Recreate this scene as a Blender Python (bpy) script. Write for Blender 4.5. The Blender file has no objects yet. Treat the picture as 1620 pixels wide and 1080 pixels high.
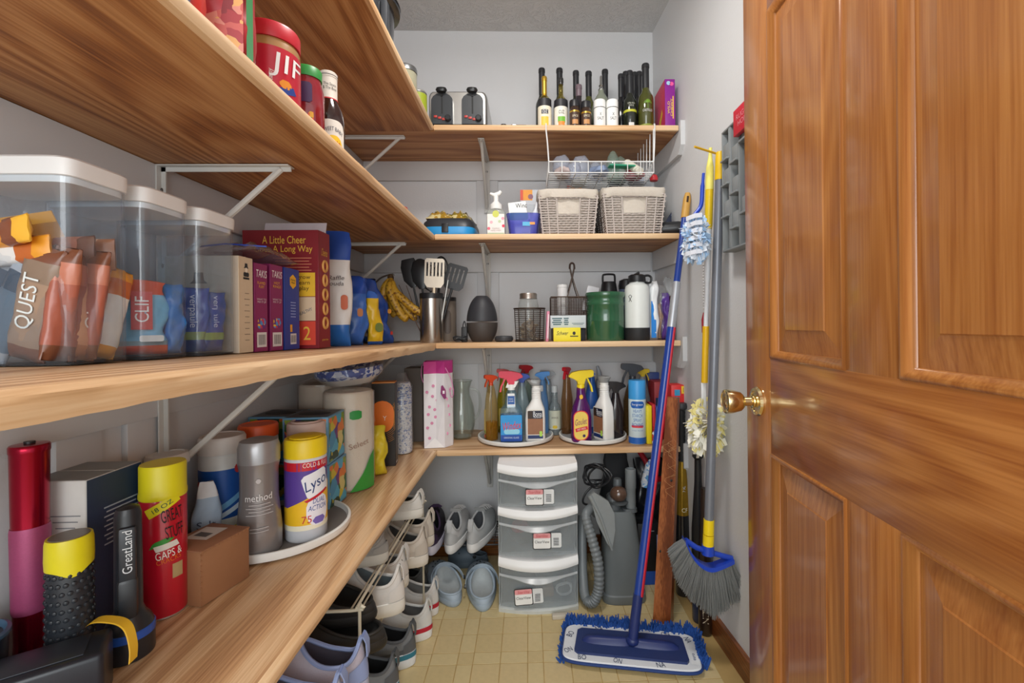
import bpy, bmesh, math, random
from mathutils import Vector, Matrix
R = math.radians
PI = math.pi
rnd = random.Random(7)
sc = bpy.context.scene
COL = sc.collection

# ------------------------------------------------------------------ camera
EYE = 1.07
F = 720.0
cd = bpy.data.cameras.new('camera'); cam = bpy.data.objects.new('camera', cd); COL.objects.link(cam)
cd.sensor_width = 36.0; cd.lens = F * 36.0 / 1620.0
cd.shift_x = -46.0 / 1620.0; cd.shift_y = -27.0 / 1620.0
cd.clip_start = 0.02
YAW = math.atan(20 / 720.0); ROLL = 0.010
fw = Vector((math.sin(YAW), math.cos(YAW), 0)); rt = Vector((math.cos(YAW), -math.sin(YAW), 0)); up = Vector((0, 0, 1))
cr = rt * math.cos(ROLL) - up * math.sin(ROLL); cu = up * math.cos(ROLL) + rt * math.sin(ROLL)
cam.matrix_world = Matrix(((cr.x, cu.x, -fw.x, 0), (cr.y, cu.y, -fw.y, 0), (cr.z, cu.z, -fw.z, EYE), (0, 0, 0, 1)))
sc.camera = cam

# ------------------------------------------------------------------ light
sc.view_settings.view_transform = 'Standard'; sc.view_settings.look = 'None'
sc.view_settings.gamma = 1.0; sc.view_settings.use_curve_mapping = False
sc.view_settings.exposure = 0.78
sc.cycles.transparent_max_bounces = 32
w = bpy.data.worlds.new('world'); sc.world = w; w.use_nodes = True
w.node_tree.nodes['Background'].inputs[0].default_value = (0.95, 1.0, 0.99, 1)
w.node_tree.nodes['Background'].inputs[1].default_value = 0.9
def area(name, loc, rot, sx, sy, power, col=(1, 1, 1), shape='RECTANGLE'):
    l = bpy.data.lights.new(name, 'AREA'); l.shape = shape; l.size = sx; l.size_y = sy; l.energy = power; l.color = col
    o = bpy.data.objects.new(name, l); COL.objects.link(o); o.location = loc; o.rotation_euler = rot
    return o
area('hall_light', (-0.15, -1.15, 1.55), (R(88), 0, 0), 1.1, 1.5, 15, (0.95, 0.98, 1.0))
area('ceiling_lamp_light', (-0.02, 1.0, 2.36), (0, 0, 0), 0.26, 0.26, 7, (1.0, 0.97, 0.92), 'DISK')

# ------------------------------------------------------------------ pixel helpers (photo pixel -> point at a real depth)
def ray(px, py):
    return fw * F + cr * (px - 856.0) + cu * (513.0 - py)
def XY(px, py, Y):
    d = ray(px, py); t = Y / d.y
    return d.x * t, EYE + d.z * t
def PX(px, Y, py=513): return XY(px, py, Y)[0]
def PZ(py, Y, px=836): return XY(px, py, Y)[1]
def GZ(px, py, z):
    d = ray(px, py); t = (z - EYE) / d.z
    return d.x * t, d.y * t
def GX(px, py, X):
    d = ray(px, py); t = X / d.x
    return d.y * t, EYE + d.z * t

# ------------------------------------------------------------------ materials
def lin(c):
    return tuple((x / 12.92 if x <= 0.04045 else ((x + 0.055) / 1.055) ** 2.4) for x in c)
def H(h):
    return lin((int(h[0:2], 16) / 255, int(h[2:4], 16) / 255, int(h[4:6], 16) / 255)) + (1,)
_mc = {}
def newmat(n):
    m = bpy.data.materials.new(n); m.use_nodes = True
    nt = m.node_tree; return m, nt, nt.nodes['Principled BSDF']
def M(h, r=0.5, metal=0.0, noise=0.10, scale=30.0, bump=0.0, coat=0.0, spec=0.5, sheen=0, bscale=None):
    k = (h, r, metal, noise, scale, bump, coat, spec, sheen, bscale)
    if k in _mc: return _mc[k]
    m, nt, p = newmat('m_' + h)
    p.inputs['Roughness'].default_value = r; p.inputs['Metallic'].default_value = metal
    p.inputs['Coat Weight'].default_value = coat; p.inputs['Specular IOR Level'].default_value = spec
    p.inputs['Coat Roughness'].default_value = 0.08; p.inputs['Sheen Weight'].default_value = sheen
    c = H(h); N = nt.nodes; L = nt.links
    tc = N.new('ShaderNodeTexCoord'); no = N.new('ShaderNodeTexNoise'); no.inputs['Scale'].default_value = scale
    no.inputs['Detail'].default_value = 3
    L.new(tc.outputs['Object'], no.inputs['Vector'])
    mx = N.new('ShaderNodeMix'); mx.data_type = 'RGBA'
    mx.inputs[6].default_value = tuple(x * (1 - noise) for x in c[:3]) + (1,)
    mx.inputs[7].default_value = tuple(min(1, x * (1 + noise)) for x in c[:3]) + (1,)
    L.new(no.outputs['Fac'], mx.inputs[0]); L.new(mx.outputs[2], p.inputs['Base Color'])
    if bump:
        b = N.new('ShaderNodeBump'); b.inputs['Strength'].default_value = min(1, bump); b.inputs['Distance'].default_value = 0.004
        if bscale:
            n2 = N.new('ShaderNodeTexNoise'); n2.inputs['Scale'].default_value = bscale; n2.inputs['Detail'].default_value = 4
            L.new(tc.outputs['Object'], n2.inputs['Vector']); L.new(n2.outputs['Fac'], b.inputs['Height'])
        else: L.new(no.outputs['Fac'], b.inputs['Height'])
        L.new(b.outputs[0], p.inputs['Normal'])
    _mc[k] = m; return m
def CLEAR(h='ffffff', haze=0.06, gloss=1.0, rough=0.04, hazecol=None):
    k = ('clear', h, haze, gloss, rough, hazecol)
    if k in _mc: return _mc[k]
    m, nt, p = newmat('clear_' + h); N = nt.nodes; L = nt.links; N.remove(p)
    out = N['Material Output']
    t = N.new('ShaderNodeBsdfTransparent'); t.inputs[0].default_value = tuple(x ** 0.5 for x in H(h)[:3]) + (1,)
    d = N.new('ShaderNodeBsdfDiffuse'); d.inputs[0].default_value = H(hazecol or 'e8ecf0')
    g = N.new('ShaderNodeBsdfGlossy'); g.inputs['Roughness'].default_value = rough
    m1 = N.new('ShaderNodeMixShader'); m1.inputs[0].default_value = haze
    tc = N.new('ShaderNodeTexCoord'); no = N.new('ShaderNodeTexNoise'); no.inputs['Scale'].default_value = 25
    L.new(tc.outputs['Object'], no.inputs['Vector'])
    mp = N.new('ShaderNodeMapRange'); mp.inputs[3].default_value = haze * 0.75; mp.inputs[4].default_value = haze * 1.25
    L.new(no.outputs['Fac'], mp.inputs[0]); L.new(mp.outputs[0], m1.inputs[0])
    L.new(t.outputs[0], m1.inputs[1]); L.new(d.outputs[0], m1.inputs[2])
    lw = N.new('ShaderNodeLayerWeight'); lw.inputs[0].default_value = 0.5
    pw = N.new('ShaderNodeMath'); pw.operation = 'POWER'; pw.inputs[1].default_value = 4.0; L.new(lw.outputs['Facing'], pw.inputs[0])
    ml = N.new('ShaderNodeMath'); ml.operation = 'MULTIPLY_ADD'; ml.inputs[1].default_value = 0.5 * gloss; ml.inputs[2].default_value = 0.03 * gloss; L.new(pw.outputs[0], ml.inputs[0])
    m2 = N.new('ShaderNodeMixShader'); L.new(ml.outputs[0], m2.inputs[0]); L.new(m1.outputs[0], m2.inputs[1]); L.new(g.outputs[0], m2.inputs[2])
    L.new(m2.outputs[0], out.inputs[0]); _mc[k] = m; return m
def WOOD(c1, c2, axis='Y', sc_=1.0, r=0.5, coat=0.0, rings=26.0, c3=None, stretch=7.0, amt=0.6):
    k = ('wood', c1, c2, axis, sc_, r, coat, rings, c3, stretch, amt)
    if k in _mc: return _mc[k]
    m, nt, p = newmat('wood_' + c1 + axis); N = nt.nodes; L = nt.links
    p.inputs['Roughness'].default_value = r; p.inputs['Coat Weight'].default_value = coat; p.inputs['Coat Roughness'].default_value = 0.12
    tc = N.new('ShaderNodeTexCoord'); mp = N.new('ShaderNodeMapping')
    s = [sc_ * 3.2] * 3; s['XYZ'.index(axis)] = sc_ * 3.2 / stretch; mp.inputs['Scale'].default_value = s
    oi = N.new('ShaderNodeObjectInfo'); cm = N.new('ShaderNodeVectorMath'); cm.operation = 'ADD'
    ml0 = N.new('ShaderNodeMath'); ml0.operation = 'MULTIPLY'; ml0.inputs[1].default_value = 7.0; L.new(oi.outputs['Random'], ml0.inputs[0])
    L.new(tc.outputs['Object'], cm.inputs[0]); L.new(ml0.outputs[0], cm.inputs[1]); L.new(cm.outputs[0], mp.inputs[0])
    n1 = N.new('ShaderNodeTexNoise'); n1.inputs['Scale'].default_value = 1.0; n1.inputs['Detail'].default_value = 2.0; n1.inputs['Roughness'].default_value = 0.35
    L.new(mp.outputs[0], n1.inputs['Vector'])
    a = N.new('ShaderNodeMath'); a.operation = 'MULTIPLY'; a.inputs[1].default_value = rings * 6.28; L.new(n1.outputs['Fac'], a.inputs[0])
    sn = N.new('ShaderNodeMath'); sn.operation = 'SINE'; L.new(a.outputs[0], sn.inputs[0])
    mr = N.new('ShaderNodeMapRange'); mr.inputs[1].default_value = -1; mr.inputs[2].default_value = 1; L.new(sn.outputs[0], mr.inputs[0])
    # fine fibres
    mp2 = N.new('ShaderNodeMapping'); s2 = [260.0] * 3; s2['XYZ'.index(axis)] = 6.0; mp2.inputs['Scale'].default_value = s2
    L.new(cm.outputs[0], mp2.inputs[0])
    n2 = N.new('ShaderNodeTexNoise'); n2.inputs['Scale'].default_value = 1.0; n2.inputs['Detail'].default_value = 2; L.new(mp2.outputs[0], n2.inputs['Vector'])
    n3 = N.new('ShaderNodeTexNoise'); n3.inputs['Scale'].default_value = 2.6; n3.inputs['Detail'].default_value = 4; L.new(mp.outputs[0], n3.inputs['Vector'])
    m1 = N.new('ShaderNodeMath'); m1.operation = 'MULTIPLY'; m1.inputs[1].default_value = 0.62 * amt; L.new(mr.outputs[0], m1.inputs[0])
    m2 = N.new('ShaderNodeMath'); m2.operation = 'MULTIPLY_ADD'; m2.inputs[1].default_value = 0.75; L.new(n2.outputs['Fac'], m2.inputs[0]); L.new(m1.outputs[0], m2.inputs[2])
    m3 = N.new('ShaderNodeMath'); m3.operation = 'MULTIPLY_ADD'; m3.inputs[1].default_value = 0.45; L.new(n3.outputs['Fac'], m3.inputs[0]); L.new(m2.outputs[0], m3.inputs[2])
    rp = N.new('ShaderNodeValToRGB'); rp.color_ramp.elements[0].position = 0.40; rp.color_ramp.elements[1].position = 0.98
    rp.color_ramp.elements[0].color = H(c2); rp.color_ramp.elements[1].color = H(c1)
    if c3:
        e = rp.color_ramp.elements.new(0.7); e.color = H(c3)
    L.new(m3.outputs[0], rp.inputs[0]); L.new(rp.outputs[0], p.inputs['Base Color'])
    b = N.new('ShaderNodeBump'); b.inputs['Strength'].default_value = 0.12; b.inputs['Distance'].default_value = 0.001; L.new(n2.outputs['Fac'], b.inputs['Height']); L.new(b.outputs[0], p.inputs['Normal'])
    _mc[k] = m; return m
def SPOTS(base, cols, scale=30.0, r=0.5, thr=None):
    """printed artwork: voronoi cells coloured from a palette"""
    k = ('spots', base, tuple(cols), scale, r)
    if k in _mc: return _mc[k]
    m, nt, p = newmat('print_' + base); N = nt.nodes; L = nt.links
    p.inputs['Roughness'].default_value = r
    tc = N.new('ShaderNodeTexCoord'); n0 = N.new('ShaderNodeTexNoise'); n0.inputs['Scale'].default_value = scale * 0.6
    L.new(tc.outputs['Object'], n0.inputs['Vector'])
    ad = N.new('ShaderNodeVectorMath'); ad.operation = 'MULTIPLY_ADD'; ad.inputs[1].default_value = (1.6 / scale,) * 3
    L.new(n0.outputs['Color'], ad.inputs[0]); L.new(tc.outputs['Object'], ad.inputs[2])
    v = N.new('ShaderNodeTexVoronoi'); v.inputs['Scale'].default_value = scale; L.new(ad.outputs[0], v.inputs['Vector'])
    sp = N.new('ShaderNodeSeparateColor'); L.new(v.outputs['Color'], sp.inputs[0])
    rp = N.new('ShaderNodeValToRGB'); rp.color_ramp.interpolation = 'CONSTANT'
    al = [base] + list(cols)
    for i, c in enumerate(al):
        if i < 2: e = rp.color_ramp.elements[i]; e.position = i / len(al)
        else: e = rp.color_ramp.elements.new(i / len(al))
        e.color = H(c)
    L.new(sp.outputs[0], rp.inputs[0]); L.new(rp.outputs[0], p.inputs['Base Color'])
    _mc[k] = m; return m

# ------------------------------------------------------------------ geometry builder
class G:
    def __init__(s): s.v = []; s.f = []; s.m = []; s.T = Matrix.Identity(4); s.mi = 0
    def add(s, vs, fs, mi=None, mis=None):
        o = len(s.v); T = s.T
        s.v += [tuple(T @ Vector(q)) for q in vs]
        for i, f in enumerate(fs):
            s.f.append(tuple(x + o for x in f)); s.m.append(mis[i] if mis else (s.mi if mi is None else mi))
        return s
    def bm(s, b, mi=None):
        b.verts.ensure_lookup_table(); b.verts.index_update()
        s.add([v.co for v in b.verts], [[v.index for v in f.verts] for f in b.faces], mi); b.free(); return s
    def box(s, x0, x1, y0, y1, z0, z1, bev=0, mi=None, seg=2):
        if bev <= 0:
            vs = [(x, y, z) for x in (x0, x1) for y in (y0, y1) for z in (z0, z1)]
            return s.add(vs, [(0, 1, 3, 2), (4, 6, 7, 5), (0, 4, 5, 1), (2, 3, 7, 6), (0, 2, 6, 4), (1, 5, 7, 3)], mi)
        b = bmesh.new(); bmesh.ops.create_cube(b, size=1)
        for v in b.verts: v.co = Vector(((x0 + x1) / 2 + v.co.x * (x1 - x0), (y0 + y1) / 2 + v.co.y * (y1 - y0), (z0 + z1) / 2 + v.co.z * (z1 - z0)))
        bmesh.ops.bevel(b, geom=b.edges[:], offset=bev, segments=seg, affect='EDGES', profile=0.5, clamp_overlap=True)
        return s.bm(b, mi)
    def rings(s, rs, cap0=True, cap1=True, closed=True, mis=None, loop=False, mi=None):
        n = len(rs[0]); vs = [p for r_ in rs for p in r_]; fs = []; ms = []
        K = len(rs) if loop else len(rs) - 1
        for k in range(K):
            a = k * n; b = ((k + 1) % len(rs)) * n
            for i in range(n if closed else n - 1):
                j = (i + 1) % n; fs.append((a + i, a + j, b + j, b + i)); ms.append(mis[k] if mis else (s.mi if mi is None else mi))
        if cap0 and not loop: fs.append(tuple(range(n))[::-1]); ms.append(ms[0])
        if cap1 and not loop: fs.append(tuple((len(rs) - 1) * n + i for i in range(n))); ms.append(ms[-1] if not mis else mis[len(rs) - 2])
        return s.add(vs, fs, mis=ms)
    def loft(s, secs, n=28, cap0=True, cap1=True, mis=None, mi=None):
        """secs: (z, rx, ry, cx, cy, e)"""
        rs = []
        for q in secs:
            z, rx, ry = q[:3]; cx = q[3] if len(q) > 3 else 0; cy = q[4] if len(q) > 4 else 0; e = q[5] if len(q) > 5 else 2
            rs.append(ring(n, rx, ry, cx, cy, z, e))
        return s.rings(rs, cap0, cap1, mis=mis, mi=mi)
    def lathe(s, prof, n=28, cap0=True, cap1=True, mis=None, mi=None, cx=0, cy=0):
        return s.loft([(z, r_, r_, cx, cy) for r_, z in prof], n, cap0, cap1, mis, mi)
    def tube(s, pts, r_, n=8, mi=None, closed=False, caps=True):
        pts = [Vector(p) for p in pts]; K = len(pts); rr = r_ if isinstance(r_, (list, tuple)) else [r_] * K
        rs = []; nrm = None
        for i, p in enumerate(pts):
            if closed: t = pts[(i + 1) % K] - pts[i - 1]
            else: t = pts[min(i + 1, K - 1)] - pts[max(i - 1, 0)]
            if t.length < 1e-9: t = Vector((0, 0, 1))
            t.normalize()
            if nrm is None:
                nrm = t.orthogonal().normalized()
            else:
                nrm = (nrm - t * nrm.dot(t))
                nrm = nrm.normalized() if nrm.length > 1e-6 else t.orthogonal().normalized()
            bn = t.cross(nrm)
            rs.append([p + (nrm * math.cos(2 * PI * k / n) + bn * math.sin(2 * PI * k / n)) * rr[i] for k in range(n)])
        return s.rings(rs, caps, caps, mi=mi, loop=closed)
    def prism(s, poly, y0, y1, mi=None, ax='Y'):
        n = len(poly)
        if ax == 'Y': vs = [(x, y0, z) for x, z in poly] + [(x, y1, z) for x, z in poly]
        elif ax == 'X': vs = [(y0, x, z) for x, z in poly] + [(y1, x, z) for x, z in poly]
        else: vs = [(x, y, y0) for x, y in poly] + [(x, y, y1) for x, y in poly]
        fs = [tuple(range(n))[::-1], tuple(range(n, 2 * n))] + [(i, (i + 1) % n, n + (i + 1) % n, n + i) for i in range(n)]
        return s.add(vs, fs, mi)
    def ball(s, c, rx, ry=None, rz=None, n=14, m=8, mi=None):
        ry = ry or rx; rz = rz or rx; secs = []
        for k in range(m + 1):
            a = -PI / 2 + PI * k / m; q = max(0.02, math.cos(a)); secs.append((c[2] + rz * math.sin(a), rx * q, ry * q, c[0], c[1]))
        return s.loft(secs, n, mi=mi)
    def build(s, name, mats, parent=None, smooth=True, ang=38, jit=0, kind=None, label=None):
        me = bpy.data.meshes.new(name); me.from_pydata(s.v, [], s.f); me.update()
        if not isinstance(mats, (list, tuple)): mats = [mats]
        for m in mats: me.materials.append(m)
        if len(mats) > 1: me.polygons.foreach_set('material_index', [min(x, len(mats) - 1) for x in s.m])
        b = bmesh.new(); b.from_mesh(me); bmesh.ops.recalc_face_normals(b, faces=b.faces[:]); b.to_mesh(me); b.free()
        if smooth:
            me.polygons.foreach_set('use_smooth', [True] * len(me.polygons)); me.set_sharp_from_angle(angle=R(ang))
        me.update()
        o = bpy.data.objects.new(name, me); COL.objects.link(o)
        if parent: o.parent = parent
        if kind: o['kind'] = kind
        if label: o['label'] = label
        return o
def ring(n, rx, ry, cx=0, cy=0, z=0, e=2):
    out = []
    for k in range(n):
        a = 2 * PI * (k + 0.5) / n; c = math.cos(a); s_ = math.sin(a); q = 2.0 / e
        out.append((cx + rx * math.copysign(abs(c) ** q, c), cy + ry * math.copysign(abs(s_) ** q, s_), z))
    return out
def T(name, label, cat, loc=(0, 0, 0), rz=0, group=None, rot=None):
    o = bpy.data.objects.new(name, None); o.empty_display_size = 0.02; COL.objects.link(o)
    o.location = loc; o.rotation_euler = rot if rot else (0, 0, rz)
    o['label'] = label; o['category'] = cat
    if group: o['group'] = group
    return o
def struct(o): o['kind'] = 'structure'; return o
def dup(root, loc, rz=0, label=None, group=None, rot=None, scale=None):
    r_ = root.copy(); COL.objects.link(r_); r_.location = loc; r_.rotation_euler = rot if rot else (0, 0, rz)
    if scale: r_.scale = scale
    if label: r_['label'] = label
    if group: r_['group'] = group
    def rec(a, b):
        for ch in list(a.children):
            c = ch.copy(); COL.objects.link(c); c.parent = b; rec(ch, c)
    rec(root, r_); return r_
# text
_tc = {}
def tmesh(s):
    if s in _tc: return _tc[s]
    cu_ = bpy.data.curves.new('t', 'FONT'); cu_.body = s; cu_.size = 1.0; cu_.resolution_u = 3; cu_.align_x = 'LEFT'
    cu_.space_line = 0.95; cu_.align_x = 'CENTER'
    o = bpy.data.objects.new('t', cu_); COL.objects.link(o)
    dg = bpy.context.evaluated_depsgraph_get(); dg.update()
    me = bpy.data.meshes.new_from_object(o.evaluated_get(dg))
    vs = [tuple(v.co) for v in me.vertices]; fs = [tuple(p.vertices) for p in me.polygons]
    bpy.data.objects.remove(o); bpy.data.curves.remove(cu_); bpy.data.meshes.remove(me)
    if vs:
        x0 = min(v[0] for v in vs); x1 = max(v[0] for v in vs); y0 = min(v[1] for v in vs); y1 = max(v[1] for v in vs)
        vs = [((v[0] - (x0 + x1) / 2), (v[1] - (y0 + y1) / 2)) for v in vs]; r_ = (vs, fs, x1 - x0, y1 - y0)
    else: r_ = ([], [], 1, 1)
    _tc[s] = r_; return r_
def TX(parent, s, h, mat, wd=None, x=0, y=0, z=0, rot=0, cyl=None, a=0, face='F', off=0.0007, bold=0, slant=0, bend=0):
    """lettering of overall height h (and width wd), on a plane facing -Y (F), +X (R), up (U) or wrapped on a cylinder radius cyl at angle a"""
    vs, fs, W, Hh = tmesh(s); ky = h / Hh; kx = (wd / W) if wd else ky
    out = []
    for vx, vy in vs:
        px, py = vx * kx, vy * ky
        px += slant * py
        if bend: py += -bend * (px / ((wd or W * kx) / 2)) ** 2 * h
        if rot: c, q = math.cos(rot), math.sin(rot); px, py = px * c - py * q, px * q + py * c
        if cyl: an = a + px / cyl; out.append((x + (cyl + off) * math.sin(an), y - (cyl + off) * math.cos(an), z + py))
        elif face == 'F': out.append((x + px, y - off, z + py))
        elif face == 'R': out.append((x + off, y + px, z + py))
        elif face == 'L': out.append((x - off, y - px, z + py))
        else: out.append((x + px, y + py, z + off))
    g = G(); g.add(out, fs)
    me = bpy.data.meshes.new('lettering'); me.from_pydata(g.v, [], g.f); me.materials.append(mat); me.update()
    o = bpy.data.objects.new('lettering', me); COL.objects.link(o); o.parent = parent; return o
def PT(parent, name, mat, wd, h, x=0, y=0, z=0, face='F', rnd_=0.0, cyl=None, a=0, off=0.0004, poly=None, rot=0, build=True, th=0.0):
    """thin printed panel centred at (x,z); rounded corners; optionally wrapped"""
    if poly is None:
        if rnd_ > 0:
            poly = []
            for cx, cy, a0 in ((1, 1, 0), (-1, 1, 90), (-1, -1, 180), (1, -1, 270)):
                for k in range(5):
                    t = R(a0 + k * 22.5); poly.append((cx * (wd / 2 - rnd_) + rnd_ * math.cos(t), cy * (h / 2 - rnd_) + rnd_ * math.sin(t)))
        else:
            poly = [(-wd / 2, -h / 2), (wd / 2, -h / 2), (wd / 2, h / 2), (-wd / 2, h / 2)]
    else: poly = [(u * wd, v * h) for u, v in poly]
    if rot: poly = [(u * math.cos(rot) - v * math.sin(rot), u * math.sin(rot) + v * math.cos(rot)) for u, v in poly]
    g = G()
    def mp(u, v):
        if cyl: an = a + u / cyl; return (x + (cyl + off) * math.sin(an), y - (cyl + off) * math.cos(an), z + v)
        if face == 'F': return (x + u, y - off, z + v)
        if face == 'R': return (x + off, y + u, z + v)
        if face == 'L': return (x - off, y - u, z + v)
        return (x + u, y + v, z + off)
    if cyl:
        # slice the polygon in vertical strips
        u0 = min(p[0] for p in poly); u1 = max(p[0] for p in poly); K = max(4, int((u1 - u0) / cyl / 0.12))
        def span(u):
            ys = []
            for i in range(len(poly)):
                p, q = poly[i], poly[(i + 1) % len(poly)]
                if (p[0] - u) * (q[0] - u) <= 0 and abs(p[0] - q[0]) > 1e-9:
                    t = (u - p[0]) / (q[0] - p[0]); ys.append(p[1] + t * (q[1] - p[1]))
            return (min(ys), max(ys)) if ys else (0, 0)
        prev = None; vs = []; fs = []
        for k in range(K + 1):
            u = u0 + (u1 - u0) * min(max(k / K, 1e-4), 1 - 1e-4); lo, hi = span(u); vs += [mp(u, lo), mp(u, hi)]
            if k: fs.append((2 * k - 2, 2 * k, 2 * k + 1, 2 * k - 1))
        g.add(vs, fs)
    else: g.add([mp(u, v) for u, v in poly], [tuple(range(len(poly)))])
    me = bpy.data.meshes.new(name); me.from_pydata(g.v, [], g.f); me.materials.append(mat); me.update()
    if cyl: me.polygons.foreach_set('use_smooth', [True] * len(me.polygons))
    o = bpy.data.objects.new(name, me); COL.objects.link(o); o.parent = parent; return o
_wm = {}
def wire(parent, p0, p1, r_, mat, name='wire'):
    """a straight round wire: shared unit-cylinder mesh stretched between two points"""
    k = mat.name
    if k not in _wm:
        g = G(); g.lathe([(1, 0), (1, 1)], 6); o = g.build('wire', mat); _wm[k] = o.data; bpy.data.objects.remove(o)
    p0 = Vector(p0); p1 = Vector(p1); d = p1 - p0
    o = bpy.data.objects.new(name, _wm[k]); COL.objects.link(o); o.parent = parent
    o.location = p0; o.scale = (r_, r_, d.length); o.rotation_mode = 'QUATERNION'; o.rotation_quaternion = Vector((0, 0, 1)).rotation_difference(d.normalized())
    return o
def bez(p0, p1, p2, p3, n=12):
    p0, p1, p2, p3 = map(Vector, (p0, p1, p2, p3)); o = []
    for k in range(n + 1):
        t = k / n; o.append(p0 * (1 - t) ** 3 + p1 * 3 * t * (1 - t) ** 2 + p2 * 3 * t * t * (1 - t) + p3 * t ** 3)
    return o
def catmull(P, n=6, closed=False):
    P = [Vector(p) for p in P]; o = []; K = len(P)
    for i in range(K if closed else K - 1):
        a, b, c, d = (P[(i - 1) % K] if closed or i > 0 else P[0]), P[i], P[(i + 1) % K], (P[(i + 2) % K] if closed or i < K - 2 else P[-1])
        for k in range(n):
            t = k / n; o.append(0.5 * ((2 * b) + (c - a) * t + (2 * a - 5 * b + 4 * c - d) * t * t + (3 * b - a - 3 * c + d) * t ** 3))
    if not closed: o.append(P[-1])
    return o
WHITE = M('f2f2f0', 0.45, noise=0.03); BLACK = M('1b1c1f', 0.4, noise=0.1); INK = M('26262a', 0.6, noise=0.03)
# ------------------------------------------------------------------ the room
XL = -0.77; YB = 2.13; CEIL = 2.44
def XR(y): return 0.598 + 0.06 * (YB - y)
Z4, Z3, Z2, Z1 = 1.849, 1.424, 1.001, 0.583   # shelf tops
TH = 0.020; XF = -0.361; YF = 1.78            # board thickness, front edges
wallm = M('d9dadc', 0.75, noise=0.02, scale=6, bump=0.15, bscale=140)
trimw = M('cfd0d2', 0.55, noise=0.03, scale=12)
def ceilmat():
    m, nt, p = newmat('stomped_ceiling'); N = nt.nodes; L = nt.links; p.inputs['Roughness'].default_value = 0.9
    p.inputs['Base Color'].default_value = H('d2d2d2')
    tc = N.new('ShaderNodeTexCoord'); n0 = N.new('ShaderNodeTexNoise'); n0.inputs['Scale'].default_value = 9; n0.inputs['Detail'].default_value = 2
    L.new(tc.outputs['Object'], n0.inputs['Vector'])
    ad = N.new('ShaderNodeVectorMath'); ad.operation = 'MULTIPLY_ADD'; ad.inputs[1].default_value = (0.35,) * 3; L.new(n0.outputs['Color'], ad.inputs[0]); L.new(tc.outputs['Object'], ad.inputs[2])
    v = N.new('ShaderNodeTexNoise'); v.inputs['Scale'].default_value = 38; v.inputs['Detail'].default_value = 3; v.inputs['Roughness'].default_value = .5; L.new(ad.outputs[0], v.inputs['Vector'])
    ab = N.new('ShaderNodeMath'); ab.operation = 'SUBTRACT'; ab.inputs[1].default_value = 0.5; L.new(v.outputs['Fac'], ab.inputs[0])
    a2 = N.new('ShaderNodeMath'); a2.operation = 'ABSOLUTE'; L.new(ab.outputs[0], a2.inputs[0])
    mr = N.new('ShaderNodeMapRange'); mr.inputs[1].default_value = 0; mr.inputs[2].default_value = 0.045; mr.inputs[3].default_value = 1; mr.inputs[4].default_value = 0; L.new(a2.outputs[0], mr.inputs[0])
    b = N.new('ShaderNodeBump'); b.inputs['Strength'].default_value = 0.55; b.inputs['Distance'].default_value = 0.006; L.new(mr.outputs[0], b.inputs['Height']); L.new(b.outputs[0], p.inputs['Normal'])
    return m
YN = -0.55
g = G(); g.box(XL - 0.1, XL, YN, YB + 0.1, 0, CEIL); struct(g.build('wall_left', wallm))
g = G(); g.box(XL, 0.75, YB, YB + 0.1, 0, CEIL); struct(g.build('wall_back', wallm))
g = G(); g.prism([(XR(YB), YB), (XR(YB) + .1, YB), (XR(YN) + .1, YN), (XR(YN), YN)], 0, CEIL, ax='Z'); struct(g.build('wall_right', wallm))
g = G(); g.box(XL - .1, 0.95, YN, YB + .1, CEIL, CEIL + .08); struct(g.build('ceiling', ceilmat()))
# floor: printed vinyl; slab plus the tiles of its embossed pattern
floor = G(); floor.box(XL - .1, 0.95, YN - 0.8, YB + .1, -0.06, -0.0012); floor = struct(floor.build('floor', M('b79a63', 0.6, noise=.06)))
tm = [M('d0bb8c', 0.42, noise=0.10, scale=60), M('d2bf90', 0.42, noise=0.09, scale=50), M('cdb888', 0.42, noise=0.10, scale=60)]
def lines(lo, hi, o, seq):
    per = sum(seq); out = []; x = o - math.ceil((o - lo) / per) * per
    while x < hi:
        for q in seq: out.append((x, q)); x += q
    return out
xs = [t for t in lines(-0.70, 0.62, -0.013, (0.050, 0.087, 0.087)) if -0.62 < t[0] < 0.57]
ys = [t for t in lines(1.10, 2.10, 1.494 - 0.052, (0.052, 0.087, 0.087)) if 1.12 < t[0] < 2.05]
tmesh_c = {}
for x, wx in xs:
    for y, wy in ys:
        mi = 1 if (wx < 0.06) != (wy < 0.06) else 2 if wx < .06 else rnd.choice((0, 0, 2))
        k = (round(wx, 3), round(wy, 3), mi)
        if k not in tmesh_c:
            g = G(); e = 0.0013; g.box(e, wx - e, e, wy - e, -0.0015, 0.0, 0.0006, seg=1); o = g.build('tile', tm[mi]); tmesh_c[k] = o.data; bpy.data.objects.remove(o)
        o = bpy.data.objects.new('tile', tmesh_c[k]); COL.objects.link(o); o.parent = floor; o.location = (x, y, 0)
# skirting boards
brown = WOOD('8a4f26', '5e3014', 'Y', 2.0, 0.35, 0.3)
g = G(); y0, y1 = 1.05, 2.11
g.prism([(XR(y0) - .014, y0), (XR(y0), y0), (XR(y1), y1), (XR(y1) - .014, y1)], 0, 0.075, ax='Z'); struct(g.build('baseboard_right', brown))
g = G(); g.box(XL, 0.59, YB - .014, YB, 0, 0.085, 0.003); struct(g.build('baseboard_back', WOOD('8a5426', '5e3314', 'X', 2.0, 0.35, 0.3)))
g = G(); g.box(XL, XL + .014, 0.2, YB - .014, 0, 0.085, 0.003); struct(g.build('baseboard_left', brown))
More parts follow.
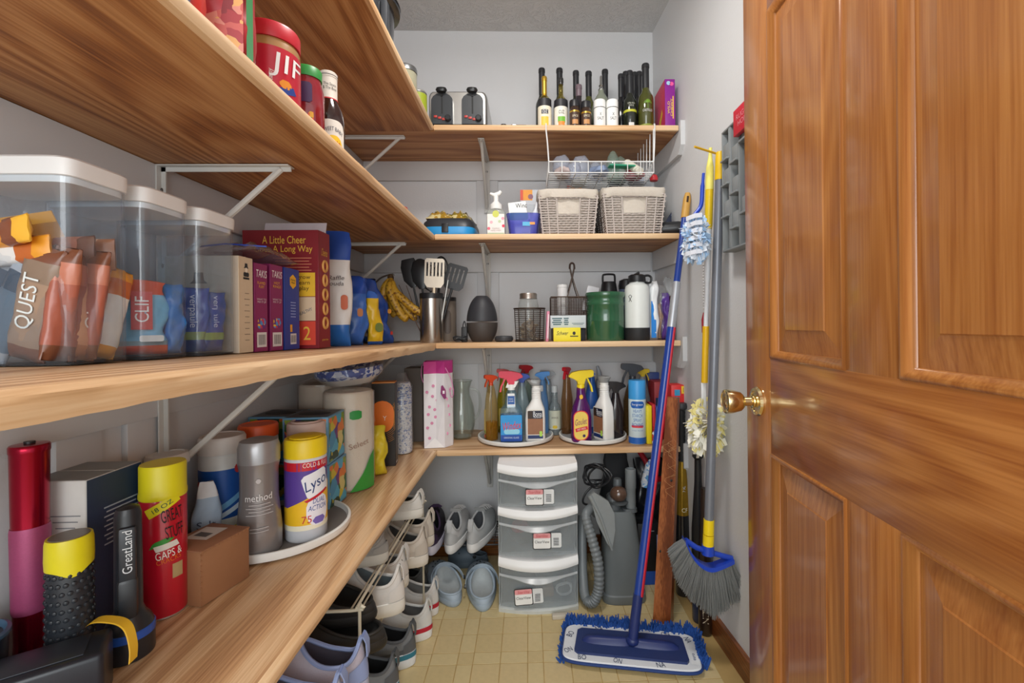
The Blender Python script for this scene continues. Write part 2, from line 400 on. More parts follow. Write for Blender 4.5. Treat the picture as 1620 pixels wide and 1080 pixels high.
# wooden ledgers under every shelf, vertical stiles between
n = 0
def trim(g, m=None):
    global n; n += 1; o = g.build('trim_%d' % n, m or trimw); struct(o); return o
for zt in (Z1, Z2, Z3, Z4):
    b = zt - TH
    g = G(); g.box(XL + .018, 0.575, YB - .018, YB, b - 0.09, b - .001, 0.002); trim(g)
    g = G(); g.box(XL, XL + .018, 0.05, YB, b - 0.09, b - .001 , 0.002); trim(g)
    g = G(); ya, yb = 1.765, YB - .02
    pr = [(ya, b + 0.035), (ya + .02, b + .035), (ya + .02, b - .001), (yb, b - .001), (yb, b - .09), (ya + .03, b - .09), (ya, b - .06)]
    g.prism([(p[0], p[1]) for p in pr], 0, 1, ax='X')
    g.v = [(XR(v[1]) - (0.017 if v[0] < .5 else 0.0), v[1], v[2]) for v in g.v]; trim(g)
for zt, zb in ((Z2 - TH - .09, Z1), (Z3 - TH - .09, Z2), (Z4 - TH - .09, Z3)):
    g = G(); g.box(-0.235, -0.135, YB - .012, YB, zb, zt, 0.002); trim(g)
    g = G(); g.box(XL, XL + .012, 0.75, 0.83, zb + (0.03 if zb == Z2 else 0), zt, 0.002); trim(g)
    g = G(); g.box(XL, XL + .012, 0.88, 1.0, zb + (0.03 if zb == Z2 else 0), zt, 0.002); trim(g)
# ------------------------------------------------------------------ shelf boards
oakX = WOOD('c4925f', '784728', 'X', 1.0, 0.5, rings=24, c3='a8713f', stretch=10, amt=.5); oakY = WOOD('c4925f', '784728', 'Y', 1.0, 0.5, rings=24, c3='a8713f', stretch=10, amt=.5)  # veneer of the high boards, tone partly darkened for shade on their undersides
paleX = WOOD('eac9a0', 'c79a6c', 'X', 1.6, 0.5, rings=6, c3='dcb488'); paleY = WOOD('eac9a0', 'c79a6c', 'Y', 1.6, 0.5, rings=6, c3='dcb488')
litoakY = WOOD('dcb991', '906442', 'Y', 1.0, 0.45, rings=20, c3='c0956b', stretch=10, amt=.5)  # same veneer for the low boards, partly paler for light on their tops
litoakX = WOOD('dcb991', '906442', 'X', 1.0, 0.45, rings=20, c3='c0956b', stretch=10, amt=.5)
def z2(y): return Z2 + 0.027 * max(0.0, (YF - y)) / 1.47
NAMES = {Z1: 'lowest', Z2: 'second', Z3: 'third', Z4: 'topmost'}
for zt in (Z1, Z2, Z3, Z4):
    lo = zt < 1.2
    t = T('shelf_board', '%s oak veneer shelf board along the back wall, light front edge' % NAMES[zt], 'shelf', (0, 0, zt))
    g = G(); g.box(XL + .001, 0.597, YF + .012, YB - .001, -TH, 0)
    g.build('board', litoakX if lo else oakX, t, smooth=False)
    g = G(); g.box(XF, 0.600, YF - .004, YF + .0118, -TH - .0015, 0.0008, 0.004); g.build('front_edging', paleX, t)
    t = T('shelf_board', '%s oak veneer shelf board along the side wall, worn front edge' % NAMES[zt], 'shelf', (0, 0, zt))
    g = G(); th = TH
    ya, yb = 0.0, YF + (.0115 if zt != Z2 else .0115)
    g.box(XL + .001, XF - .014, ya, yb, -th, 0)
    if zt == Z2: g.v = [(x, y, z + z2(y) - Z2) for x, y, z in g.v]
    g.build('board', litoakY if lo else oakY, t, smooth=False)
    g = G(); rs = []
    for i in range(61):
        y = ya + (YF - ya) * i / 60; w_ = 0.0012 if zt == Z2 else 0.0003
        j = [rnd.uniform(-w_, w_) for _ in range(3)]; e = 0.0065 if zt == Z2 else .0
        dz = (z2(y) - Z2) if zt == Z2 else 0
        rs.append([(XF - .014, y, dz - th - e * .9), (XF - .003 + j[0], y, dz - th - e + j[1]), (XF + j[0], y, dz - th * .6), (XF + j[2], y, dz - th * .25), (XF - .004 + j[2], y, dz + 0.0006), (XF - .014, y, dz + 0.0008)])
    g.rings(rs); g.build('front_edging', paleY, t)
# ------------------------------------------------------------------ metal brackets
steel = M('c9c8c4', 0.5, metal=0.0, noise=0.05); scr = M('6c6c6c', .4, 1.0)
def bracket(loc, rz, lab, L_=0.265, Hh=0.24):
    t = T('shelf_bracket', lab, 'bracket', loc, rz)   # local: wall at y=0, arm goes to -y, top at z=0
    g = G(); g.box(-.013, .013, -L_, 0, -.003, 0, .0008); g.box(-.0015, .0015, -L_, 0, -.012, -.003); g.build('arm', steel, t)
    g = G(); g.box(-.013, .013, -.003, 0, -Hh, -.003, .0008); g.box(-.0015, .0015, -.012, -.003, -Hh, -.003); g.build('upright', steel, t)
    g = G(); g.tube([(0, -L_ + .02, -.006), (0, -.008, -Hh + .02)], 0.0065, 8); g.build('strut', steel, t)
    for z in (-.05, -Hh + .035):
        g = G(); g.ball((0, -.004, z), .005, .003, .005); g.build('screw', scr, t)
    return t
wn = {Z1: 'lowest', Z2: 'second', Z3: 'third', Z4: 'topmost'}
for zt in (Z1, Z2, Z3, Z4):
    dz = z2(.96) - Z2 if zt == Z2 else 0
    bracket((-0.185, YB - .018, zt - TH - .0015), 0, 'grey steel bracket under the %s back shelf, middle of the wall' % wn[zt])
    bracket((XL + .018, 0.955, zt - TH - .0015 - (0.006 if zt == Z2 else 0) + dz), PI / 2, 'grey steel bracket on the side wall, near one, under the %s shelf' % wn[zt])
    if zt > Z1: bracket((XL + .018, 1.835, zt - TH - .0015), PI / 2, 'grey steel bracket in the far corner under the %s shelf' % wn[zt])
# ------------------------------------------------------------------ the open door (six panel, pine)
pineZ = WOOD('b97c42', '925424', 'Z', 1.6, 0.30, 0.5, rings=22, c3='a96b34', stretch=14, amt=.30); pineY = WOOD('b3753c', '884a1f', 'Y', 1.3, 0.30, 0.5, rings=14, c3='a0622e', stretch=5, amt=.5)
ang = math.atan(0.0625)
door = bpy.data.objects.new('door_1', None); COL.objects.link(door); struct(door)
# local frame: y runs from hinge (0) to latch edge (0.90); x = 0 is the visible face, body towards +x
door.location = (0.5402 - 0.90 * math.sin(ang), 1.116 - 0.90 * math.cos(ang), 0.012); door.rotation_euler = (0, 0, -ang)
DW = 0.90; DT = 0.036; DH = 2.02
st = 0.126; ml = 0.118
y_l = DW - st - 0.262; y_r = y_l - ml
rails = [(0.0, 0.24), (0.768, 0.978), (1.745, 1.845), (1.965, DH)]
def dpart(nm, x0, x1, y0, y1, z0, z1, m, bev=0.002):
    g = G(); g.box(x0, x1, y0, y1, z0, z1, bev); return g.build(nm, m, door)
dpart('stile', 0, DT, DW - st, DW, 0, DH, pineZ); dpart('stile', 0, DT, 0, 0.11, 0, DH, pineZ)
for a_, b_ in rails: dpart('rail', 0.0003, DT, 0.1095, DW - st + .0005, a_, b_, pineY, .0008)
for (a_, b_) in ((0.24, 0.768), (0.978, 1.745), (1.845, 1.965)):
    dpart('mullion', 0.0004, DT, y_r, y_l, a_ - .0005, b_ + .0005, pineZ, .0008)
    for (ya, yb) in ((y_l, DW - st), (0.11, y_r)):
        # raised panel with bevelled border
        o_ = 0.010; i_ = 0.062 if b_ - a_ > .2 else .03; f0 = 0.010; f1 = 0.0025
        def rect(x, m_): return [(x, ya + m_, a_ + m_), (x, yb - m_, a_ + m_), (x, yb - m_, b_ - m_), (x, ya + m_, b_ - m_)]
        g = G(); g.rings([rect(0.028, 0), rect(0.013, 0), rect(0.013, o_), rect(0.004, i_), rect(0.0022, i_ + .002)], cap0=True, cap1=True)
        g.build('panel', pineZ, door, ang=12)
        g = G()   # ogee moulding round the opening
        g.rings([rect(0.0008, -.001), rect(-0.0022, 0.002), rect(-.0022, .006), rect(0.003, 0.011), rect(0.0065, 0.015), rect(0.0125, .0175), rect(.0132, 0.0005)], cap0=False, cap1=False)
        g.build('moulding', pineZ, door, ang=60)
brass = M('efdcaa', 0.17, metal=1.0, noise=0.04)
kb = bpy.data.objects.new('door_knob', None); COL.objects.link(kb); kb.parent = door; kb.location = (0, DW - .066, 0.873)
kb.rotation_euler = (0, -PI / 2, 0)     # local z -> -x
g = G(); g.lathe([(.034, 0), (.0345, .004), (.031, .009), (.024, .010), (.0225, .007)], 40); g.lathe([(.0135, .006), (.0135, .012), (.016, .013), (.016, .017), (.011, .019), (.0105, .034), (.0125, .036)], 32); g.build('rose', brass, kb)
g = G(); g.lathe([(.012, .034), (.017, .037), (.0225, .043), (.0275, .062), (.0285, .072), (.0275, .0775), (.024, .079), (.0225, .0765), (.010, .074), (.004, .077), (.001, .0775)], 40); g.build('knob', brass, kb)
# ------------------------------------------------------------------ product builders
def fitr(pl, pr, pt, Y, k=1.0):
    x0 = PX(pl, Y, pt); x1 = PX(pr, Y, pt); c = (x0 + x1) / 2
    return c, (x1 - x0) / 2 / math.sqrt(1 + (c / Y) ** 2) * k, PZ(pt, Y, (pl + pr) / 2)
def pack(name, label, cat, w_, d, h, loc, rz=0, body=None, F=None, Rt=None, U=None, L=None, group=None, bev=0.0015, m=0.0):
    """carton: local base centre at the front-face middle? -> centred box; F/Rt/U printed panels"""
    t = T(name, label, cat, loc, rz, group)
    g = G(); g.box(-w_ / 2, w_ / 2, -d / 2, d / 2, 0, h, bev); g.build('carton', body or WHITE, t)
    if F: PT(t, 'front_panel', F, w_ - 2 * m - .002, h - 2 * m - .002, 0, -d / 2, h / 2)
    if Rt: PT(t, 'side_panel', Rt, d - .002, h - .002, w_ / 2, 0, h / 2, 'R')
    if L: PT(t, 'side_panel', L, d - .002, h - .002, -w_ / 2, 0, h / 2, 'L')
    if U: PT(t, 'top_panel', U, w_ - .002, d - .002, 0, 0, h, 'U')
    g = G(); g.box(-w_ / 2 + .001, w_ / 2 - .001, -.0006, .0006, h - .0002, h + .0007); g.build('flap_seam', INK if False else (body or WHITE), t)
    return t
def tub(name, label, cat, r, h, loc, rz=0, body=None, cap=None, ch=0.03, cr=None, lab=None, lz=None, foot=.004, group=None, capn='cap', waist=0):
    t = T(name, label, cat, loc, rz, group); cr = cr or r * 1.02; b = h - ch
    g = G()
    if waist: g.lathe([(r * .96, 0), (r, foot)] + [(r * (1 - waist * math.sin(PI * k / 10) ** 2), foot + (b * .95 - foot) * k / 10) for k in range(1, 10)] + [(r, b * .95), (r * .92, b)], 36)
    else: g.lathe([(r * .93, 0), (r, foot), (r, b - r * .12), (r * .93, b)], 36)
    g.build('body', body or WHITE, t)
    if cap:
        g = G(); g.lathe([(cr, b - .001), (cr, h - .006), (cr * .94, h - .0005), (cr * .80, h), (cr * .78, h - .002), (cr * .2, h - .002)], 36); g.build(capn, cap, t)
    if lab:
        z0, z1 = lz or (b * .1, b * .85); g = G(); g.lathe([(r + .0003, z0), (r + .0003, z1)], 36, False, False); g.build('label', lab, t)
    return t
def vine(name, label, r, h, loc, glass, cap, capf=.36, rz=0, group=None, lab=None, lz=None, neck=.45, shoulder=.57, capr=None, cat='bottle'):
    """tall narrow-necked bottle: capf = share of the height covered by the cap sleeve"""
    t = T(name, label, cat, loc, rz, group); nr = capr or r * neck
    g = G(); g.lathe([(r * .9, 0), (r, .004), (r, h * shoulder * .85), (r * .93, h * shoulder * .93), (r * .72, h * shoulder * 1.0), (nr * 1.15, h * shoulder * 1.08), (nr * .95, h * shoulder * 1.16), (nr * .95, h - .012), (nr * .95, h - .004)], 28)
    g.build('glass', glass, t)
    cz = h * (1 - capf); g = G(); g.lathe([(nr * 1.0, cz), (nr * 1.04, cz + .002), (nr * 1.04, h - .018), (nr * 1.14, h - .017), (nr * 1.14, h - .004), (nr * 1.0, h)], 24); g.build('cap', cap, t)
    if lab:
        z0, z1 = lz or (h * .08, h * .40); g = G(); g.lathe([(r + .0004, z0), (r + .0004, z1)], 28, False, False); g.build('label', lab, t)
    return t
def trigger(t, z, s, dx, mat, lever=None, thick=.30, neckm=None, nr=.15, z_n=.22):
    """spray head on side view in the local xz plane; dx=+1 nozzle points to +x"""
    s = s * 1.22
    P = [(-.50, .30), (-.38, .46), (-.05, .54), (.46, .56), (.50, .50), (.50, .32), (.44, .28), (.20, .24), (.13, .05), (.13, 0), (-.13, 0), (-.15, .12), (-.30, .22)]
    g = G(); b = bmesh.new(); vs = [b.verts.new((p[0] * s * dx, -thick * s / 2, z + p[1] * s)) for p in P]; f = b.faces.new(vs)
    r_ = bmesh.ops.extrude_face_region(b, geom=[f]); 
    for v in r_['geom']:
        if isinstance(v, bmesh.types.BMVert): v.co.y += thick * s
    bmesh.ops.bevel(b, geom=b.edges[:], offset=s * .035, segments=2, affect='EDGES', clamp_overlap=True)
    g.bm(b); g.build('spray_head', mat, t)
    g = G(); q = [(.22, .30), (.30, .12), (.40, -.08), (.44, -.30)]
    g.rings([[(x_ * s * dx + o * s, yy * s, z + z_ * s) for o, yy in ((-.035, -.10), (.035, -.10), (.035, .10), (-.035, .10))] for x_, z_ in q]); g.build('trigger', lever or mat, t)
    g = G(); g.lathe([(nr * s, z - z_n * s), (nr * s * 1.05, z - .02 * s), (nr * s * .95, z + .01 * s)], 20); g.build('collar', neckm or mat, t)
def sprayb(name, label, secs, loc, mat, z, s, dx, hmat, lever=None, rz=0, neckm=None, cat='bottle', e_mis=None, mats=None, group=None):
    t = T(name, label, cat, loc, rz, group)
    g = G(); g.loft(secs, 32, mis=e_mis); g.build('body', mats or mat, t)
    trigger(t, z, s, dx, hmat, lever, neckm=neckm); return t
def bag(name, label, cat, w_, d, h, loc, rz=0, mats=None, mis=None, seed=1, wr=.006, lean=(0, 0), group=None, topw=1.0, crimp=True, n=30, K=16, partn='pouch', tz=.5, pinch=None):
    """pillow bag standing on its end: flat crimped top, wrinkled"""
    t = T(name, label, cat, loc, rz, group); q = random.Random(seed); ph = [q.uniform(0, 6.28) for _ in range(8)]; rs = []; ms = []
    for k in range(K + 1):
        u = k / K; z = h * u
        prof = min(1, (u / .12) ** .5 if u < .12 else 1) * (1 if u < tz else max(.03, 1 - ((u - tz) / (1 - tz)) ** 1.3 * .97))
        wx = w_ / 2 * (0.92 + .08 * math.sin(u * PI)) * (1 if u < .6 else 1 + (topw - 1) * (u - .6) / .4)
        if pinch and abs(u - pinch[0]) < .2: wx *= 1 - pinch[1] * math.cos((u - pinch[0]) / .2 * PI / 2)
        r_ = []
        for i in range(n):
            a = 2 * PI * i / n; c, s_ = math.cos(a), math.sin(a)
            x = wx * math.copysign(abs(c) ** .75, c); y = d / 2 * max(prof, .03) * math.copysign(abs(s_) ** .9, s_)
            wob = wr * (math.sin(3 * a + 9 * u + ph[0]) * .5 + math.sin(5 * a - 14 * u + ph[1]) * .4 + math.sin(2 * a + 23 * u + ph[2]) * .4 + math.sin(9 * a + 31 * u + ph[3]) * .3)
            x += wob * .6 * c + lean[0] * u * h + wr * .8 * math.sin(u * 11 + ph[4]) * (u < .97); y += wob * s_ * max(prof, .15) * 1.4 + lean[1] * u * h
            r_.append((x, y, z + (wr * .5 * math.sin(2 * a + ph[5]) if k == K else 0)))
        rs.append(r_)
        if k < K: ms.append(mis(u + .5 / K) if mis else 0)
    g = G(); g.rings(rs, mis=ms); g.build(partn, mats, t, ang=70); return t
def blob(g, P, rad, n=10, mi=None): g.tube(catmull(P, 4), rad, n, mi)

gl_dark = M('1f241c', 0.08, noise=.1, coat=.5); gl_olive = M('4a4d1c', 0.07, noise=.15, coat=.5); gl_black = M('15161a', .08, noise=.1, coat=.5)
capb = M('26272b', 0.45, noise=.06); gold = M('c9a13c', .3, metal=.7, noise=.05); gr = M('8d9083', .5, noise=.05)
glass = CLEAR('f4f8f6', .03, 1.2, .02)
# ------------------------------------------------------------------ topmost back shelf
def vb(pc, pt, Y, rad, lab_, glassm=gl_dark, capm=capb, capf=.34, **k):
    x = PX(pc, Y, pt); z = PZ(pt, Y, pc)
    return vine('wine_bottle' if 'wine' in lab_ else 'oil_bottle', lab_, rad, z - Z4, (x, Y, Z4), glassm, capm, capf, **k)
vb(857, 109, 1.96, .028, 'tall dark oil bottle with black cap, first of the row, behind the gold-necked syrup bottle', capf=.40)
vb(885, 109, 1.96, .028, 'tall dark oil bottle with black cap behind the green-labelled clear bottle', capf=.40)
vb(911, 113, 1.95, .027, 'tall dark oil bottle with black cap behind the purple-black vinegar bottle', capf=.40)
vb(931, 114, 1.955, .028, 'olive green oil bottle with black cap, left of the grey cruet', gl_olive, capf=.42)
vb(957, 111, 2.0, .028, 'tall dark oil bottle with black cap behind the grey-green cruet', capf=.44)
vb(982, 118, 1.92, .024, 'slim black vinegar bottle, first in the tight cluster near the corner', gl_black, capf=.42)
vb(989.5, 114, 1.985, .024, 'slim black vinegar bottle half hidden behind the yellow-ring one in the cluster', gl_black, capf=.42)
t = vb(996, 113, 1.87, .027, 'dark oil bottle with yellow ring label and red dot on its black cap', gl_dark, capf=.40)
def lathe_band(t, nm, r, z0, z1, m): g = G(); g.lathe([(r, z0), (r, z1)], 28, False, False); return g.build(nm, m, t)
lathe_band(t, 'label_band', .0276, .085, .095, M('c9c93a', .5)); PT(t, 'label', M('e8e8e4', .5), .022, .022, 0, 0, .03, cyl=.0274)
TX(t, 'EXTRA VIRGIN\nOLIVE OIL', .016, M('cdd0c0', .5), .03, z=.115, cyl=.0274)
vb(1003.5, 115, 1.98, .024, 'slim black vinegar bottle behind the cluster, third from the front one', gl_black, capf=.42)
vb(1011, 114, 1.95, .024, 'slim black vinegar bottle just behind the tall green palm bottle', gl_black, capf=.40)
t = vb(1021, 102, 1.86, .031, 'tallest green oil bottle with palm tree label at the end of the row', gl_olive, capf=.36)
g = G()
for k in range(9):
    a = PI * k / 8; c = (.031 + .0008); 
    for s_ in (1,):
        u1, v1 = .018 * math.cos(a), .116 + .014 * math.sin(a); 
        P = [(c * math.sin(u / c), -c * math.cos(u / c), v) for u, v in ((0, .116), (u1 * .6, .116 + (v1 - .116) * .9), (u1, v1 - .004))]
        g.tube(P, [.0016, .0016, .0004], 5)
g.tube([(0, -c, .116), (.001, -c, .092)], .0012, 5); g.build('palm_print', M('7fa83c', .5), t)
TX(t, 'CASTILLO', .010, M('e8e8e8', .5), .04, z=.085, cyl=.031); lathe_band(t, 'label_band', .0314, .015, .030, M('8f9a3a', .5))
def small(pc, pt, Y, rad, nm, lab_, glassm, capm, capf, labm, band=None, txt=None, **k):
    x = PX(pc, Y, pt); z = PZ(pt, Y, pc); h = z - Z4
    t = vine(nm, lab_, rad, h, (x, Y, Z4), glassm, capm, capf, lab=labm, lz=(h * .06, h * .42), neck=.36, shoulder=.60, **k)
    if band: lathe_band(t, 'neck_band', rad + .0005, h * .42, h * .56, band)
    return t, h
amber = CLEAR('d8cf8a', .10, 1.2, .03, 'b8a23c')
t, h = small(861, 122, 1.835, .0275, 'syrup_bottle', 'clear bottle with gold neck and yellow lemon label at the row start', amber, gold, .36, M('efe6cf', .5), M('26262a', .5))
PT(t, 'label_print', M('e9c44a', .5), .03, .035, z=h * .14, cyl=.0279); PT(t, 'label_print', M('2a2c33', .5), .028, .017, z=h * .31, cyl=.0279); TX(t, 'CUZ', .012, M('ffffff', .5), .02, z=h * .31, cyl=.0285)
t, h = small(887, 124, 1.835, .0275, 'syrup_bottle', 'clear oil bottle with black cap and green-orange label, second in front', amber, M('2b2b2c', .3), .13, M('e9e6da', .5), M('26262a', .5))
PT(t, 'label_print', M('74b53a', .5), .03, .024, z=h * .17, cyl=.0279); PT(t, 'label_print', M('e08a34', .5), .026, .015, z=h * .10, cyl=.0281); TX(t, 'CUZ', .014, M('2a2a2a', .5), .022, z=h * .31, cyl=.0281)
t, h = small(915.5, 135, 1.90, .034, 'vinegar_bottle', 'purple-black vinegar bottle with mauve cap behind two spice jars', M('2a2228', .1, coat=.5), M('76646c', .4), .22, None)
for pc, pt, lb in ((909, 160, 'dark spice jar with brown label below the mauve-capped bottle'), (927, 162, 'dark spice jar with brown label beside the white lidded jars')):
    x, Y = PX(pc, 1.815, pt), 1.815; h = PZ(pt, Y, pc) - Z4
    t = tub('spice_jar', lb, 'jar', .0205, h, (x, Y, Z4), 0, M('3a2a22', .15, coat=.4), M('222226', .4), .026, .021, M('4a3428', .5), (.012, h - .042), group=None)
    lathe_band(t, 'label_band', .0209, h - .05, h - .044, gold); PT(t, 'label_print', M('c8905a', .5), .024, .018, z=.022, cyl=.0208); TX(t, 'SPICE', .008, M('e8dcc0', .5), .024, z=.045, cyl=.0209)
for pc, lb in ((948.5, 'white lidded jar with white label, in front of the grey cruet'), (968.5, 'white lidded jar with white label, next to the black bottles')):
    x, Y = PX(pc, 1.815, 160), 1.815; h = PZ(160, Y, pc) - Z4
    t = tub('seasoning_jar', lb, 'jar', .0235, h, (x, Y, Z4), 0, M('e9eae8', .3), M('f4f4f2', .35, noise=.02), .030, .024)
    lathe_band(t, 'label', .0239, .004, h - .034, M('f0f0ee', .5, noise=.02)); lathe_band(t, 'jar_rim', .0240, h - .034, h - .031, M('4a4d4a', .5))
    TX(t, 'X\nSALT', .028, M('44474a', .6), .024, z=h * .38, cyl=.0240)
x, Y = PX(951, 1.90, 120), 1.905; h = PZ(120, Y, 951) - Z4
t = T('oil_cruet', 'grey-green round cruet with steel pourer, behind the white jars', 'bottle', (x, Y, Z4))
g = G(); g.lathe([(.038, 0), (.042, .006), (.043, .09), (.042, .12), (.034, .15), (.021, .175), (.0125, .188), (.0115, .198), (.012, .202)], 32); g.build('body', M('83897a', .22, coat=.3, noise=.05), t)
g = G(); g.lathe([(.0105, .198), (.013, .203), (.009, .208), (.007, .216), (.010, .220), (.006, .226), (.005, h - .004), (.003, h)], 18); g.build('pourer', M('b9bab8', .25, metal=.9), t)
# boxed candy, far end
t = T('candy_box', 'purple and magenta snack box at the corner end of the top shelf', 'box', (PX(1060, 1.80, 155) , 1.80, Z4))
w_ = (PX(1068, 1.8) - PX(1052, 1.8)) ; h = PZ(125, 1.80, 1060) - Z4
g = G(); g.box(-w_ / 2, w_ / 2, 0, .145, 0, h, .001); g.build('carton', M('8a1f8e', .4, noise=.05), t)
g = G(); g.T = Matrix.Identity(4); PT(t, 'side_panel', M('d8305c', .4), .143, h - .002, -w_ / 2, .0725, h / 2, 'L')
PT(t, 'yellow_figure', M('e8c026', .4), .05, .075, -w_ / 2 - .0004, .055, .055, 'L', poly=[(-.5, -.5), (-.1, -.5), (.1, -.1), (.5, .2), (.3, .5), (-.1, .2), (-.5, 0)])
PT(t, 'purple_corner', M('6a1a8a', .4), .08, .04, -w_ / 2 - .0003, .1, .021, 'L')
for k, (yy, c) in enumerate((( -.006, 'a8cfe8'), (.007, 'f05aa0'))): PT(t, 'balloon_print', M(c, .5), .016, .016, yy, 0, h - .016 - .003 * k, rnd_=.0079)
TX(t, 'WILD\nCHEWY', .020, M('f2d23a', .5), .07, 0, 0, h * .42, rot=PI / 2); PT(t, 'print_line', M('f5c84a', .5), .004, .09, .012, 0, h * .42)
# toaster
Y0 = 1.80; x0, x1 = PX(677, Y0, 170), PX(771, Y0, 170); h = PZ(143, Y0, 720) - Z4
chrome = M('b8b6b2', .28, metal=.9, noise=.05, scale=8)
t = T('toaster', 'brushed steel four-slot toaster with two black lever panels', 'toaster', ((x0 + x1) / 2, Y0, Z4)); W2 = (x1 - x0) / 2
g = G(); rs = []
for k, (yy, q) in enumerate(((0, .93), (.006, .975), (.02, 1.0), (.25, 1.0), (.27, .98), (.28, .94))):
    rs.append([(W2 * q * u, yy, .012 + (h - .012) * (v * q if v > 0 else 0)) for u, v in [(-1, 0), (-1, .78), (-.985, .88), (-.94, .96), (-.87, 1.0), (-.4, 1.012), (.4, 1.012), (.87, 1.0), (.94, .96), (.985, .88), (1, .78), (1, 0)]])
g.rings(rs); g.build('housing', chrome, t)
g = G(); g.box(-W2 + .012, W2 - .012, .012, .27, 0, .013, .003); g.build('base', BLACK, t)
dk = M('34373b', .35, noise=.06)
for sx in (-.5, .5):
    cx = sx * W2 * 1.02; pw = W2 * .36; zb = .008
    P = [(-pw, zb), (pw, zb), (pw, h * .68)] + [(pw * math.cos(R(a)) * 1, h * .68 + pw * .75 * math.sin(R(a))) for a in range(20, 171, 25)] + [(-pw, h * .68)]
    g = G(); g.prism([(cx + u, v) for u, v in P], -.012, .004); p_ = g.build('lever_panel', dk, t, ang=30)
    g = G(); g.box(cx - .003, cx + .003, -.0127, -.01, h * .33, h * .80); g.build('lever_slot', M('0a0a0b', .6), p_)
    g = G(); g.loft([(h * .88, .018, .010, cx, -.022, 2.6), (h * .93, .022, .013, cx, -.022, 2.6), (h * .98, .019, .011, cx, -.022, 2.4), (h * 1.0, .010, .006, cx, -.022)], 20); g.box(cx - .004, cx + .004, -.016, -.011, h * .80, h * .93); g.build('lever_knob', M('17181a', .3), p_)
    g = G(); g.T = Matrix.Translation((cx + pw * .55, -.012, h * .2)) @ Matrix.Rotation(PI / 2, 4, 'X'); g.lathe([(.013, 0), (.012, .009), (.009, .012)], 20); g.T = Matrix.Identity(4); g.build('dial', M('222327', .25, coat=.4), p_)
    for k in range(3):
        g = G(); bx = cx - pw * .75 + k * pw * .38; g.box(bx, bx + pw * .30, -.0155, -.0118, h * .22 - k * .005, h * .28 - k * .005, .001); g.build('button', M('b83a34', .4), p_)
g = G()
for sx in (-.75, -.28, .28, .75): g.box(W2 * sx - .010, W2 * sx + .010, .05, .23, h * 1.0, h * 1.003 + .0018)
g.build('bread_slots', M('111112', .7), t)
# small flat things on the top shelf
t = T('black_disc', 'small flat black round cap lying right of the toaster', 'cap', (PX(797, 1.82, 194), 1.80, Z4)); g = G(); g.lathe([(.011, 0), (.012, .002), (.011, .010), (.005, .011)], 20); g.build('cap', capb, t)
t = T('pocket_knife', 'small steel and black pocket tool lying beside the bottle row', 'tool', (PX(822, 1.81, 194), 1.80, Z4), .06)
g = G(); g.box(-.034, .028, -.008, .008, 0, .009, .003); g.build('handle', M('56585c', .3, .6), t); g = G(); g.box(-.030, -.012, -.0085, .0085, .001, .0098, .002); g.box(.018, .037, -.006, .006, .001, .007, .002); g.build('metal_ends', M('c9cacb', .3, .9), t)
# side shelf, topmost: pot, jar and box seen past the edge
t = T('cooking_pot', 'black deep pot with wide rim and side handle on the highest side shelf', 'pot', (-.495, 1.335, Z4))
pm = M('2a2c30', .22, noise=.08, coat=.3)
g = G(); g.lathe([(.085, 0), (.095, .004), (.108, .08), (.110, .138), (.126, .142), (.128, .147), (.126, .151), (.108, .150), (.105, .14), (.10, .02), (.02, .018)], 44); g.build('pot', pm, t)
g = G(); g.lathe([(.128, .152), (.128, .156), (.118, .158)], 44); g.build('lid_rim', M('17181a', .3), t)
g = G(); g.box(.093, .112, -.062, -.036, .03, .128, .005); g.T = Matrix.Identity(4); g.build('side_handle', M('3a3d42', .35), t)
g = G(); g.tube(catmull([(.03, -.095, .15), (.03, -.10, .20), (.0, -.03, .24), (-.03, .06, .22)], 6), .006, 8); g.build('bail_handle', M('17181a', .35), t)
tub('jar_of_seeds', 'glass jar with grey steel lid peeking past the highest side shelf edge', 'jar', .040, .118, (-.421, 1.60, Z4), 0, M('a8a58c', .2, coat=.3), M('8b8d8f', .3, .8), .018)
t = tub('soup_can', 'yellow-green can beside the steel-lidded jar on the highest side shelf', 'can', .033, .090, (-.404, 1.71, Z4), 0, M('b9b9b4', .3, .8), M('c4c4c0', .3, .8), .006, .0335, M('a3b22c', .5), (.008, .078), capn='lid')
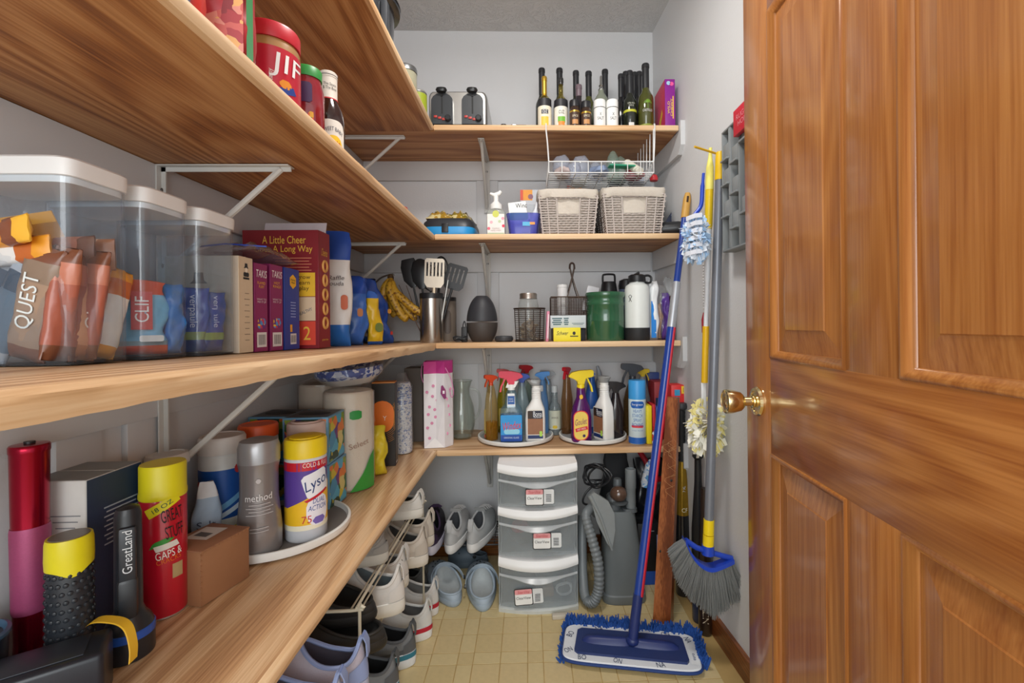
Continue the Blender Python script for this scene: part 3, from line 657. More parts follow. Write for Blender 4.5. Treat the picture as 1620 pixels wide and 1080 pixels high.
# ------------------------------------------------------------------ third shelf, back
t = T('lunch_case', 'black and bright blue hard case lying under golden foil packets', 'case', (PX(716, 1.93, 360), 1.93, Z3)); W2 = .107
g = G(); g.loft([(.0, .100, .120, 0, 0, 5), (.012, W2, .125, 0, 0, 5), (.036, W2, .125, 0, 0, 5)], 40, mi=0); g.build('bottom_shell', M('2a9be0', .35, noise=.05), t)
g = G(); g.loft([(.0362, W2, .125, 0, 0, 5), (.058, W2 * .98, .120, 0, 0, 5), (.073, W2 * .88, .108, 0, 0, 4)], 40); g.build('lid', M('2f3238', .4), t)
g = G(); g.box(-.022, .004, -.131, -.124, .012, .048, .002); g.build('latch', M('17191c', .4), t)
for k, (dx, dy, rz, lb, hx) in enumerate(((-.045, -.02, .1, 'golden foil snack packet on the blue case, lighter one', 'b08a35'), (.035, -.01, -.2, 'golden foil snack packet on the blue case, olive one near its end', '8a7a2a'))):
    t = T('foil_packet', lb, 'packet', (PX(716, 1.93, 350) + dx, 1.92 + dy, Z3 + .0735), rz)
    g = G(); q = random.Random(5 + k); N_ = 14
    vs = []; fs = []
    for j in range(N_ + 1):
        for i in range(N_ + 1):
            u, v = i / N_ - .5, j / N_ - .5; e = (1 - (2 * abs(u)) ** 3) * (1 - (2 * abs(v)) ** 3)
            vs.append((u * .105, v * .13, .003 + e * (.034 + .008 * math.sin(i * 1.9 + j * .8 + k) + .005 * q.random())))
    o = len(vs)
    vs += [(x, y, .0005) for x, y, z in vs[:]]
    for j in range(N_):
        for i in range(N_):
            a = j * (N_ + 1) + i; fs.append((a, a + 1, a + N_ + 2, a + N_ + 1)); fs.append((o + a, o + a + N_ + 1, o + a + N_ + 2, o + a + 1))
    per = [i for i in range(N_ + 1)] + [j * (N_ + 1) + N_ for j in range(1, N_ + 1)] + [N_ * (N_ + 1) + i for i in range(N_ - 1, -1, -1)] + [j * (N_ + 1) for j in range(N_ - 1, 0, -1)]
    for i in range(len(per)): a, b = per[i], per[(i + 1) % len(per)]; fs.append((a, o + a, o + b, b))
    g.add(vs, fs); g.build('foil', SPOTS(hx, ('b8943a', '5a4c1c', 'a8842e', 'd8c890'), 55, .25), t, ang=25)
# foaming soap
Y = 1.845; x = PX(785, Y, 340); t = T('soap_dispenser', 'foaming hand soap with white pump and pink floral label', 'soap', (x, Y, Z3)); rw = .038
g = G(); g.loft([(0, rw * .96, .024, 0, 0, 4), (.004, rw, .027, 0, 0, 4), (.098, rw, .027, 0, 0, 4), (.108, rw * .8, .024, 0, 0, 3), (.114, .018, .018)], 32); g.build('bottle', CLEAR('eef2ee', .35, 1.1, .05, 'd8ddd6'), t)
g = G(); g.loft([(.112, .024, .022), (.130, .025, .023), (.138, .016, .016), (.145, .010, .010), (.165, .010, .010)], 24); g.build('pump_collar', WHITE, t)
g = G(); g.tube([(-.024, -.004, .176), (-.008, 0, .170), (.012, .002, .176), (.020, .002, .186)], [.005, .009, .010, .007], 12); g.T = Matrix.Identity(4); g.tube([(0, 0, .160), (0, 0, .176)], .009, 12); g.build('pump_head', WHITE, t)
PT(t, 'label', M('f5ece8', .5), .068, .084, 0, -.0272, .046, rnd_=.003); PT(t, 'lime_emblem', M('d2d864', .5), .026, .028, 0, -.0276, .088, rnd_=.0129); PT(t, 'label_print', M('b9c9a8', .5), .066, .010, 0, -.0276, .008)
for dx, dz, c in ((-.028, .03, 'e86a7e'), (.030, .04, 'e03a5a'), (-.018, .055, 'f2b6c2'), (.015, .058, 'c8d8b0'), (.028, .070, 'f0a0b0')): PT(t, 'flower_print', M(c, .5), .012, .012, dx, -.0277, dz, rnd_=.0058)
TX(t, 'FOAMING\nHAND WASH', .014, M('9a8a86', .6), .04, 0, -.0277, .026)
# blue plastic tub with bottle, packet
Y = 1.855; x = PX(828, Y, 350); t = T('plastic_tub', 'translucent blue-purple tub holding white packets and bottles', 'tub', (x, Y, Z3))
bl = CLEAR('8a8fe0', .26, .8, .1, '7a80e0')
g = G(); g.loft([(0, .056, .045, 0, 0, 5), (.085, .067, .055, 0, 0, 5), (.088, .069, .057, 0, 0, 5), (.085, .065, .053, 0, 0, 5), (.004, .053, .042, 0, 0, 5)], 40, True, True); g.build('tub', bl, t)
PT(t, 'sticker', M('5ab4e0', .5), .03, .016, .012, -.0515, .045); PT(t, 'sticker', M('f0a04a', .5), .02, .010, .036, -.052, .047)
t = T('wipes_packet', 'white folded packet printed with black wording standing in the blue tub', 'packet', (x - .012, Y - .016, Z3 + .012), 0)
g = G(); g.T = Matrix.Rotation(R(-6), 4, 'Y'); g.box(-.037, .037, -.010, .006, 0, .128, .004); g.T = Matrix.Identity(4); g.build('packet', M('f2f3f2', .35, noise=.03), t)
TX(t, 'Winc', .018, INK, .045, .004, -.0108, .112, rot=.05); PT(t, 'green_strip', M('6fd692', .5), .076, .030, -.006, -.0106, .068, rnd_=.01)
t = T('soap_refill', 'small clear bottle beside the soap dispenser in the blue tub', 'bottle', (x - .048, Y + .006, Z3 + .006)); g = G(); g.lathe([(.009, 0), (.012, .005), (.013, .085), (.007, .10), (.006, .115)], 20); g.build('bottle', CLEAR('ffffff', .3, 1, .05), t)
t = T('spray_nozzle', 'white nozzle bottle leaning in the blue tub before the orange card', 'bottle', (x + .032, Y + .010, Z3 + .006), 0, rot=(0, R(10), 0)); g = G(); g.lathe([(.012, 0), (.016, .01), (.017, .09), (.006, .115), (.0045, .14), (.002, .15)], 20); g.build('bottle', M('e4e6ea', .3), t)
t = T('blister_card', 'orange and grey hanging product card behind the blue tub', 'card', (PX(838, 1.94, 320), 1.95, Z3), 0); h = PZ(300, 1.95, 838) - Z3
g = G(); g.box(-.040, .040, 0, .0015, 0, h); g.build('card', M('c4c6cc', .4), t); PT(t, 'orange_print', M('ec9a22', .45), .052, .045, -.014, 0, h - .023); PT(t, 'red_print', M('d8482a', .45), .012, .045, -.034, -.0003, h - .023); PT(t, 'round_print', M('8a5a6a', .45), .022, .022, .004, -.0005, h - .03, rnd_=.0108)
g = G(); g.loft([(.02, .030, .010, 0, -.010, 4), (h * .7, .028, .009, 0, -.009, 4)], 24); g.build('blister', CLEAR('ffffff', .12, 1.2, .03), t)
# wicker baskets
wick = M('c4bab4', .75, noise=.25, scale=90); cloth = M('cfc6ba', .85, noise=.06, scale=60, bump=.4, bscale=90)
def wicker(label, pl, pr, pt, rz=0):
    Yf = 1.80; xa, xb = PX(pl, Yf, pt), PX(pr, Yf, pt); h = PZ(pt, Yf, (pl + pr) / 2) - Z3; W = (xb - xa) / 2; D = .13
    t = T('wicker_basket', label, 'basket', ((xa + xb) / 2, Yf + D, Z3), rz)
    def per(z, o=0):   # half extents at height z
        k = .84 + .16 * z / h; return W * k + o, D * (.88 + .12 * z / h) + o
    g = G(); nst = 17; zt = h * .80
    hw = W * .40   # handle opening
    for i in range(nst):
        z = .004 + (h * .86 - .004) * i / (nst - 1); a, b = per(z); P = []
        N = 22
        side = [(-a + 2 * a * k / N, -b) for k in range(N)] + [(a, -b + 2 * b * k / N) for k in range(N)] + [(a - 2 * a * k / N, b) for k in range(N)] + [(-a, b - 2 * b * k / N) for k in range(N)]
        sg = 1 if i % 2 else -1
        for k, (u, v) in enumerate(side):
            o = .0022 * sg * math.cos(k * PI); u2 = u * (1 + o / W); v2 = v * (1 + o / D); P.append((u2, v2, z + rnd.uniform(-.0007, .0007)))
        if h * .46 < z < h * .80:      # cut for the handle hole on the front
            idx = [k for k, q in enumerate(side) if not (abs(q[0]) < hw and q[1] < -b * .98)]
            # start right of the hole, go round to its left edge
            st_ = max(k for k, q in enumerate(side[:N]) if q[0] <= hw * 1.0) + 1
            order = [P[(st_ + k) % len(P)] for k in range(len(idx))]
            g.tube(order, .0031, 5)
        else: g.tube(P, .0031, 5, closed=True)
    o = g.build('weave', wick, t, kind='stuff')
    for fx, fy in [(-.98, -1), (.98, -1), (-.72, -1), (.72, -1), (-.4, -1), (.4, -1), (-1, -.5), (-1, 0), (-1, .5), (1, -.5), (1, 0), (1, .5), (-.5, 1), (.5, 1)]:
        a0, b0 = per(0, .001); a1, b1 = per(h * .86, .001)
        wire(t, (fx * a0, fy * b0, 0), (fx * a1, fy * b1, h * .86), .003, wick, 'stake')
    # cloth liner: inner sack and folded-over rim
    g = G(); a, b = per(h, .004); a2, b2 = per(h * .80, .006); n_ = 64; q = random.Random(pl)
    rs = []
    for (ex, ey, z, wv) in ((a2, b2, h * .80, .003), (a2 * 1.005, b2 * 1.01, h * .81, .002), (a * 1.01, b * 1.01, h * .96, .0015), (a * .995, b * .995, h, .0015), (a * .96, b * .96, h * .985, .001), (a * .90, b * .90, h * .8, .001), (a * .74, b * .74, .012, .001)):
        rr = ring(n_, ex, ey, 0, 0, z, 9); rs.append([(x_, y_, z_ + wv * math.sin(i_ * .7 + q.random() * .8)) for i_, (x_, y_, z_) in enumerate(rr)])
    g.rings(rs, False, True); g.build('cloth_liner', cloth, t, ang=60)
    g = G(); N_ = 10; vs = []; fs = []   # liner bulging in the handle opening
    for j in range(N_ + 1):
        for i in range(N_ + 1):
            u, v = i / N_, j / N_; z = h * (.47 + .36 * v); bb = per(z)[1]
            vs.append((-hw * .95 + hw * 1.9 * u, -bb + .007 - .006 * math.sin(u * PI) * (1 - v) - .002 * math.sin(u * 9 + v * 4), z))
    for j in range(N_):
        for i in range(N_): a = j * (N_ + 1) + i; fs.append((a, a + 1, a + N_ + 2, a + N_ + 1))
    g.add(vs, fs); g.build('liner_in_handle', cloth, t)
    return t
wicker('grey wicker basket with beige cloth liner next to the blue tub', 851, 947, 299)
wicker('grey wicker basket with beige cloth liner nearest the corner wall', 953, 1054, 296)
# things behind / right of the baskets
t = pack('small_carton', 'orange and white carton edge showing above the first wicker basket', 'box', .105, .05, PZ(294, 2.08, 914) - Z3, (PX(914, 2.08, 294), 2.095 - .01, Z3), body=M('c8ccd0', .5)); PT(t, 'orange_print', M('e8952a', .5), .06, .05, -.01, -.025, PZ(294, 2.08, 914) - Z3 - .026); PT(t, 'red_print', M('dd4a2a', .5), .011, .05, -.046, -.025, PZ(294, 2.08, 914) - Z3 - .026)
pack('small_carton', 'plain white carton top showing above the second wicker basket', 'box', .055, .04, PZ(291, 2.08, 1020) - Z3, (PX(1020, 2.08, 291), 2.085, Z3), body=M('c9ced4', .5))
t = T('hair_dryer', 'black hair dryer lying at the end of the third shelf', 'hair dryer', (PX(1066, 1.83, 350), 1.835, Z3 + .0295), R(-20))
g = G(); g.T = Matrix.Rotation(PI / 2, 4, 'Y'); g.lathe([(.023, -.055), (.029, -.05), (.029, .02), (.022, .05)], 24); g.T = Matrix.Identity(4); g.build('barrel', M('26282c', .35), t)
g = G(); g.tube([(.015, .01, -.0), (.03, .03, .012), (.035, .06, .022)], [.015, .013, .012], 12); g.build('handle', M('202226', .4), t)
g = G(); g.T = Matrix.Translation((-.055, 0, 0)) @ Matrix.Rotation(-PI / 2, 4, 'Y'); g.lathe([(.022, 0), (.022, .004), (.005, .004)], 24); g.T = Matrix.Identity(4); g.build('nozzle', M('4a4d52', .4, .4), t)
t = T('blister_pack', 'dark blue and red blister pack leaning behind the hair dryer', 'packet', (PX(1050, 1.90, 345), 1.915, Z3), 0, rot=(0, R(32), 0))
g = G(); g.box(-.03, .03, 0, .004, 0, .155, .001); g.build('card', M('2a3350', .35), t); PT(t, 'red_print', M('c8323a', .4), .02, .06, .014, 0, .07); PT(t, 'silver_print', M('9aa4c0', .3), .03, .03, -.01, -.0002, .12)
tub('red_tin', 'small red tin at the back of the third side shelf', 'can', .026, .085, (-.47, 1.70, Z3), 0, M('b8333a', .4), M('c03a40', .4), .01)
# under-shelf wire basket
ww = M('dcdddd', .35, noise=.04); rim_z, bot_z = 1.698, 1.655; xa, xb, ya, yb = PX(868, 1.755, 245), PX(1034, 1.755, 243), 1.755, 2.075
t = T('hanging_wire_basket', 'white wire basket hanging under the topmost back shelf', 'basket', ((xa + xb) / 2, 1.9, rim_z)); ox, oy = (xa + xb) / 2, 1.9
def L_(x, y, z): return (x - ox, y - oy, z - rim_z)
g = G(); g.tube([L_(xa, ya, rim_z), L_(xb, ya, rim_z), L_(xb, yb, rim_z), L_(xa, yb, rim_z)], .0026, 8, closed=True); g.build('rim', ww, t)
g = G(); g.tube([L_(xa, ya, bot_z), L_(xb, ya, bot_z), L_(xb, yb, bot_z), L_(xa, yb, bot_z)], .0024, 8, closed=True); g.build('lower_rim', ww, t)
for k in range(9):
    x = xa + (xb - xa) * k / 8
    wire(t, L_(x, ya, rim_z), L_(x, ya, bot_z), .0019, ww); wire(t, L_(x, ya, bot_z), L_(x, yb, bot_z), .0017, ww); wire(t, L_(x, yb, rim_z), L_(x, yb, bot_z), .0017, ww)
for k in range(13):
    y = ya + (yb - ya) * k / 12; wire(t, L_(xa, y, bot_z), L_(xb, y, bot_z), .0016, ww)
    for x in (xa, xb): wire(t, L_(x, y, rim_z), L_(x, y, bot_z), .0016, ww)
for k in range(6):
    y = 1.762 + .05 * k
    wire(t, L_(xb, y, rim_z), L_(xb + .002, y, 1.8275), .0018, ww)
for x, lx in ((xa - .008, xa), (xb + .010, xb)):
    g = G(); g.tube(catmull([L_(lx, ya, rim_z), L_((x + lx) / 2, ya + .004, 1.77), L_(x, YF - .0075, 1.825), L_(x, YF - .0085, 1.847), L_(x, YF + .0, 1.8535), L_(x, YF + .03, 1.8525), L_(x, 1.93, 1.8525)], 5), .0028, 8); g.build('hook_arm', ww, t)
# contents of the hanging basket
cl = CLEAR('e6ebf4', .30, 1.2, .05, 'cfd6e6')
t = T('plastic_bag', 'crumpled clear plastic bag of round things in the hanging basket', 'bag', (PX(905, 1.9, 245), 1.90, bot_z + .004))
g = G(); q = random.Random(3)
for cx, cy, cz, r_ in ((-.045, -.02, .062, .040), (.035, -.02, .060, .040), (0, .05, .055, .04), (.10, .0, .045, .036), (-.0, -.07, .03, .03)): g.ball((cx, cy, cz), r_, r_, r_ * 1.2, 14, 8)
g.v = [(x + .003 * math.sin(z * 160 + y * 90), y, z + .003 * math.sin(x * 150)) for x, y, z in g.v]; g.build('plastic', cl, t)
for k, (pc, lb) in enumerate(((968, 'clear domed bubble pack in the hanging basket'), (982, 'clear domed bubble pack next to the green strip in the basket'))):
    t = T('bubble_pack', lb, 'packet', (PX(pc, 1.86, 240), 1.84 + .03 * k, bot_z + .004)); g = G(); g.loft([(0, .025, .03), (.05, .027, .03), (.085, .022, .022), (.105 - .01 * k, .012, .012), (.112 - .01 * k, .003, .003)], 20); g.build('dome', CLEAR('d8e8e2', .18, 1.3, .03, 'b8d0c4'), t)
t = T('green_packet', 'flat green packet in the hanging basket', 'packet', (PX(983, 1.80, 250), 1.80, bot_z + .036), .1); g = G(); g.box(-.052, .052, -.02, .02, 0, .006, .002); g.build('packet', M('2f9f7c', .4), t)
t = T('paper_roll', 'white rolled tube sticking out of the hanging basket', 'roll', (PX(1012, 1.78, 262), 1.775, bot_z + .012), 0, rot=(R(-55), R(-28), 0)); g = G(); g.lathe([(.015, 0), (.016, .03), (.021, .10), (.022, .115), (.017, .115), (.012, .01)], 24); g.build('roll', M('e6e3d4', .6), t)
for k, (x_, y_, c, lb) in enumerate(((890, 1.82, 'b8a8a6', 'pale cardboard flap in the hanging basket, near its start'), (915, 1.93, 'd4d2ca', 'white cloth bundle in the middle of the hanging basket'), (948, 1.80, '7a8aa8', 'blue-grey pouch in the hanging basket'), (975, 1.93, '3a3c46', 'black strap bundle in the hanging basket'), (1008, 1.93, 'a8b0c0', 'light grey fabric pouch in the hanging basket'), (1003, 1.84, '8a2438', 'dark red pouch in the hanging basket'))):
    t = T('pouch', lb, 'pouch', (PX(x_, y_, 262), y_, bot_z + .003), .3 * k); g = G(); g.loft([(0, .024, .030), (.012, .034, .042), (.030, .030, .036), (.038, .012, .015)], 18)
    g.v = [(x + .004 * math.sin(y * 130 + k), y + .004 * math.sin(x * 170), z + .003 * math.sin(x * 200 + y * 140)) for x, y, z in g.v]; g.build('fabric', M(c, .6, noise=.2), t)
t = T('red_trinket', 'small red cap at the end of the hanging basket', 'cap', (PX(1031, 1.90, 262), 1.87, bot_z + .004), 0); g = G(); g.lathe([(.016, 0), (.017, .01), (.013, .022), (.006, .026)], 20); g.build('cap', M('c22c34', .4), t)
# ------------------------------------------------------------------ second shelf, back
def on2(name, label, cat, pl, pr, pt, Y, **k):
    c, r_, zt = fitr(pl, pr, pt, Y); return c, r_, zt - Z2
c, r_, h = on2(0, 0, 0, 664, 701, 464, 1.86)
t = T('utensil_holder', 'brushed steel utensil canister with black rim at the shelf corner', 'utensil holder', (c, 1.86, Z2)); CX = c
st_ = M('a9a39c', .26, metal=.95, noise=.06, scale=10)
g = G(); g.lathe([(r_ * .98, 0), (r_, .003), (r_, h - .02), (r_ * .9, h - .02), (r_ * .9, .02)], 40); g.build('canister', st_, t)
g = G(); g.lathe([(r_ * 1.02, h - .022), (r_ * 1.03, h - .003), (r_ * 1.0, h), (r_ * .90, h), (r_ * .88, h - .03)], 40, False, False); g.build('rim', BLACK, t)
def utensil(label, dx, dy, tilt, rz, parts, top=.0, kind='utensil'):
    t = T(kind, label, 'kitchen utensil', (CX + dx, 1.86 + dy, Z2 + .02), 0, rot=(tilt[0], tilt[1], 0)); 
    for nm, gg, m in parts: gg.build(nm, m, t)
    return t
def handle(L0, L1, r0=.005, r1=.004, flat=1.0): g = G(); g.loft([(L0, r0, r0 * flat), (L1, r1, r1 * flat)], 12); return g
blk = M('1f2023', .4, noise=.1)
# slotted turner (steel)
g = G(); hd = []
def slotted(w0, w1, z0, z1, th, slots, sz0, sz1, sw):
    g = G(); n_ = slots; W = w0
    g.prism([(-w0 * .35, z0), (w0 * .35, z0), (w0 * .5, z0 + .018), (w0 * .5, sz0), (-w0 * .5, sz0), (-w0 * .5, z0 + .018)], -th, th)
    g.prism([(-w1 * .5, sz1), (w1 * .5, sz1), (w1 * .5, z1 - .008), (w1 * .42, z1), (-w1 * .42, z1), (-w1 * .5, z1 - .008)], -th, th)
    bars = n_ + 1; tot = w0; bw = (tot - n_ * sw) / bars
    for k in range(bars): x0 = -tot / 2 + k * (bw + sw); g.box(x0, x0 + bw, -th, th, sz0 - .0005, sz1 + .0005)
    return g
utensil('steel slotted turner, frontmost tool in the utensil canister', .008, -.030, (R(3), R(3)), 0, [('blade', slotted(.078, .078, .200, .315, .001, 5, .245, .300, .007), M('cbbfae', .35, .6, noise=.05)), ('handle', handle(0, .20, .006, .007, .5), M('c7b79f', .4, .6))])
utensil('black slotted turner leaning right out of the utensil canister', .022, .01, (R(-4), R(16)), 0, [('blade', slotted(.085, .085, .205, .31, .0015, 4, .235, .295, .006), blk), ('handle', handle(0, .21, .006, .005), blk)])
g = G(); g.loft([(.20, .012, .004), (.235, .036, .010), (.28, .040, .013), (.315, .028, .008), (.325, .008, .003)], 20)
utensil('black solid spoon leaning left out of the utensil canister', -.018, .002, (R(-3), R(-6)), 0, [('bowl', g, M('26282b', .35)), ('handle', handle(0, .205), blk)])
g = G(); g.loft([(.21, .010, .003), (.245, .034, .006), (.30, .036, .007), (.33, .026, .005)], 20)
utensil('black ladle-shaped spoon at the far left of the utensil canister', -.032, .012, (R(-2), R(-12)), 0, [('bowl', g, blk), ('handle', handle(0, .215), blk)])
g = G()
for k in range(9):
    a = PI * k / 9; rr_ = .034
    g.tube([(rr_ * math.sin(PI * u / 12) * math.cos(a), rr_ * math.sin(PI * u / 12) * math.sin(a), .215 + .125 * (1 - math.cos(PI * u / 12)) / 2) for u in range(13)], .0016, 5)
utensil('black wire whisk rising highest out of the utensil canister', .012, .018, (R(-6), R(3)), 0, [('whisk_wires', g, blk), ('handle', handle(0, .215, .007, .005), blk)], kind='whisk')
g = G(); g.tube(catmull([(.0, 0, .19), (.028, 0, .215), (.034, 0, .26), (0, 0, .30), (-.034, 0, .26), (-.028, 0, .215), (0, 0, .19)], 5), .0028, 7)
utensil('black looped masher in the utensil canister behind the steel turner', -.004, .028, (R(-4), R(-2)), 0, [('loop', g, M('2c2d30', .3, .4)), ('handle', handle(0, .19), blk)])
for k, (dx, tl, lb) in enumerate(((-.035, -24, 'thin brown skewer sticking out at the left of the utensil canister'), (-.028, -19, 'second thin brown skewer close to the black spoon'))):
    utensil(lb, dx, .0, (0, R(tl)), 0, [('stick', handle(0, .235 - k * .01, .0022, .0012), M('5a4030', .6))], kind='skewer')
utensil('steel tongs handle at the right inside of the utensil canister', .030, -.012, (R(2), R(10)), 0, [('arm', handle(0, .235, .005, .003, .5), M('a8a8a4', .3, .8))], kind='tongs')
c, r_, h = on2(0, 0, 0, 699, 717, 472, 1.955)
t = T('jar_holder', 'brown-grey canister with oval emblem behind the steel canister', 'canister', (c, 1.955, Z2))
g = G(); g.lathe([(.034, 0), (.036, .004), (.036, h - .01), (.034, h), (.030, h - .002)], 32); g.build('body', M('6c6258', .5), t); PT(t, 'emblem', M('463a32', .5), .03, .10, cyl=.0362, rnd_=.0149, z=h * .45, a=.15)
g = G(); g.lathe([(.0365, h - .012), (.0365, h + .004), (.01, h + .006)], 28); g.build('lid', BLACK, t)
g = G(); g.tube([(0.0, 0, h), (.002, 0, h + .02)], .006, 10); g.build('lid_knob', M('a8a6a2', .4), t)
# charger cable heap
t = T('cable_bundle', 'tangled black charger cables heaped beside the egg-shaped diffuser', 'cable', (PX(727, 1.86), 1.87, Z2)); g = G(); q = random.Random(9)
P = [(q.uniform(-.032, .036), q.uniform(-.02, .02), .004 + q.random() * .022) for _ in range(22)]; g.tube(catmull(P, 5), .0022, 6)
g.build('cable', blk, t); g = G(); g.tube(catmull([(.02, 0, .01), (.012, .0, .06), (.018, .01, .085), (.026, 0, .04), (.022, -.01, .01)], 6), .002, 6); g.build('cable_loop', blk, t)
g = G(); g.box(.006, .030, -.008, .014, .0, .062, .004); g.build('adapter', M('232427', .5), t)
# egg
c, r_, h = on2(0, 0, 0, 737.5, 787, 468, 1.90)
t = T('aroma_diffuser', 'matte charcoal egg-shaped diffuser with two-tone body', 'diffuser', (c, 1.90, Z2))
pr = []
for k in range(25):
    u = k / 24; z = h * u; rr_ = r_ * (math.sin(PI * min(1, (u * .80 + .14))) ** .62) * (1.03 if u < .5 else 1.0); pr.append((rr_, z))
pr = [(r_ * (1 - ((u - .42) / .62) ** 2) ** .5 if u > .42 else r_ * (1 - ((.42 - u) / .52) ** 2.2) ** .5, h * u) for u in [k / 24 for k in range(25)]]
pr = [(max(a, r_ * .32), b) for a, b in pr]
lo = [p for p in pr if p[1] <= h * .43]; hi = [p for p in pr if p[1] >= h * .43]
g = G(); g.lathe(lo, 44); g.build('base', M('453f3c', .55), t); g = G(); g.lathe([(hi[0][0] * .985, hi[0][1] - .002)] + [(a * .985, b) for a, b in hi[:-1]] + [(r_ * .34, h), (r_ * .30, h - .004)], 44); g.build('cover', M('34353a', .5), t)
c, r_, h = on2(0, 0, 0, 782, 812, 526, 1.86)
t = T('puck_lid', 'flat charcoal round puck in front of the wall near the diffuser', 'lid', (c, 1.87, Z2)); g = G(); g.loft([(0, .030, .030), (.005, .037, .037), (.016, .038, .038), (.023, .033, .033), (.024, .02, .02), (.020, .016, .016)], 32); g.build('puck', M('3a3b3e', .5), t)
# wire basket with jar
brz = M('4a3c34', .45, .5); c, r_, h = on2(0, 0, 0, 813, 862, 488, 1.87)
t = T('round_wire_basket', 'bronze round wire basket holding a glass jar', 'basket', (c, 1.87, Z2)); hb = h
def circ(g, r_, z, rad, n=40): g.tube([(r_ * math.cos(2 * PI * k / n), r_ * math.sin(2 * PI * k / n), z) for k in range(n)], rad, 5, closed=True)
g = G()
for k in range(1, 17): circ(g, r_ * (.90 + .10 * k / 17), hb * k / 17, .0009)
g.build('ring_wires', brz, t, kind='stuff')
g = G(); circ(g, r_, hb, .003); g.build('top_rim', brz, t); g = G(); circ(g, r_ * .9, .003, .003); g.lathe([(r_ * .88, .001), (r_ * .88, .003)], 32); g.build('bottom_rim', brz, t)
for k in range(12): a = 2 * PI * (k + .5) / 12; wire(t, (r_ * .9 * math.cos(a), r_ * .9 * math.sin(a), 0), (r_ * math.cos(a), r_ * math.sin(a), hb), .0014, brz)
zj = PZ(464, 1.87, 833) - Z2
t = T('glass_jar', 'glass canning jar with steel lid and coins inside the bronze basket', 'jar', (c - .004, 1.87, Z2 + .005)); zj -= .005; r2 = .042
g = G(); g.lathe([(r2 * .9, 0), (r2, .008), (r2, zj * .72), (r2 * .86, zj * .86), (r2 * .82, zj * .90)], 36, True, False); g.build('glass', CLEAR('eef2ee', .10, 1.3, .02), t)
g = G(); g.lathe([(r2 * .86, zj * .88), (r2 * .86, zj * .90), (r2 * .84, zj * .91), (r2 * .86, zj - .004), (r2 * .80, zj)], 36); g.build('lid', M('b4aca4', .3, .9), t)
g = G(); q = random.Random(4)
for k in range(110):
    a, d = q.random() * 6.28, r2 * .85 * q.random() ** .5; g.T = Matrix.Translation((d * math.cos(a), d * math.sin(a), .006 + .085 * q.random() * (1 - .4 * (d / r2)))) @ Matrix.Rotation(q.random() * 3, 4, Vector((q.random() - .5, q.random() - .5, q.random() - .5)).normalized()); g.lathe([(.008, -.0007), (.008, .0007)], 8)
g.T = Matrix.Identity(4); g.build('coins', M('b9a68c', .35, .7, noise=.3, scale=80), t, kind='stuff')
# pink pack
t = T('pink_packet', 'thin pink and white packet leaning beside the bronze wire basket', 'packet', (PX(865, 1.83), 1.84, Z2), 0, rot=(0, R(3), 0)); h = PZ(492, 1.83, 865) - Z2
g = G(); g.box(-.006, .006, -.022, .022, 0, h, .003); g.build('packet', M('d98aa4', .4), t); PT(t, 'white_print', M('f0dde2', .5), .004, h * .8, .002, -.022, h / 2)
# stacked boxes, caddy
def cz(pl, pr, pt, Y): return (PX(pl, Y, pt) + PX(pr, Y, pt)) / 2, PX(pr, Y, pt) - PX(pl, Y, pt), PZ(pt, Y, (pl + pr) / 2)
x, w_, zt = cz(874, 926, 519, 1.86); zs_b = zt
t = pack('black_carton', 'black carton under the white label box', 'box', w_, .10, zt - Z2 - .001, (x, 1.91 + .002, Z2), body=M('23252c', .5)); TX(t, 'ITEM', .006, M('9aa0aa', .5), .02, -.025, -.05, .006)
x2, w2, zt2 = cz(875, 919, 518, 1.83); t = pack('yellow_box', 'small yellow box with black script at the shelf edge', 'box', w2 * .97, .04, Z2 * 0 + PZ(519, 1.815) - Z2, (x2 - .001, 1.835, Z2), body=M('efe02c', .45, noise=.03))
hh = PZ(519, 1.815) - Z2; TX(t, 'Schwer', .016, INK, .045, -.018, -.02, hh * .62, slant=.3); g = G(); PT(t, 'emblem', INK, .012, .014, .028, -.02, hh * .6, rnd_=.0059); PT(t, 'emblem_line', INK, .032, .004, .028, -.02, hh * .38)
x, w_, zt = cz(870.5, 927, 498.5, 1.84); zb_ = zs_b + .0
t = pack('white_label_box', 'pale grey box with printed codes stacked above the yellow box', 'box', w_, .10, zt - zb_ - .001, (x, 1.89, zb_ + .0005), body=M('c9d2d6', .5, noise=.03)); hw_ = zt - zb_; YB2 = 1.89
for k, (dx, ww_) in enumerate(((-.045, .04), (-.008, .02), (.040, .05))):
    for j in range(4 if k < 2 else 2): PT(t, 'print_line', M('4a6a72', .6), ww_ * (1 - .2 * (j % 2)), .005 if k < 2 else .002, dx, -.05, hw_ * .75 - j * (.008 if k < 2 else .005) - (.02 if k == 2 else 0))
zc = zt + .0005; c, r_, _ = fitr(871, 926, 470, 1.87); hc = PZ(470, 1.87, 898) - zc
t = T('wire_caddy', 'bronze rectangular wire caddy with tall crossed handle', 'basket', (c, 1.89, zc)); wx, wy = r_, .045
g = G()
for k in range(1, 11): z = hc * k / 11; g.tube([(-wx, -wy, z), (wx, -wy, z), (wx, wy, z), (-wx, wy, z)], .0010, 5, closed=True)
g.build('ring_wires', brz, t, kind='stuff')
g = G(); g.tube([(-wx, -wy, hc), (wx, -wy, hc), (wx, wy, hc), (-wx, wy, hc)], .0028, 6, closed=True); g.build('top_rim', brz, t)
g = G(); g.box(-wx, wx, -wy, wy, 0, .002); g.build('bottom_plate', brz, t)
for k in range(8): u = -1 + 2 * k / 7; wire(t, (u * wx, -wy, 0), (u * wx, -wy, hc), .0012, brz); wire(t, (u * wx, wy, 0), (u * wx, wy, hc), .0012, brz)
for s_ in (-1, 1):
    for k in (-.5, .5): wire(t, (s_ * wx, k * wy, 0), (s_ * wx, k * wy, hc), .0012, brz)
zh = PZ(416, 1.89, 907) - zc; xh = .020
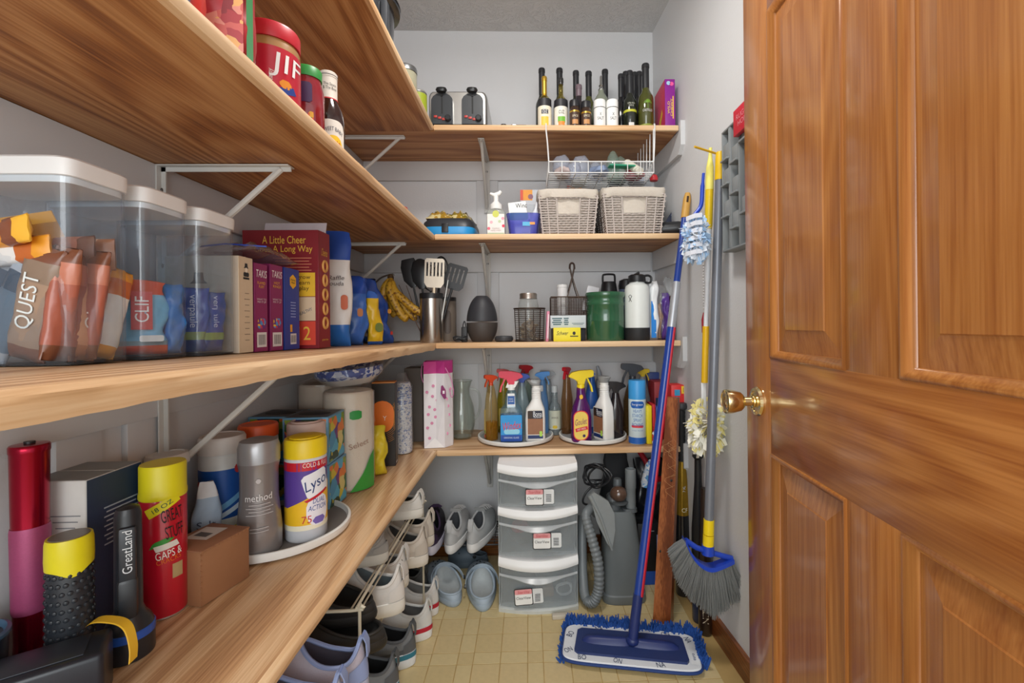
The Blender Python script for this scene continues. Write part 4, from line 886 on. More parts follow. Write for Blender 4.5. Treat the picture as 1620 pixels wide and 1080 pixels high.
for s_ in (-1, 1):
    g = G(); g.tube(catmull([(xh - .024 * s_, -.03 * s_, hc), (xh - .004 * s_, -.01 * s_, hc + .06), (xh + .010 * s_, 0, zh - .02)], 5), .0022, 6); g.build('handle_wire', brz, t)
    g = G(); g.tube(catmull([(xh + .024 * s_, -.03 * s_, hc), (xh + .008 * s_, .0, hc + .06), (xh - .008 * s_, .0, zh - .02)], 5), .0022, 6); g.build('handle_wire', brz, t)
g = G(); g.tube(catmull([(xh - .010, 0, zh - .025), (xh - .008, 0, zh - .006), (xh, 0, zh), (xh + .008, 0, zh - .006), (xh + .010, 0, zh - .025)], 5), .004, 8); g.build('handle_grip', M('3c2a22', .6), t)
c, r_, zt = fitr(880, 899, 450, 1.89); tub('white_cup', 'white round container standing in the wire caddy', 'cup', .022, zt - zc - .003, (c, 1.89, zc + .0025), 0, M('d5d5d6', .5), M('dadada', .5), .012)
t = T('plastic_container', 'grey-white rounded container leaning in the wire caddy beside the green crock', 'container', (PX(929, 1.935, 462), 1.905, zc + .012), 0, rot=(R(-8), R(14), 0)); g = G(); g.box(-.030, .026, -.012, .012, 0, PZ(450, 1.92, 925) - zc - .016, .009); g.build('container', M('bfc0c4', .4), t)
# crock
c, r_, zt = fitr(926, 988, 463, 1.87); h = zt - Z2; grn = M('2f5f42', .12, noise=.12, scale=12, coat=.6)
t = T('green_crock', 'dark green glazed ceramic crock with ribbed bands', 'crock', (c, 1.87, Z2))
g = G(); g.lathe([(r_ * .93, 0), (r_ * .96, .005), (r_ * .965, h * .40), (r_ * .975, h * .41), (r_ * .965, h * .43), (r_ * .96, h * .72), (r_ * .985, h * .735), (r_ * .985, h * .79), (r_ * .96, h * .805), (r_ * .96, h * .88), (r_ * 1.01, h * .91), (r_ * 1.03, h * .96), (r_ * 1.0, h), (r_ * .93, h), (r_ * .9, h * .9), (r_ * .9, .02)], 56); g.build('body', grn, t)
Y = 1.965; c, r_, zt = fitr(948, 978, 433, Y); t = T('black_flask', 'black flask with square carry-loop lid behind the green crock', 'bottle', (c, Y, Z2)); h = zt - Z2
g = G(); g.lathe([(.034, 0), (.036, .005), (.036, h - .10), (.030, h - .082)], 32); g.build('body', M('26282b', .4), t)
g = G(); g.lathe([(.034, h - .083), (.036, h - .08), (.032, h - .045), (.029, h - .035), (.005, h - .033)], 32); g.build('lid', BLACK, t)
g = G(); g.tube(catmull([(-.026, 0, h - .045), (-.026, 0, h - .012), (-.018, 0, h - .003), (.018, 0, h - .003), (.026, 0, h - .012), (.026, 0, h - .045)], 4), .0045, 8); g.build('carry_loop', BLACK, t)
Y = 1.975; c, r_, zt = fitr(978, 1003, 441, Y); t = T('blue_grey_flask', 'blue-grey bottle with domed black lid between crock and white flask', 'bottle', (c, Y, Z2)); h = zt - Z2
g = G(); g.lathe([(.030, 0), (.033, .005), (.033, h - .055), (.031, h - .045)], 32); g.build('body', M('5a6680', .35), t); g = G(); g.lathe([(.033, h - .046), (.034, h - .03), (.030, h - .008), (.012, h)], 28); g.build('lid', BLACK, t)
c, r_, zt = fitr(988, 1028, 449, 1.84); h = zt - Z2; t = T('white_flask', 'large white insulated flask with black base and straw lid', 'bottle', (c, 1.845, Z2), R(8))
g = G(); g.lathe([(r_ * .95, .0), (r_, .004), (r_, .052)], 44, True, False); g.build('silicone_boot', M('222326', .6), t)
g = G(); g.lathe([(r_ * .98, .048), (r_ * .98, h - .022), (r_ * .90, h - .008), (r_ * .62, h + .002), (r_ * .60, h + .006)], 44); g.build('body', M('e3e7e4', .4, noise=.03), t)
g = G(); g.lathe([(r_ * .60, h + .0), (r_ * .60, h + .008)], 32); g.build('steel_ring', M('b9b9b4', .3, .9), t)
zl = PZ(433, 1.84, 1008) - Z2
g = G(); g.lathe([(r_ * .70, h + .007), (r_ * .72, h + .010), (r_ * .68, zl - .008), (r_ * .5, zl - .003)], 32); g.build('lid', BLACK, t)
g = G(); g.tube(catmull([(r_ * .5, 0, zl - .010), (r_ * .95, 0, zl - .006), (r_ * 1.22, 0, zl - .014), (r_ * 1.18, 0, zl - .032), (r_ * .9, 0, zl - .036), (r_ * .6, 0, zl - .03)], 5), .0048, 8); g.tube([(-.012, 0, zl - .006), (.010, 0, zl + .006)], .005, 8); g.build('carry_loop', BLACK, t)
g = G(); cy = r_ * .985
def cp(u, v): a_ = u / cy - .95; return (cy * math.sin(a_), -cy * math.cos(a_), h * .74 + v)
for sg in (-1, 1): g.tube([cp(-.006 * sg, -.014), cp(0, -.004), cp(.0075 * sg, .008)], .0012, 5)
g.tube([cp(-.0075, .008), cp(0, .014), cp(.0075, .008)], .0010, 5); g.build('figure_logo', INK, t)
# packets near the corner
c = PX(1030, 1.86); t = bag('blue_white_packet', 'tall white and blue packet right of the white flask', 'packet', .040, .07, PZ(444, 1.86, 1035) - Z2, (PX(1034, 1.87), 1.88, Z2), 0, [M('eceff2', .3, noise=.04), M('2f8ae0', .35)], lambda u: 0, 3, .003, tz=.85)
PT(t, 'blue_print', M('2a86dc', .35), .020, .15, -.006, -.0345, .085)
t = bag('wooden_sticks_bag', 'clear bag of pale wooden sticks near the corner of the second shelf', 'bag', .045, .05, PZ(450, 1.87, 1046) - Z2, (PX(1048, 1.88), 1.90, Z2), 0, [CLEAR('ffffff', .10, 1.3, .06)], None, 5, .004, tz=.8)
for k in range(5): g = G(); x_ = -.012 + .006 * k; g.box(x_ - .0024, x_ + .0024, -.012 + .004 * (k % 3), -.006 + .004 * (k % 3), .006, .150 + .004 * (k % 2), .0008); g.build('stick', M('c99a6c', .6), t)
t = bag('clear_wrap_bag', 'crinkled clear wrapper with green print near the blue mop pole', 'bag', .055, .06, PZ(437, 1.90, 1060) - Z2, (PX(1064, 1.90), 1.93, Z2), 0, [CLEAR('f2f4f4', .30, 1.4, .08)], None, 8, .008, tz=.75, topw=.8)
PT(t, 'green_print', M('2c4a40', .4), .03, .03, 0, -.031, .10)
t = pack('dark_slim_case', 'slim dark grey case standing behind the blue mop pole', 'case', .014, .07, PZ(446, 1.83, 1078) - Z2, (PX(1079, 1.83), 1.88, Z2), body=M('3a3b40', .5))
t = bag('purple_pouch', 'glossy purple pouch at the wall end of the second shelf', 'pouch', .030, .07, PZ(462, 1.83, 1085) - Z2, (.573, 1.89, Z2), 0, [M('5a3a90', .25, noise=.3, scale=40)], None, 11, .005, tz=.8)
t = pack('brown_folder', 'thin brown folder against the wall beside the purple pouch', 'folder', .006, .10, PZ(466, 1.82, 1094) - Z2, (.595, 1.90, Z2), body=M('6e4a3a', .6)); PT(t, 'edge', M('c9a07a', .6), .003, .17, -.001, -.05, .09)
# ------------------------------------------------------------------ second shelf, side wall
def zs(y): return z2(y) + .0012
XA = -.58    # plane of the row's faces
def GYX(px, X): return GX(px, 520, X)[0]
bin_c = CLEAR('f2f6fa', .045, 1.1, .03, 'c4ccd6'); lidw = M('eceeee', .4, noise=.02)
def clearbin(label, pa, pb, wdt, ptop):
    Ya, Yb = GYX(pa, XA), GYX(pb, XA); zt = GX(pa, ptop, XA)[1]; zb = zs(Ya); h = zt - zb; W, D = wdt / 2, (Yb - Ya) / 2
    t = T('clear_bin', label, 'storage bin', (XA - W, Ya + D, zb))
    g = G(); e = 7; lh = .025
    rs = [ring(56, W * .985, D * .985, 0, 0, 0, e), ring(56, W, D, 0, 0, .003, e), ring(56, W, D, 0, 0, h - lh, e), ring(56, W - .0025, D - .0025, 0, 0, h - lh, e), ring(56, W - .0025, D - .0025, 0, 0, .005, e)]
    g.rings(rs); g.build('box', bin_c, t)
    g = G(); g.rings([ring(56, W - .0005, D - .0005, 0, 0, .0022, e), ring(56, W * .99, D * .985, 0, 0, .0006, e)]); g.build('dark_base_edge', CLEAR('6a7078', .3, 1, .1, '3a4048'), t)
    g = G(); g.rings([ring(56, W - .003, D - .003, 0, 0, h - lh - .008, e), ring(56, W - .003, D - .003, 0, 0, h - lh, e), ring(56, W + .0015, D + .0015, 0, 0, h - lh + .001, e), ring(56, W + .0022, D + .0022, 0, 0, h - .012, e), ring(56, W + .0022, D + .0022, 0, 0, h - .003, e), ring(56, W - .001, D - .001, 0, 0, h, e)]); g.build('lid', lidw, t)
    return (XA - W, Ya + D, zb, W, D, h)
B1 = clearbin('largest clear bin with white lid, full of snack bars, nearest the camera', 107, 211, .155, 245)
B2 = clearbin('clear bin with white lid holding a blue and orange pouch, middle of the three', 228, 303, .155, 292)
B3 = clearbin('smallest-looking clear bin with white lid, farthest of the three, with blue sachets', 318, 377, .155, 326)
# snack bars: one wrapper, copied
def barwrap(name, label, w_, L_, mats, seed, txt=None, tcol='e9e4da'):
    t = T(name, label, 'snack bar'); g = G(); q = random.Random(seed); rs = []; ms = []
    for k in range(17):
        u = k / 16; z = L_ * u; f = min(1, min(u, 1 - u) / .14) ** .6; wx = w_ / 2 * (.96 if 0 < k < 16 else 1); d = .0012 + .0085 * f
        rs.append([(wx * math.copysign(abs(math.cos(a)) ** .6, math.cos(a)), d * math.sin(a) + .0012 * math.sin(7 * a + k), z + (.001 * math.sin(i * 2.2) if k in (0, 16) else 0)) for i, a in enumerate([2 * PI * j / 20 for j in range(20)])])
        if k < 16: ms.append(1 if (k < 2 or k > 13) else (2 if k > 10 else 0))
    g.rings(rs, mis=ms); g.build('wrapper', mats, t, ang=60)
    if txt: TX(t, txt, w_ * .46, M(tcol, .4), L_ * .48, 0, -.0105, L_ * .52, rot=PI / 2)
    return t
tan = M('a58a74', .3, noise=.08); br = M('7a4a34', .3); cop = M('a85f4c', .28, noise=.12); pch = M('d49a74', .3); slate = M('5a7286', .3); sil = M('c3cbd4', .25, .3); orange = M('e29a2a', .3); wht = M('e6e6e4', .3)
protos = [
    barwrap('snack_bar', 'p', .050, .148, [tan, br, M('8d7866', .3)], 1, 'QUEST', 'e4ecec'),
    barwrap('snack_bar', 'p', .046, .145, [cop, br, M('c07a62', .3)], 2),
    barwrap('snack_bar', 'p', .042, .140, [slate, sil, M('31485e', .3)], 3),
    barwrap('snack_bar', 'p', .046, .145, [pch, M('b87850', .3), M('e8b890', .3)], 4, 'QUEST', 'f0e8e0'),
    barwrap('snack_bar', 'p', .036, .130, [wht, orange, M('c4682c', .3)], 5),
    barwrap('snack_bar', 'p', .036, .130, [orange, M('f2b83a', .3), M('8a4a2a', .3)], 6)]
lab = ['tan wrapped bar with large pale lettering', 'copper-brown foil wrapped bar', 'slate blue and silver wrapped bar', 'peach wrapped bar with pale lettering', 'white and orange wrapped bar', 'golden orange wrapped bar']
bx, by, bz, bw, bd, bh = B1
plc = [  # proto, px offset x (from bin centre), y offset, z, tilt about y, tilt about x
    (0, .010, -.033, .004, 16, 4, 'at the front of the big bin'),
    (1, .040, -.030, .004, 10, 3, 'upright at the front corner of the big bin'),
    (2, -.036, -.032, .004, 26, 2, 'leaning at the big bin front'),
    (2, -.060, -.020, .004, 20, 0, 'at the wall end of the big bin'),
    (1, .050, -.005, .004, 6, -3, 'mid aisle face of big bin'),
    (4, -.020, .000, .006, 12, -3, 'in the middle of the big bin'),
    (3, -.005, .018, .006, -8, 3, 'deep in the big bin, middle'),
    (1, -.045, .020, .004, 12, 0, 'at the back of the big bin'),
    (2, .020, .030, .004, -6, 0, 'near the back of the big bin')]
def place(pi, loc, rot, lb, first={}):
    nm = lab[pi] + ', ' + lb
    o = dup(protos[pi], loc, rot=rot, label=nm, group='snack bars in the clear bins'); return o
for pi, dx, dy, dz, ty, tx, lb in plc: place(pi, (bx + dx, by + dy, bz + dz + .004), (R(tx), R(ty), 0), lb)
# bars facing the aisle side
for pi, dy, ty, lb in ((3, -.006, 12, 'facing the aisle, bin middle'), (1, -.030, 8, 'facing the aisle, near bin corner'), (4, .028, 16, 'facing the aisle, farthest along')):
    place(pi, (bx + bw - .020, by + dy - .01, bz + .006), (R(ty) * 0, R(4), 0) if 0 else Matrix.Rotation(PI / 2, 3, 'Z').to_euler() if 0 else (R(0), R(ty), PI / 2), lb)
for k, (pi, dx, dy, dz, rx, rz, lb) in enumerate(((4, -.072, -.028, .140, 8, 86, 'lying flat on the front of the heap'), (3, -.070, -.004, .146, -12, 88, 'lying across the heap middle'), (5, -.072, -.020, .158, 20, 84, 'lying highest on the heap'), (1, -.072, .022, .150, 10, 90, 'lying behind on top of the heap'))):
    place(pi, (bx + dx, by + dy, bz + dz), (R(rx), R(rz), 0), lb)
for p_ in protos:
    for ch in list(p_.children): bpy.data.objects.remove(ch)
    bpy.data.objects.remove(p_)
t = T('snack_carton', 'opened golden orange carton piece on top of the bars in the big bin', 'box', (bx - .020, by - .008, bz + .152), 0, rot=(R(18), R(-12), R(10)))
g = G(); g.box(-.045, .035, -.03, .03, 0, .002); g.box(-.045, -.043, -.03, .03, 0, .045); g.box(-.045, .035, .028, .03, 0, .045); g.box(.033, .035, -.03, .03, 0, .03); g.build('carton', M('e2a028', .45), t); g = G(); g.box(-.052, .03, -.033, -.031, -.004, .026); g.build('white_flap', M('dfe4e8', .5), t)
for k in range(6): PT(t, 'print_line', M('8a9098', .6), .04, .0015, -.01, -.0332, .002 + k * .0035)
# bin 2 contents
bx, by, bz, bw, bd, bh = B2
t = bag('snack_pouch', 'light blue and orange stand-up pouch in the middle clear bin', 'pouch', .080, .030, .118, (bx + bw - .046, by - .010, bz + .006), R(46), [M('7fc0e4', .35, noise=.08), M('d9502c', .35), M('8aa0a8', .4)], lambda u: 1 if u < .12 or u > .80 else (2 if u < .2 else 0), 21, .004, tz=.75)
PT(t, 'red_label', M('c8342e', .4), .026, .060, .006, -.0225, .070); TX(t, 'CLIF', .017, M('f4f4f2', .4), .040, .006, -.0230, .072, rot=PI / 2); PT(t, 'white_patch', M('e8e8e4', .4), .03, .010, .018, -.0220, .026, rnd_=.003)
t = bag('foil_pouch', 'crumpled silver pouch behind the blue one in the middle clear bin', 'pouch', .055, .03, .11, (bx - .02, by + .022, bz + .006), 0, [M('a0aab0', .3, .4, noise=.2)], None, 22, .006)
place_ = None
t = bag('blue_pouch', 'bright blue narrow pouch standing at the end of the middle clear bin', 'pouch', .03, .030, .115, (bx + bw - .020, by + .032, bz + .006), R(60), [M('2f78c4', .35, noise=.08)], None, 23, .003, tz=.8)
t = bag('pink_pouch', 'small pink pouch at the back of the middle clear bin', 'pouch', .045, .02, .15, (bx - .035, by + .0, bz + .006), 0, [M('c07a8a', .4)], None, 24, .004)
# bin 3 contents
bx, by, bz, bw, bd, bh = B3
for k, (dx, dy, rz, hh, lb) in enumerate(((.034, -.018, 32, .118, 'blue sachet with pale lettering in the farthest clear bin, front'), (.052, .010, 70, .112, 'blue sachet turned sideways in the farthest clear bin'), (-.01, -.005, 0, .10, 'blue sachet leaning behind in the farthest clear bin'))):
    t = bag('blue_sachet', lb, 'sachet', .044, .012, hh, (bx + dx, by + dy, bz + .006), R(rz), [M('2c4aa0', .3, noise=.06), M('8aa05a', .35), M('223a80', .3)], lambda u: 1 if .16 < u < .32 else (2 if u < .16 else 0), 30 + k, .002, tz=.9, lean=(.08, 0))
    TX(t, 'verpaule', .014, M('c8d4f0', .4), .06, .004, -.0075, .075, rot=-PI / 2)
# cereal and snack boxes
def rowbox(name, label, pa, pb, pt, X, wd, body, face, side, cat='box', **k):
    Ya, Yb = GYX(pa, X), GYX(pb, X); zb = zs(Ya); zt = GX(pa, pt, X)[1]; D = Yb - Ya
    t = pack(name, label, cat, wd, D - .002, zt - zb, (X - wd / 2, (Ya + Yb) / 2, zb), 0, body, F=face, Rt=side, **k); return t, wd, D, zt - zb
kraft = M('d3bfa2', .6, noise=.05)
t, W, D, h = rowbox('oatmeal_box', 'tan hot cereal box with small hatted portrait, after the clear bins', 378, 401, 404, XA, .145, kraft, M('c9b8a4', .6), kraft)
g = G(); ry = -.0
PT(t, 'portrait_hat', INK, .016, .010, W / 2 + .0005, ry, h - .018, 'R', poly=[(-.5, -.5), (.5, -.5), (.3, -.2), (.25, .5), (-.25, .5), (-.3, -.2)]); PT(t, 'portrait_face', M('e9dcc8', .6), .008, .010, W / 2 + .0006, ry, h - .027, 'R', rnd_=.0038); PT(t, 'portrait_coat', INK, .018, .009, W / 2 + .0005, ry, h - .036, 'R', rnd_=.003)
PT(t, 'wordmark', INK, .020, .004, W / 2 + .0005, ry, h - .044, 'R')
for k in range(9): PT(t, 'print_line', M('8a7a6a', .6), .014 + .004 * (k % 2), .0014, W / 2 + .0005, ry + .002, h * .62 - k * .012, 'R')
PT(t, 'portrait_hat', M('5a5248', .6), .035, .022, -.005, -D / 2 - .0004, h - .045, poly=[(-.5, -.5), (.5, -.5), (.3, -.2), (.25, .5), (-.25, .5), (-.3, -.2)]); PT(t, 'portrait_coat', M('5a5248', .6), .04, .02, -.005, -D / 2 - .0004, h - .083, rnd_=.006); TX(t, 'QUAKER', .012, M('5a5248', .6), .055, -.005, -D / 2, h - .105)
mag = M('8a1f5c', .45, noise=.05); magd = M('6e1548', .45)
for pa, pb, pt, lb, l2 in ((403, 424, 415, 'magenta snack box with white lettering beside the tan cereal box', 'FLAMED\nFURY'), (428, 448, 417, 'second magenta snack box, right before the blue box', 'HOT\nRINGS')):
    t, W, D, h = rowbox('snack_box', lb, pa, pb, pt, XA, .13, mag, magd, mag)
    X_ = W / 2 + .0004; TX(t, 'TAKIS', .016, M('f4eef0', .5), D * .8, X_, 0, h - .022, face='R', slant=.1); TX(t, l2, .014, M('f0b030', .5), D * .6, X_, 0, h - .046, face='R'); TX(t, 'WHAT TO\nMIX IT UP', .010, M('e8d8e0', .5), D * .7, X_, 0, h * .58, face='R')
    PT(t, 'bar_print', SPOTS('e8c030', ('4a90d0', 'c83a5a', '6a2a80'), 120), D * .6, .022, X_, 0, h * .32, 'R', rnd_=.006); PT(t, 'barcode_patch', M('e4e0e0', .5), D * .72, .032, X_, 0, .026, 'R')
    for k in range(7): PT(t, 'barcode_bar', INK, D * .03, .022, X_ + .0003, (k - 3) * D * .075, .026, 'R')
t, W, D, h = rowbox('blue_bar_box', 'royal blue snack box with yellow hexagon emblem', 450, 474, 422, XA, .12, M('2c3f98', .45, noise=.04), M('24347e', .45), M('2c3f98', .45))
X_ = W / 2 + .0004; PT(t, 'hexagon_emblem', M('f2b82a', .5), .032, .036, X_, .004, h - .032, 'R', poly=[(0, .5), (.45, .25), (.45, -.25), (0, -.5), (-.45, -.25), (-.45, .25)]); TX(t, 'Honey\nMaid', .012, M('3a2a1a', .5), .022, X_ + .0004, .004, h - .031, face='R')
for k in range(6): PT(t, 'print_line', M('a8b8e8', .5), .024, .0018, X_, .004, h * .58 - .007 * k, 'R')
PT(t, 'barcode_patch', M('e4e0e0', .5), .028, .026, X_, .004, .026, 'R'); PT(t, 'yellow_print', M('f0a828', .5), .010, .018, X_, -.006, .052, 'R'); 
for k in range(6): PT(t, 'barcode_bar', INK, .0016, .018, X_ + .0003, .004 + (k - 2.5) * .004, .026, 'R')
# big red cereal box
X_c = -.548; Ya, Yb = GYX(505, X_c), GYX(522.5, X_c); zb = zs(Ya); zt = GX(505, 364, X_c)[1]; h = zt - zb; W = .196; D = Yb - Ya
t = pack('cereal_box', 'big dark red cereal box with yellow lettering and ring-shaped print', 'box', W, D, h, (X_c - W / 2, (Ya + Yb) / 2, zb), 0, M('8c1b28', .42, noise=.04), F=M('861a26', .42), Rt=M('8f1d2c', .42))
yel = M('f2c648', .5); fy = -D / 2 - .0004
TX(t, 'A Little Cheer', .020, yel, .112, .010, fy, h - .026); TX(t, 'Goes A Long Way', .022, yel, .150, .008, fy, h - .052)
for k in range(5): PT(t, 'print_line', M('d88a6a', .5), .10 - .012 * (k % 2), .002, .030, fy, h - .074 - .008 * k)
PT(t, 'yellow_square', M('f0c030', .5), .058, .062, .060, fy, h * .54); TX(t, 'grow\nlearn\nplay', .040, M('5a3018', .5), .034, .060, fy - .0003, h * .545)
PT(t, 'cream_square', M('e3c9a8', .5), .058, .062, .060, fy, h * .335); TX(t, 'HEALTHY', .008, M('3a4a6a', .5), .04, .062, fy - .0003, h * .31, rot=.4)
PT(t, 'red_square', M('e04a34', .5), .058, .062, .060, fy, h * .13); TX(t, '12', .035, M('f2c648', .5), .032, .060, fy - .0003, h * .13)
X_ = W / 2 + .0004; TX(t, 'Cheerios', .020, yel, .036, X_, 0, h - .055, face='R', slant=.2)
for k in range(5):
    z = h - .092 - .038 * k; g = G()
    P = [(X_ + .0012, (.011 if k % 2 else .013) * math.cos(a), z + .014 * math.sin(a)) for a in [2 * PI * j / 18 for j in range(18)]]; g.tube(P, [.0036] * 18, 6, closed=True); g.build('ring_print', M('dba45a', .6), t)
TX(t, 'gluten free', .007, yel, .036, X_, 0, .022, face='R')
g = G(); g.T = Matrix.Translation((0, D * .2, h)) @ Matrix.Rotation(R(-14), 4, 'X'); g.box(-W / 2 + .03, W / 2 - .001, -.001, .001, 0, .03); g.T = Matrix.Identity(4); g.build('open_flap', M('cfc6cc', .6), t)
# zip bag lying over the snack boxes
yz = 1.10; t = T('zip_bag', 'clear zip bag with blue closure lying over the snack boxes', 'bag', (-.635, 1.060, zs(1.03) + .206), 0, rot=(R(-3), R(-2), 0))
g = G(); vs = []; fs = []; N_ = 18; q = random.Random(2)
for j in range(N_ + 1):
    for i in range(N_ + 1):
        u, v = i / N_ - .5, j / N_ - .5; e = (1 - (2 * abs(u)) ** 4) * (1 - (2 * abs(v)) ** 4); vs.append((u * .14, v * .17, .006 + e * (.024 + .004 * math.sin(i * 1.3 + j * .9) + .003 * math.sin(j * 2.1 - i * .7))))
o = len(vs); vs += [(x, y, .004 - .002 * math.sin(x * 80 + y * 60)) for x, y, z in vs[:]]
for j in range(N_):
    for i in range(N_): a = j * (N_ + 1) + i; fs.append((a, a + 1, a + N_ + 2, a + N_ + 1)); fs.append((o + a, o + a + N_ + 1, o + a + N_ + 2, o + a + 1))
g.add(vs, fs); g.build('film', CLEAR('f6efe8', .24, 1.6, .08, 'e0d4cc'), t)
g = G(); g.tube([(-.066, -.083, .016), (.0, -.085, .020), (.068, -.055, .018)], .0018, 6); g.build('blue_zip', M('2a4ab8', .4), t)
# chip bags after the cereal box
def ybag(label, pa, X, w_, d, h, rz, mats, mis, seed, **k):
    Y = GYX(pa, X); return bag('chip_bag', label, 'bag', w_, d, h, (X, Y, zs(Y)), rz, mats, mis, seed, **k)
Yc = GYX(530, -.60) + .0
t = T('x', 'x', 'x'); bpy.data.objects.remove(t)
hb = GX(530, 358, -.565)[1] - zs(1.35)
t = ybag('tall white and blue bag standing right after the red cereal box', 528, -.60, .105, .045, hb, R(12), [M('eceae6', .4, noise=.04), M('2f74c8', .35), M('2450b0', .35)], lambda u: 2 if u > .74 else (1 if u < .2 else 0), 41, tz=.62, wr=.004)
TX(t, 'Raffle\ngouda', .034, M('5a5a5e', .5), .05, .012, -.028, hb * .56, slant=.2); PT(t, 'orange_print', M('d8683a', .45), .020, .045, .036, -.0285, hb * .38, rnd_=.009)
b1 = M('3d6fc4', .3, noise=.14, scale=25); b2 = M('2852b0', .3, noise=.18, scale=25); yl = M('e8bc22', .32, noise=.08)
t = ybag('crumpled mid-blue bag folded at its top, first of the blue ones', 556, -.600, .090, .050, .232, R(28), [b1, b2], lambda u: 1 if u > .72 else 0, 42, tz=.66, wr=.007, topw=.7, lean=(.05, 0))
PT(t, 'chip_print', M('c87a3a', .4), .018, .028, .025, -.0235, .11, rnd_=.008)
t = ybag('yellow bag with green round print between the blue bags', 595, -.535, .052, .042, .185, R(30), [yl, M('2f66c0', .3)], lambda u: 1 if u > .86 or u < .05 else 0, 43, tz=.62, wr=.004, topw=.75, lean=(-.10, 0))
PT(t, 'olive_print', M('6a7a2a', .4), .026, .032, .006, -.0215, .060, rnd_=.0125)
t = ybag('darker blue bag leaning towards the bananas', 604, -.575, .085, .055, .250, R(38), [b2, M('3560bc', .3, noise=.15)], lambda u: 1 if u < .3 else 0, 44, tz=.5, wr=.008, topw=.55, lean=(-.16, .05))
PT(t, 'orange_print', M('e09a30', .4), .014, .018, .020, -.0290, .125, rnd_=.006); PT(t, 'red_print', M('c83a2a', .4), .010, .014, .028, -.028, .04, rnd_=.004)
t = ybag('light blue bag with cream side squeezed behind the yellow one', 566, -.695, .06, .045, .21, R(35), [M('3a7ad0', .3, noise=.1), M('d8cdb8', .4)], lambda u: 1 if .12 < u < .45 else 0, 45, tz=.6, wr=.006, topw=.6)
# bananas on a hook
hx, hy = -.572, 1.90
t = T('banana_stand', 'steel banana hanger with round base and curved hook', 'stand', (hx - .03, hy - .01, Z2))
stl = M('8e8c88', .3, .9)
g = G(); g.lathe([(.07, 0), (.071, .003), (.068, .006), (.01, .008)], 40); g.build('base', stl, t)
g = G(); g.tube(catmull([(-.05, .01, .006), (-.075, .012, .10), (-.06, .01, .20), (-.01, .0, .262), (.045, -.01, .280), (.053, -.01, .272)], 8), .0036, 8); g.build('hook_arm', stl, t)
t = T('banana_bunch', 'bunch of speckled yellow bananas hanging from the steel hook', 'fruit', (hx + .010, hy - .02, Z2 + .268))
def bmat():
    m, nt, p = newmat('banana'); N = nt.nodes; L = nt.links; p.inputs['Roughness'].default_value = .45
    tc = N.new('ShaderNodeTexCoord'); no = N.new('ShaderNodeTexNoise'); no.inputs['Scale'].default_value = 110; no.inputs['Detail'].default_value = 4; L.new(tc.outputs['Object'], no.inputs[0])
    n2 = N.new('ShaderNodeTexNoise'); n2.inputs['Scale'].default_value = 22; L.new(tc.outputs['Object'], n2.inputs[0])
    ml_ = N.new('ShaderNodeMath'); ml_.operation = 'MULTIPLY_ADD'; ml_.inputs[1].default_value = .5; L.new(n2.outputs[0], ml_.inputs[0]); L.new(no.outputs[0], ml_.inputs[2])
    rp = N.new('ShaderNodeValToRGB'); rp.color_ramp.elements[0].position = .62; rp.color_ramp.elements[0].color = H('d0a432'); rp.color_ramp.elements[1].position = .95; rp.color_ramp.elements[1].color = H('8a5a1c')
    e = rp.color_ramp.elements.new(.80); e.color = H('c4962c'); e = rp.color_ramp.elements.new(.88); e.color = H('6a4818')
    L.new(ml_.outputs[0], rp.inputs[0]); L.new(rp.outputs[0], p.inputs['Base Color']); return m
BM = bmat(); bends = [((-.022, -.012), -.02, .165), ((-.010, .012), .02, .155), ((.004, -.020), .055, .170), ((.012, .004), .075, .165), ((.020, -.014), .105, .150), ((-.030, .010), -.035, .14)]
for (ox, oy), reach, ln in bends:
    P = [(0, 0, 0), (ox * .6, oy, -.020), (ox, oy * 1.5, -.055), (ox + reach * .35, oy * 1.6, -ln * .62), (ox + reach * .8, oy * 1.3, -ln * .9), (ox + reach * 1.15, oy, -ln * 1.0), (ox + reach * 1.25, oy, -ln * 1.02)]
    cc = catmull(P, 5); n_ = len(cc); rad = [.0055 if i / n_ < .10 else (.0055 + (.0165 - .0055) * min(1, (i / n_ - .10) / .2) if i / n_ < .8 else max(.003, .0165 * (1 - ((i / n_ - .8) / .2) ** 1.6))) for i in range(n_)]
    g = G(); g.tube(cc, rad, 10); g.build('banana', BM, t)
g = G(); g.tube([(0, 0, .012), (0, 0, .0), (0, 0, -.018)], [.010, .013, .011], 10); g.build('stem', M('4a3418', .7), t)
# ------------------------------------------------------------------ lowest shelf, back: gift bag, pitcher, turntables of cleaners
LZ = Z1 + .0012
def on1(pl, pr, pt, Y): c, r_, zt = fitr(pl, pr, pt, Y); return c, r_, zt - LZ
x, w_, zt = cz(667, 711, 572, 1.82); h = zt - LZ; W = w_ / 2
t = T('gift_bag', 'white gift bag with pink dots and magenta top', 'bag', (x + .004, 1.862, LZ), R(6))
g = G(); D = .045
paper = M('e9e6ea', .55, noise=.04); pk = M('c8408f', .5)
def gsec(z, inw, o=0): # front gusset profile facing the camera: W wide with a fold in the middle of side
    return [(-W, -D, z), (-W * .15, -D + inw, z), (W * .45, -D - 0, z), (W, -D * .2, z), (W, D, z), (0, D - inw * .3, z), (-W, D, z)]
rs = [gsec(0, 0), gsec(.012, .002), gsec(h * .5, .010), gsec(h * .86, .018), gsec(h, .022)]
g.rings(rs, True, False, mis=[0, 0, 0, 1]); g.build('paper_bag', [paper, pk], t, smooth=False)
g = G(); g.rings([[(p[0] * .97, p[1] * .97, p[2]) for p in gsec(h, .022)], [(p[0] * .97, p[1] * .97, p[2] - .03) for p in gsec(h, .022)]], False, False); g.build('inner_band', pk, t, smooth=False)
dot = M('dd8fb2', .6)
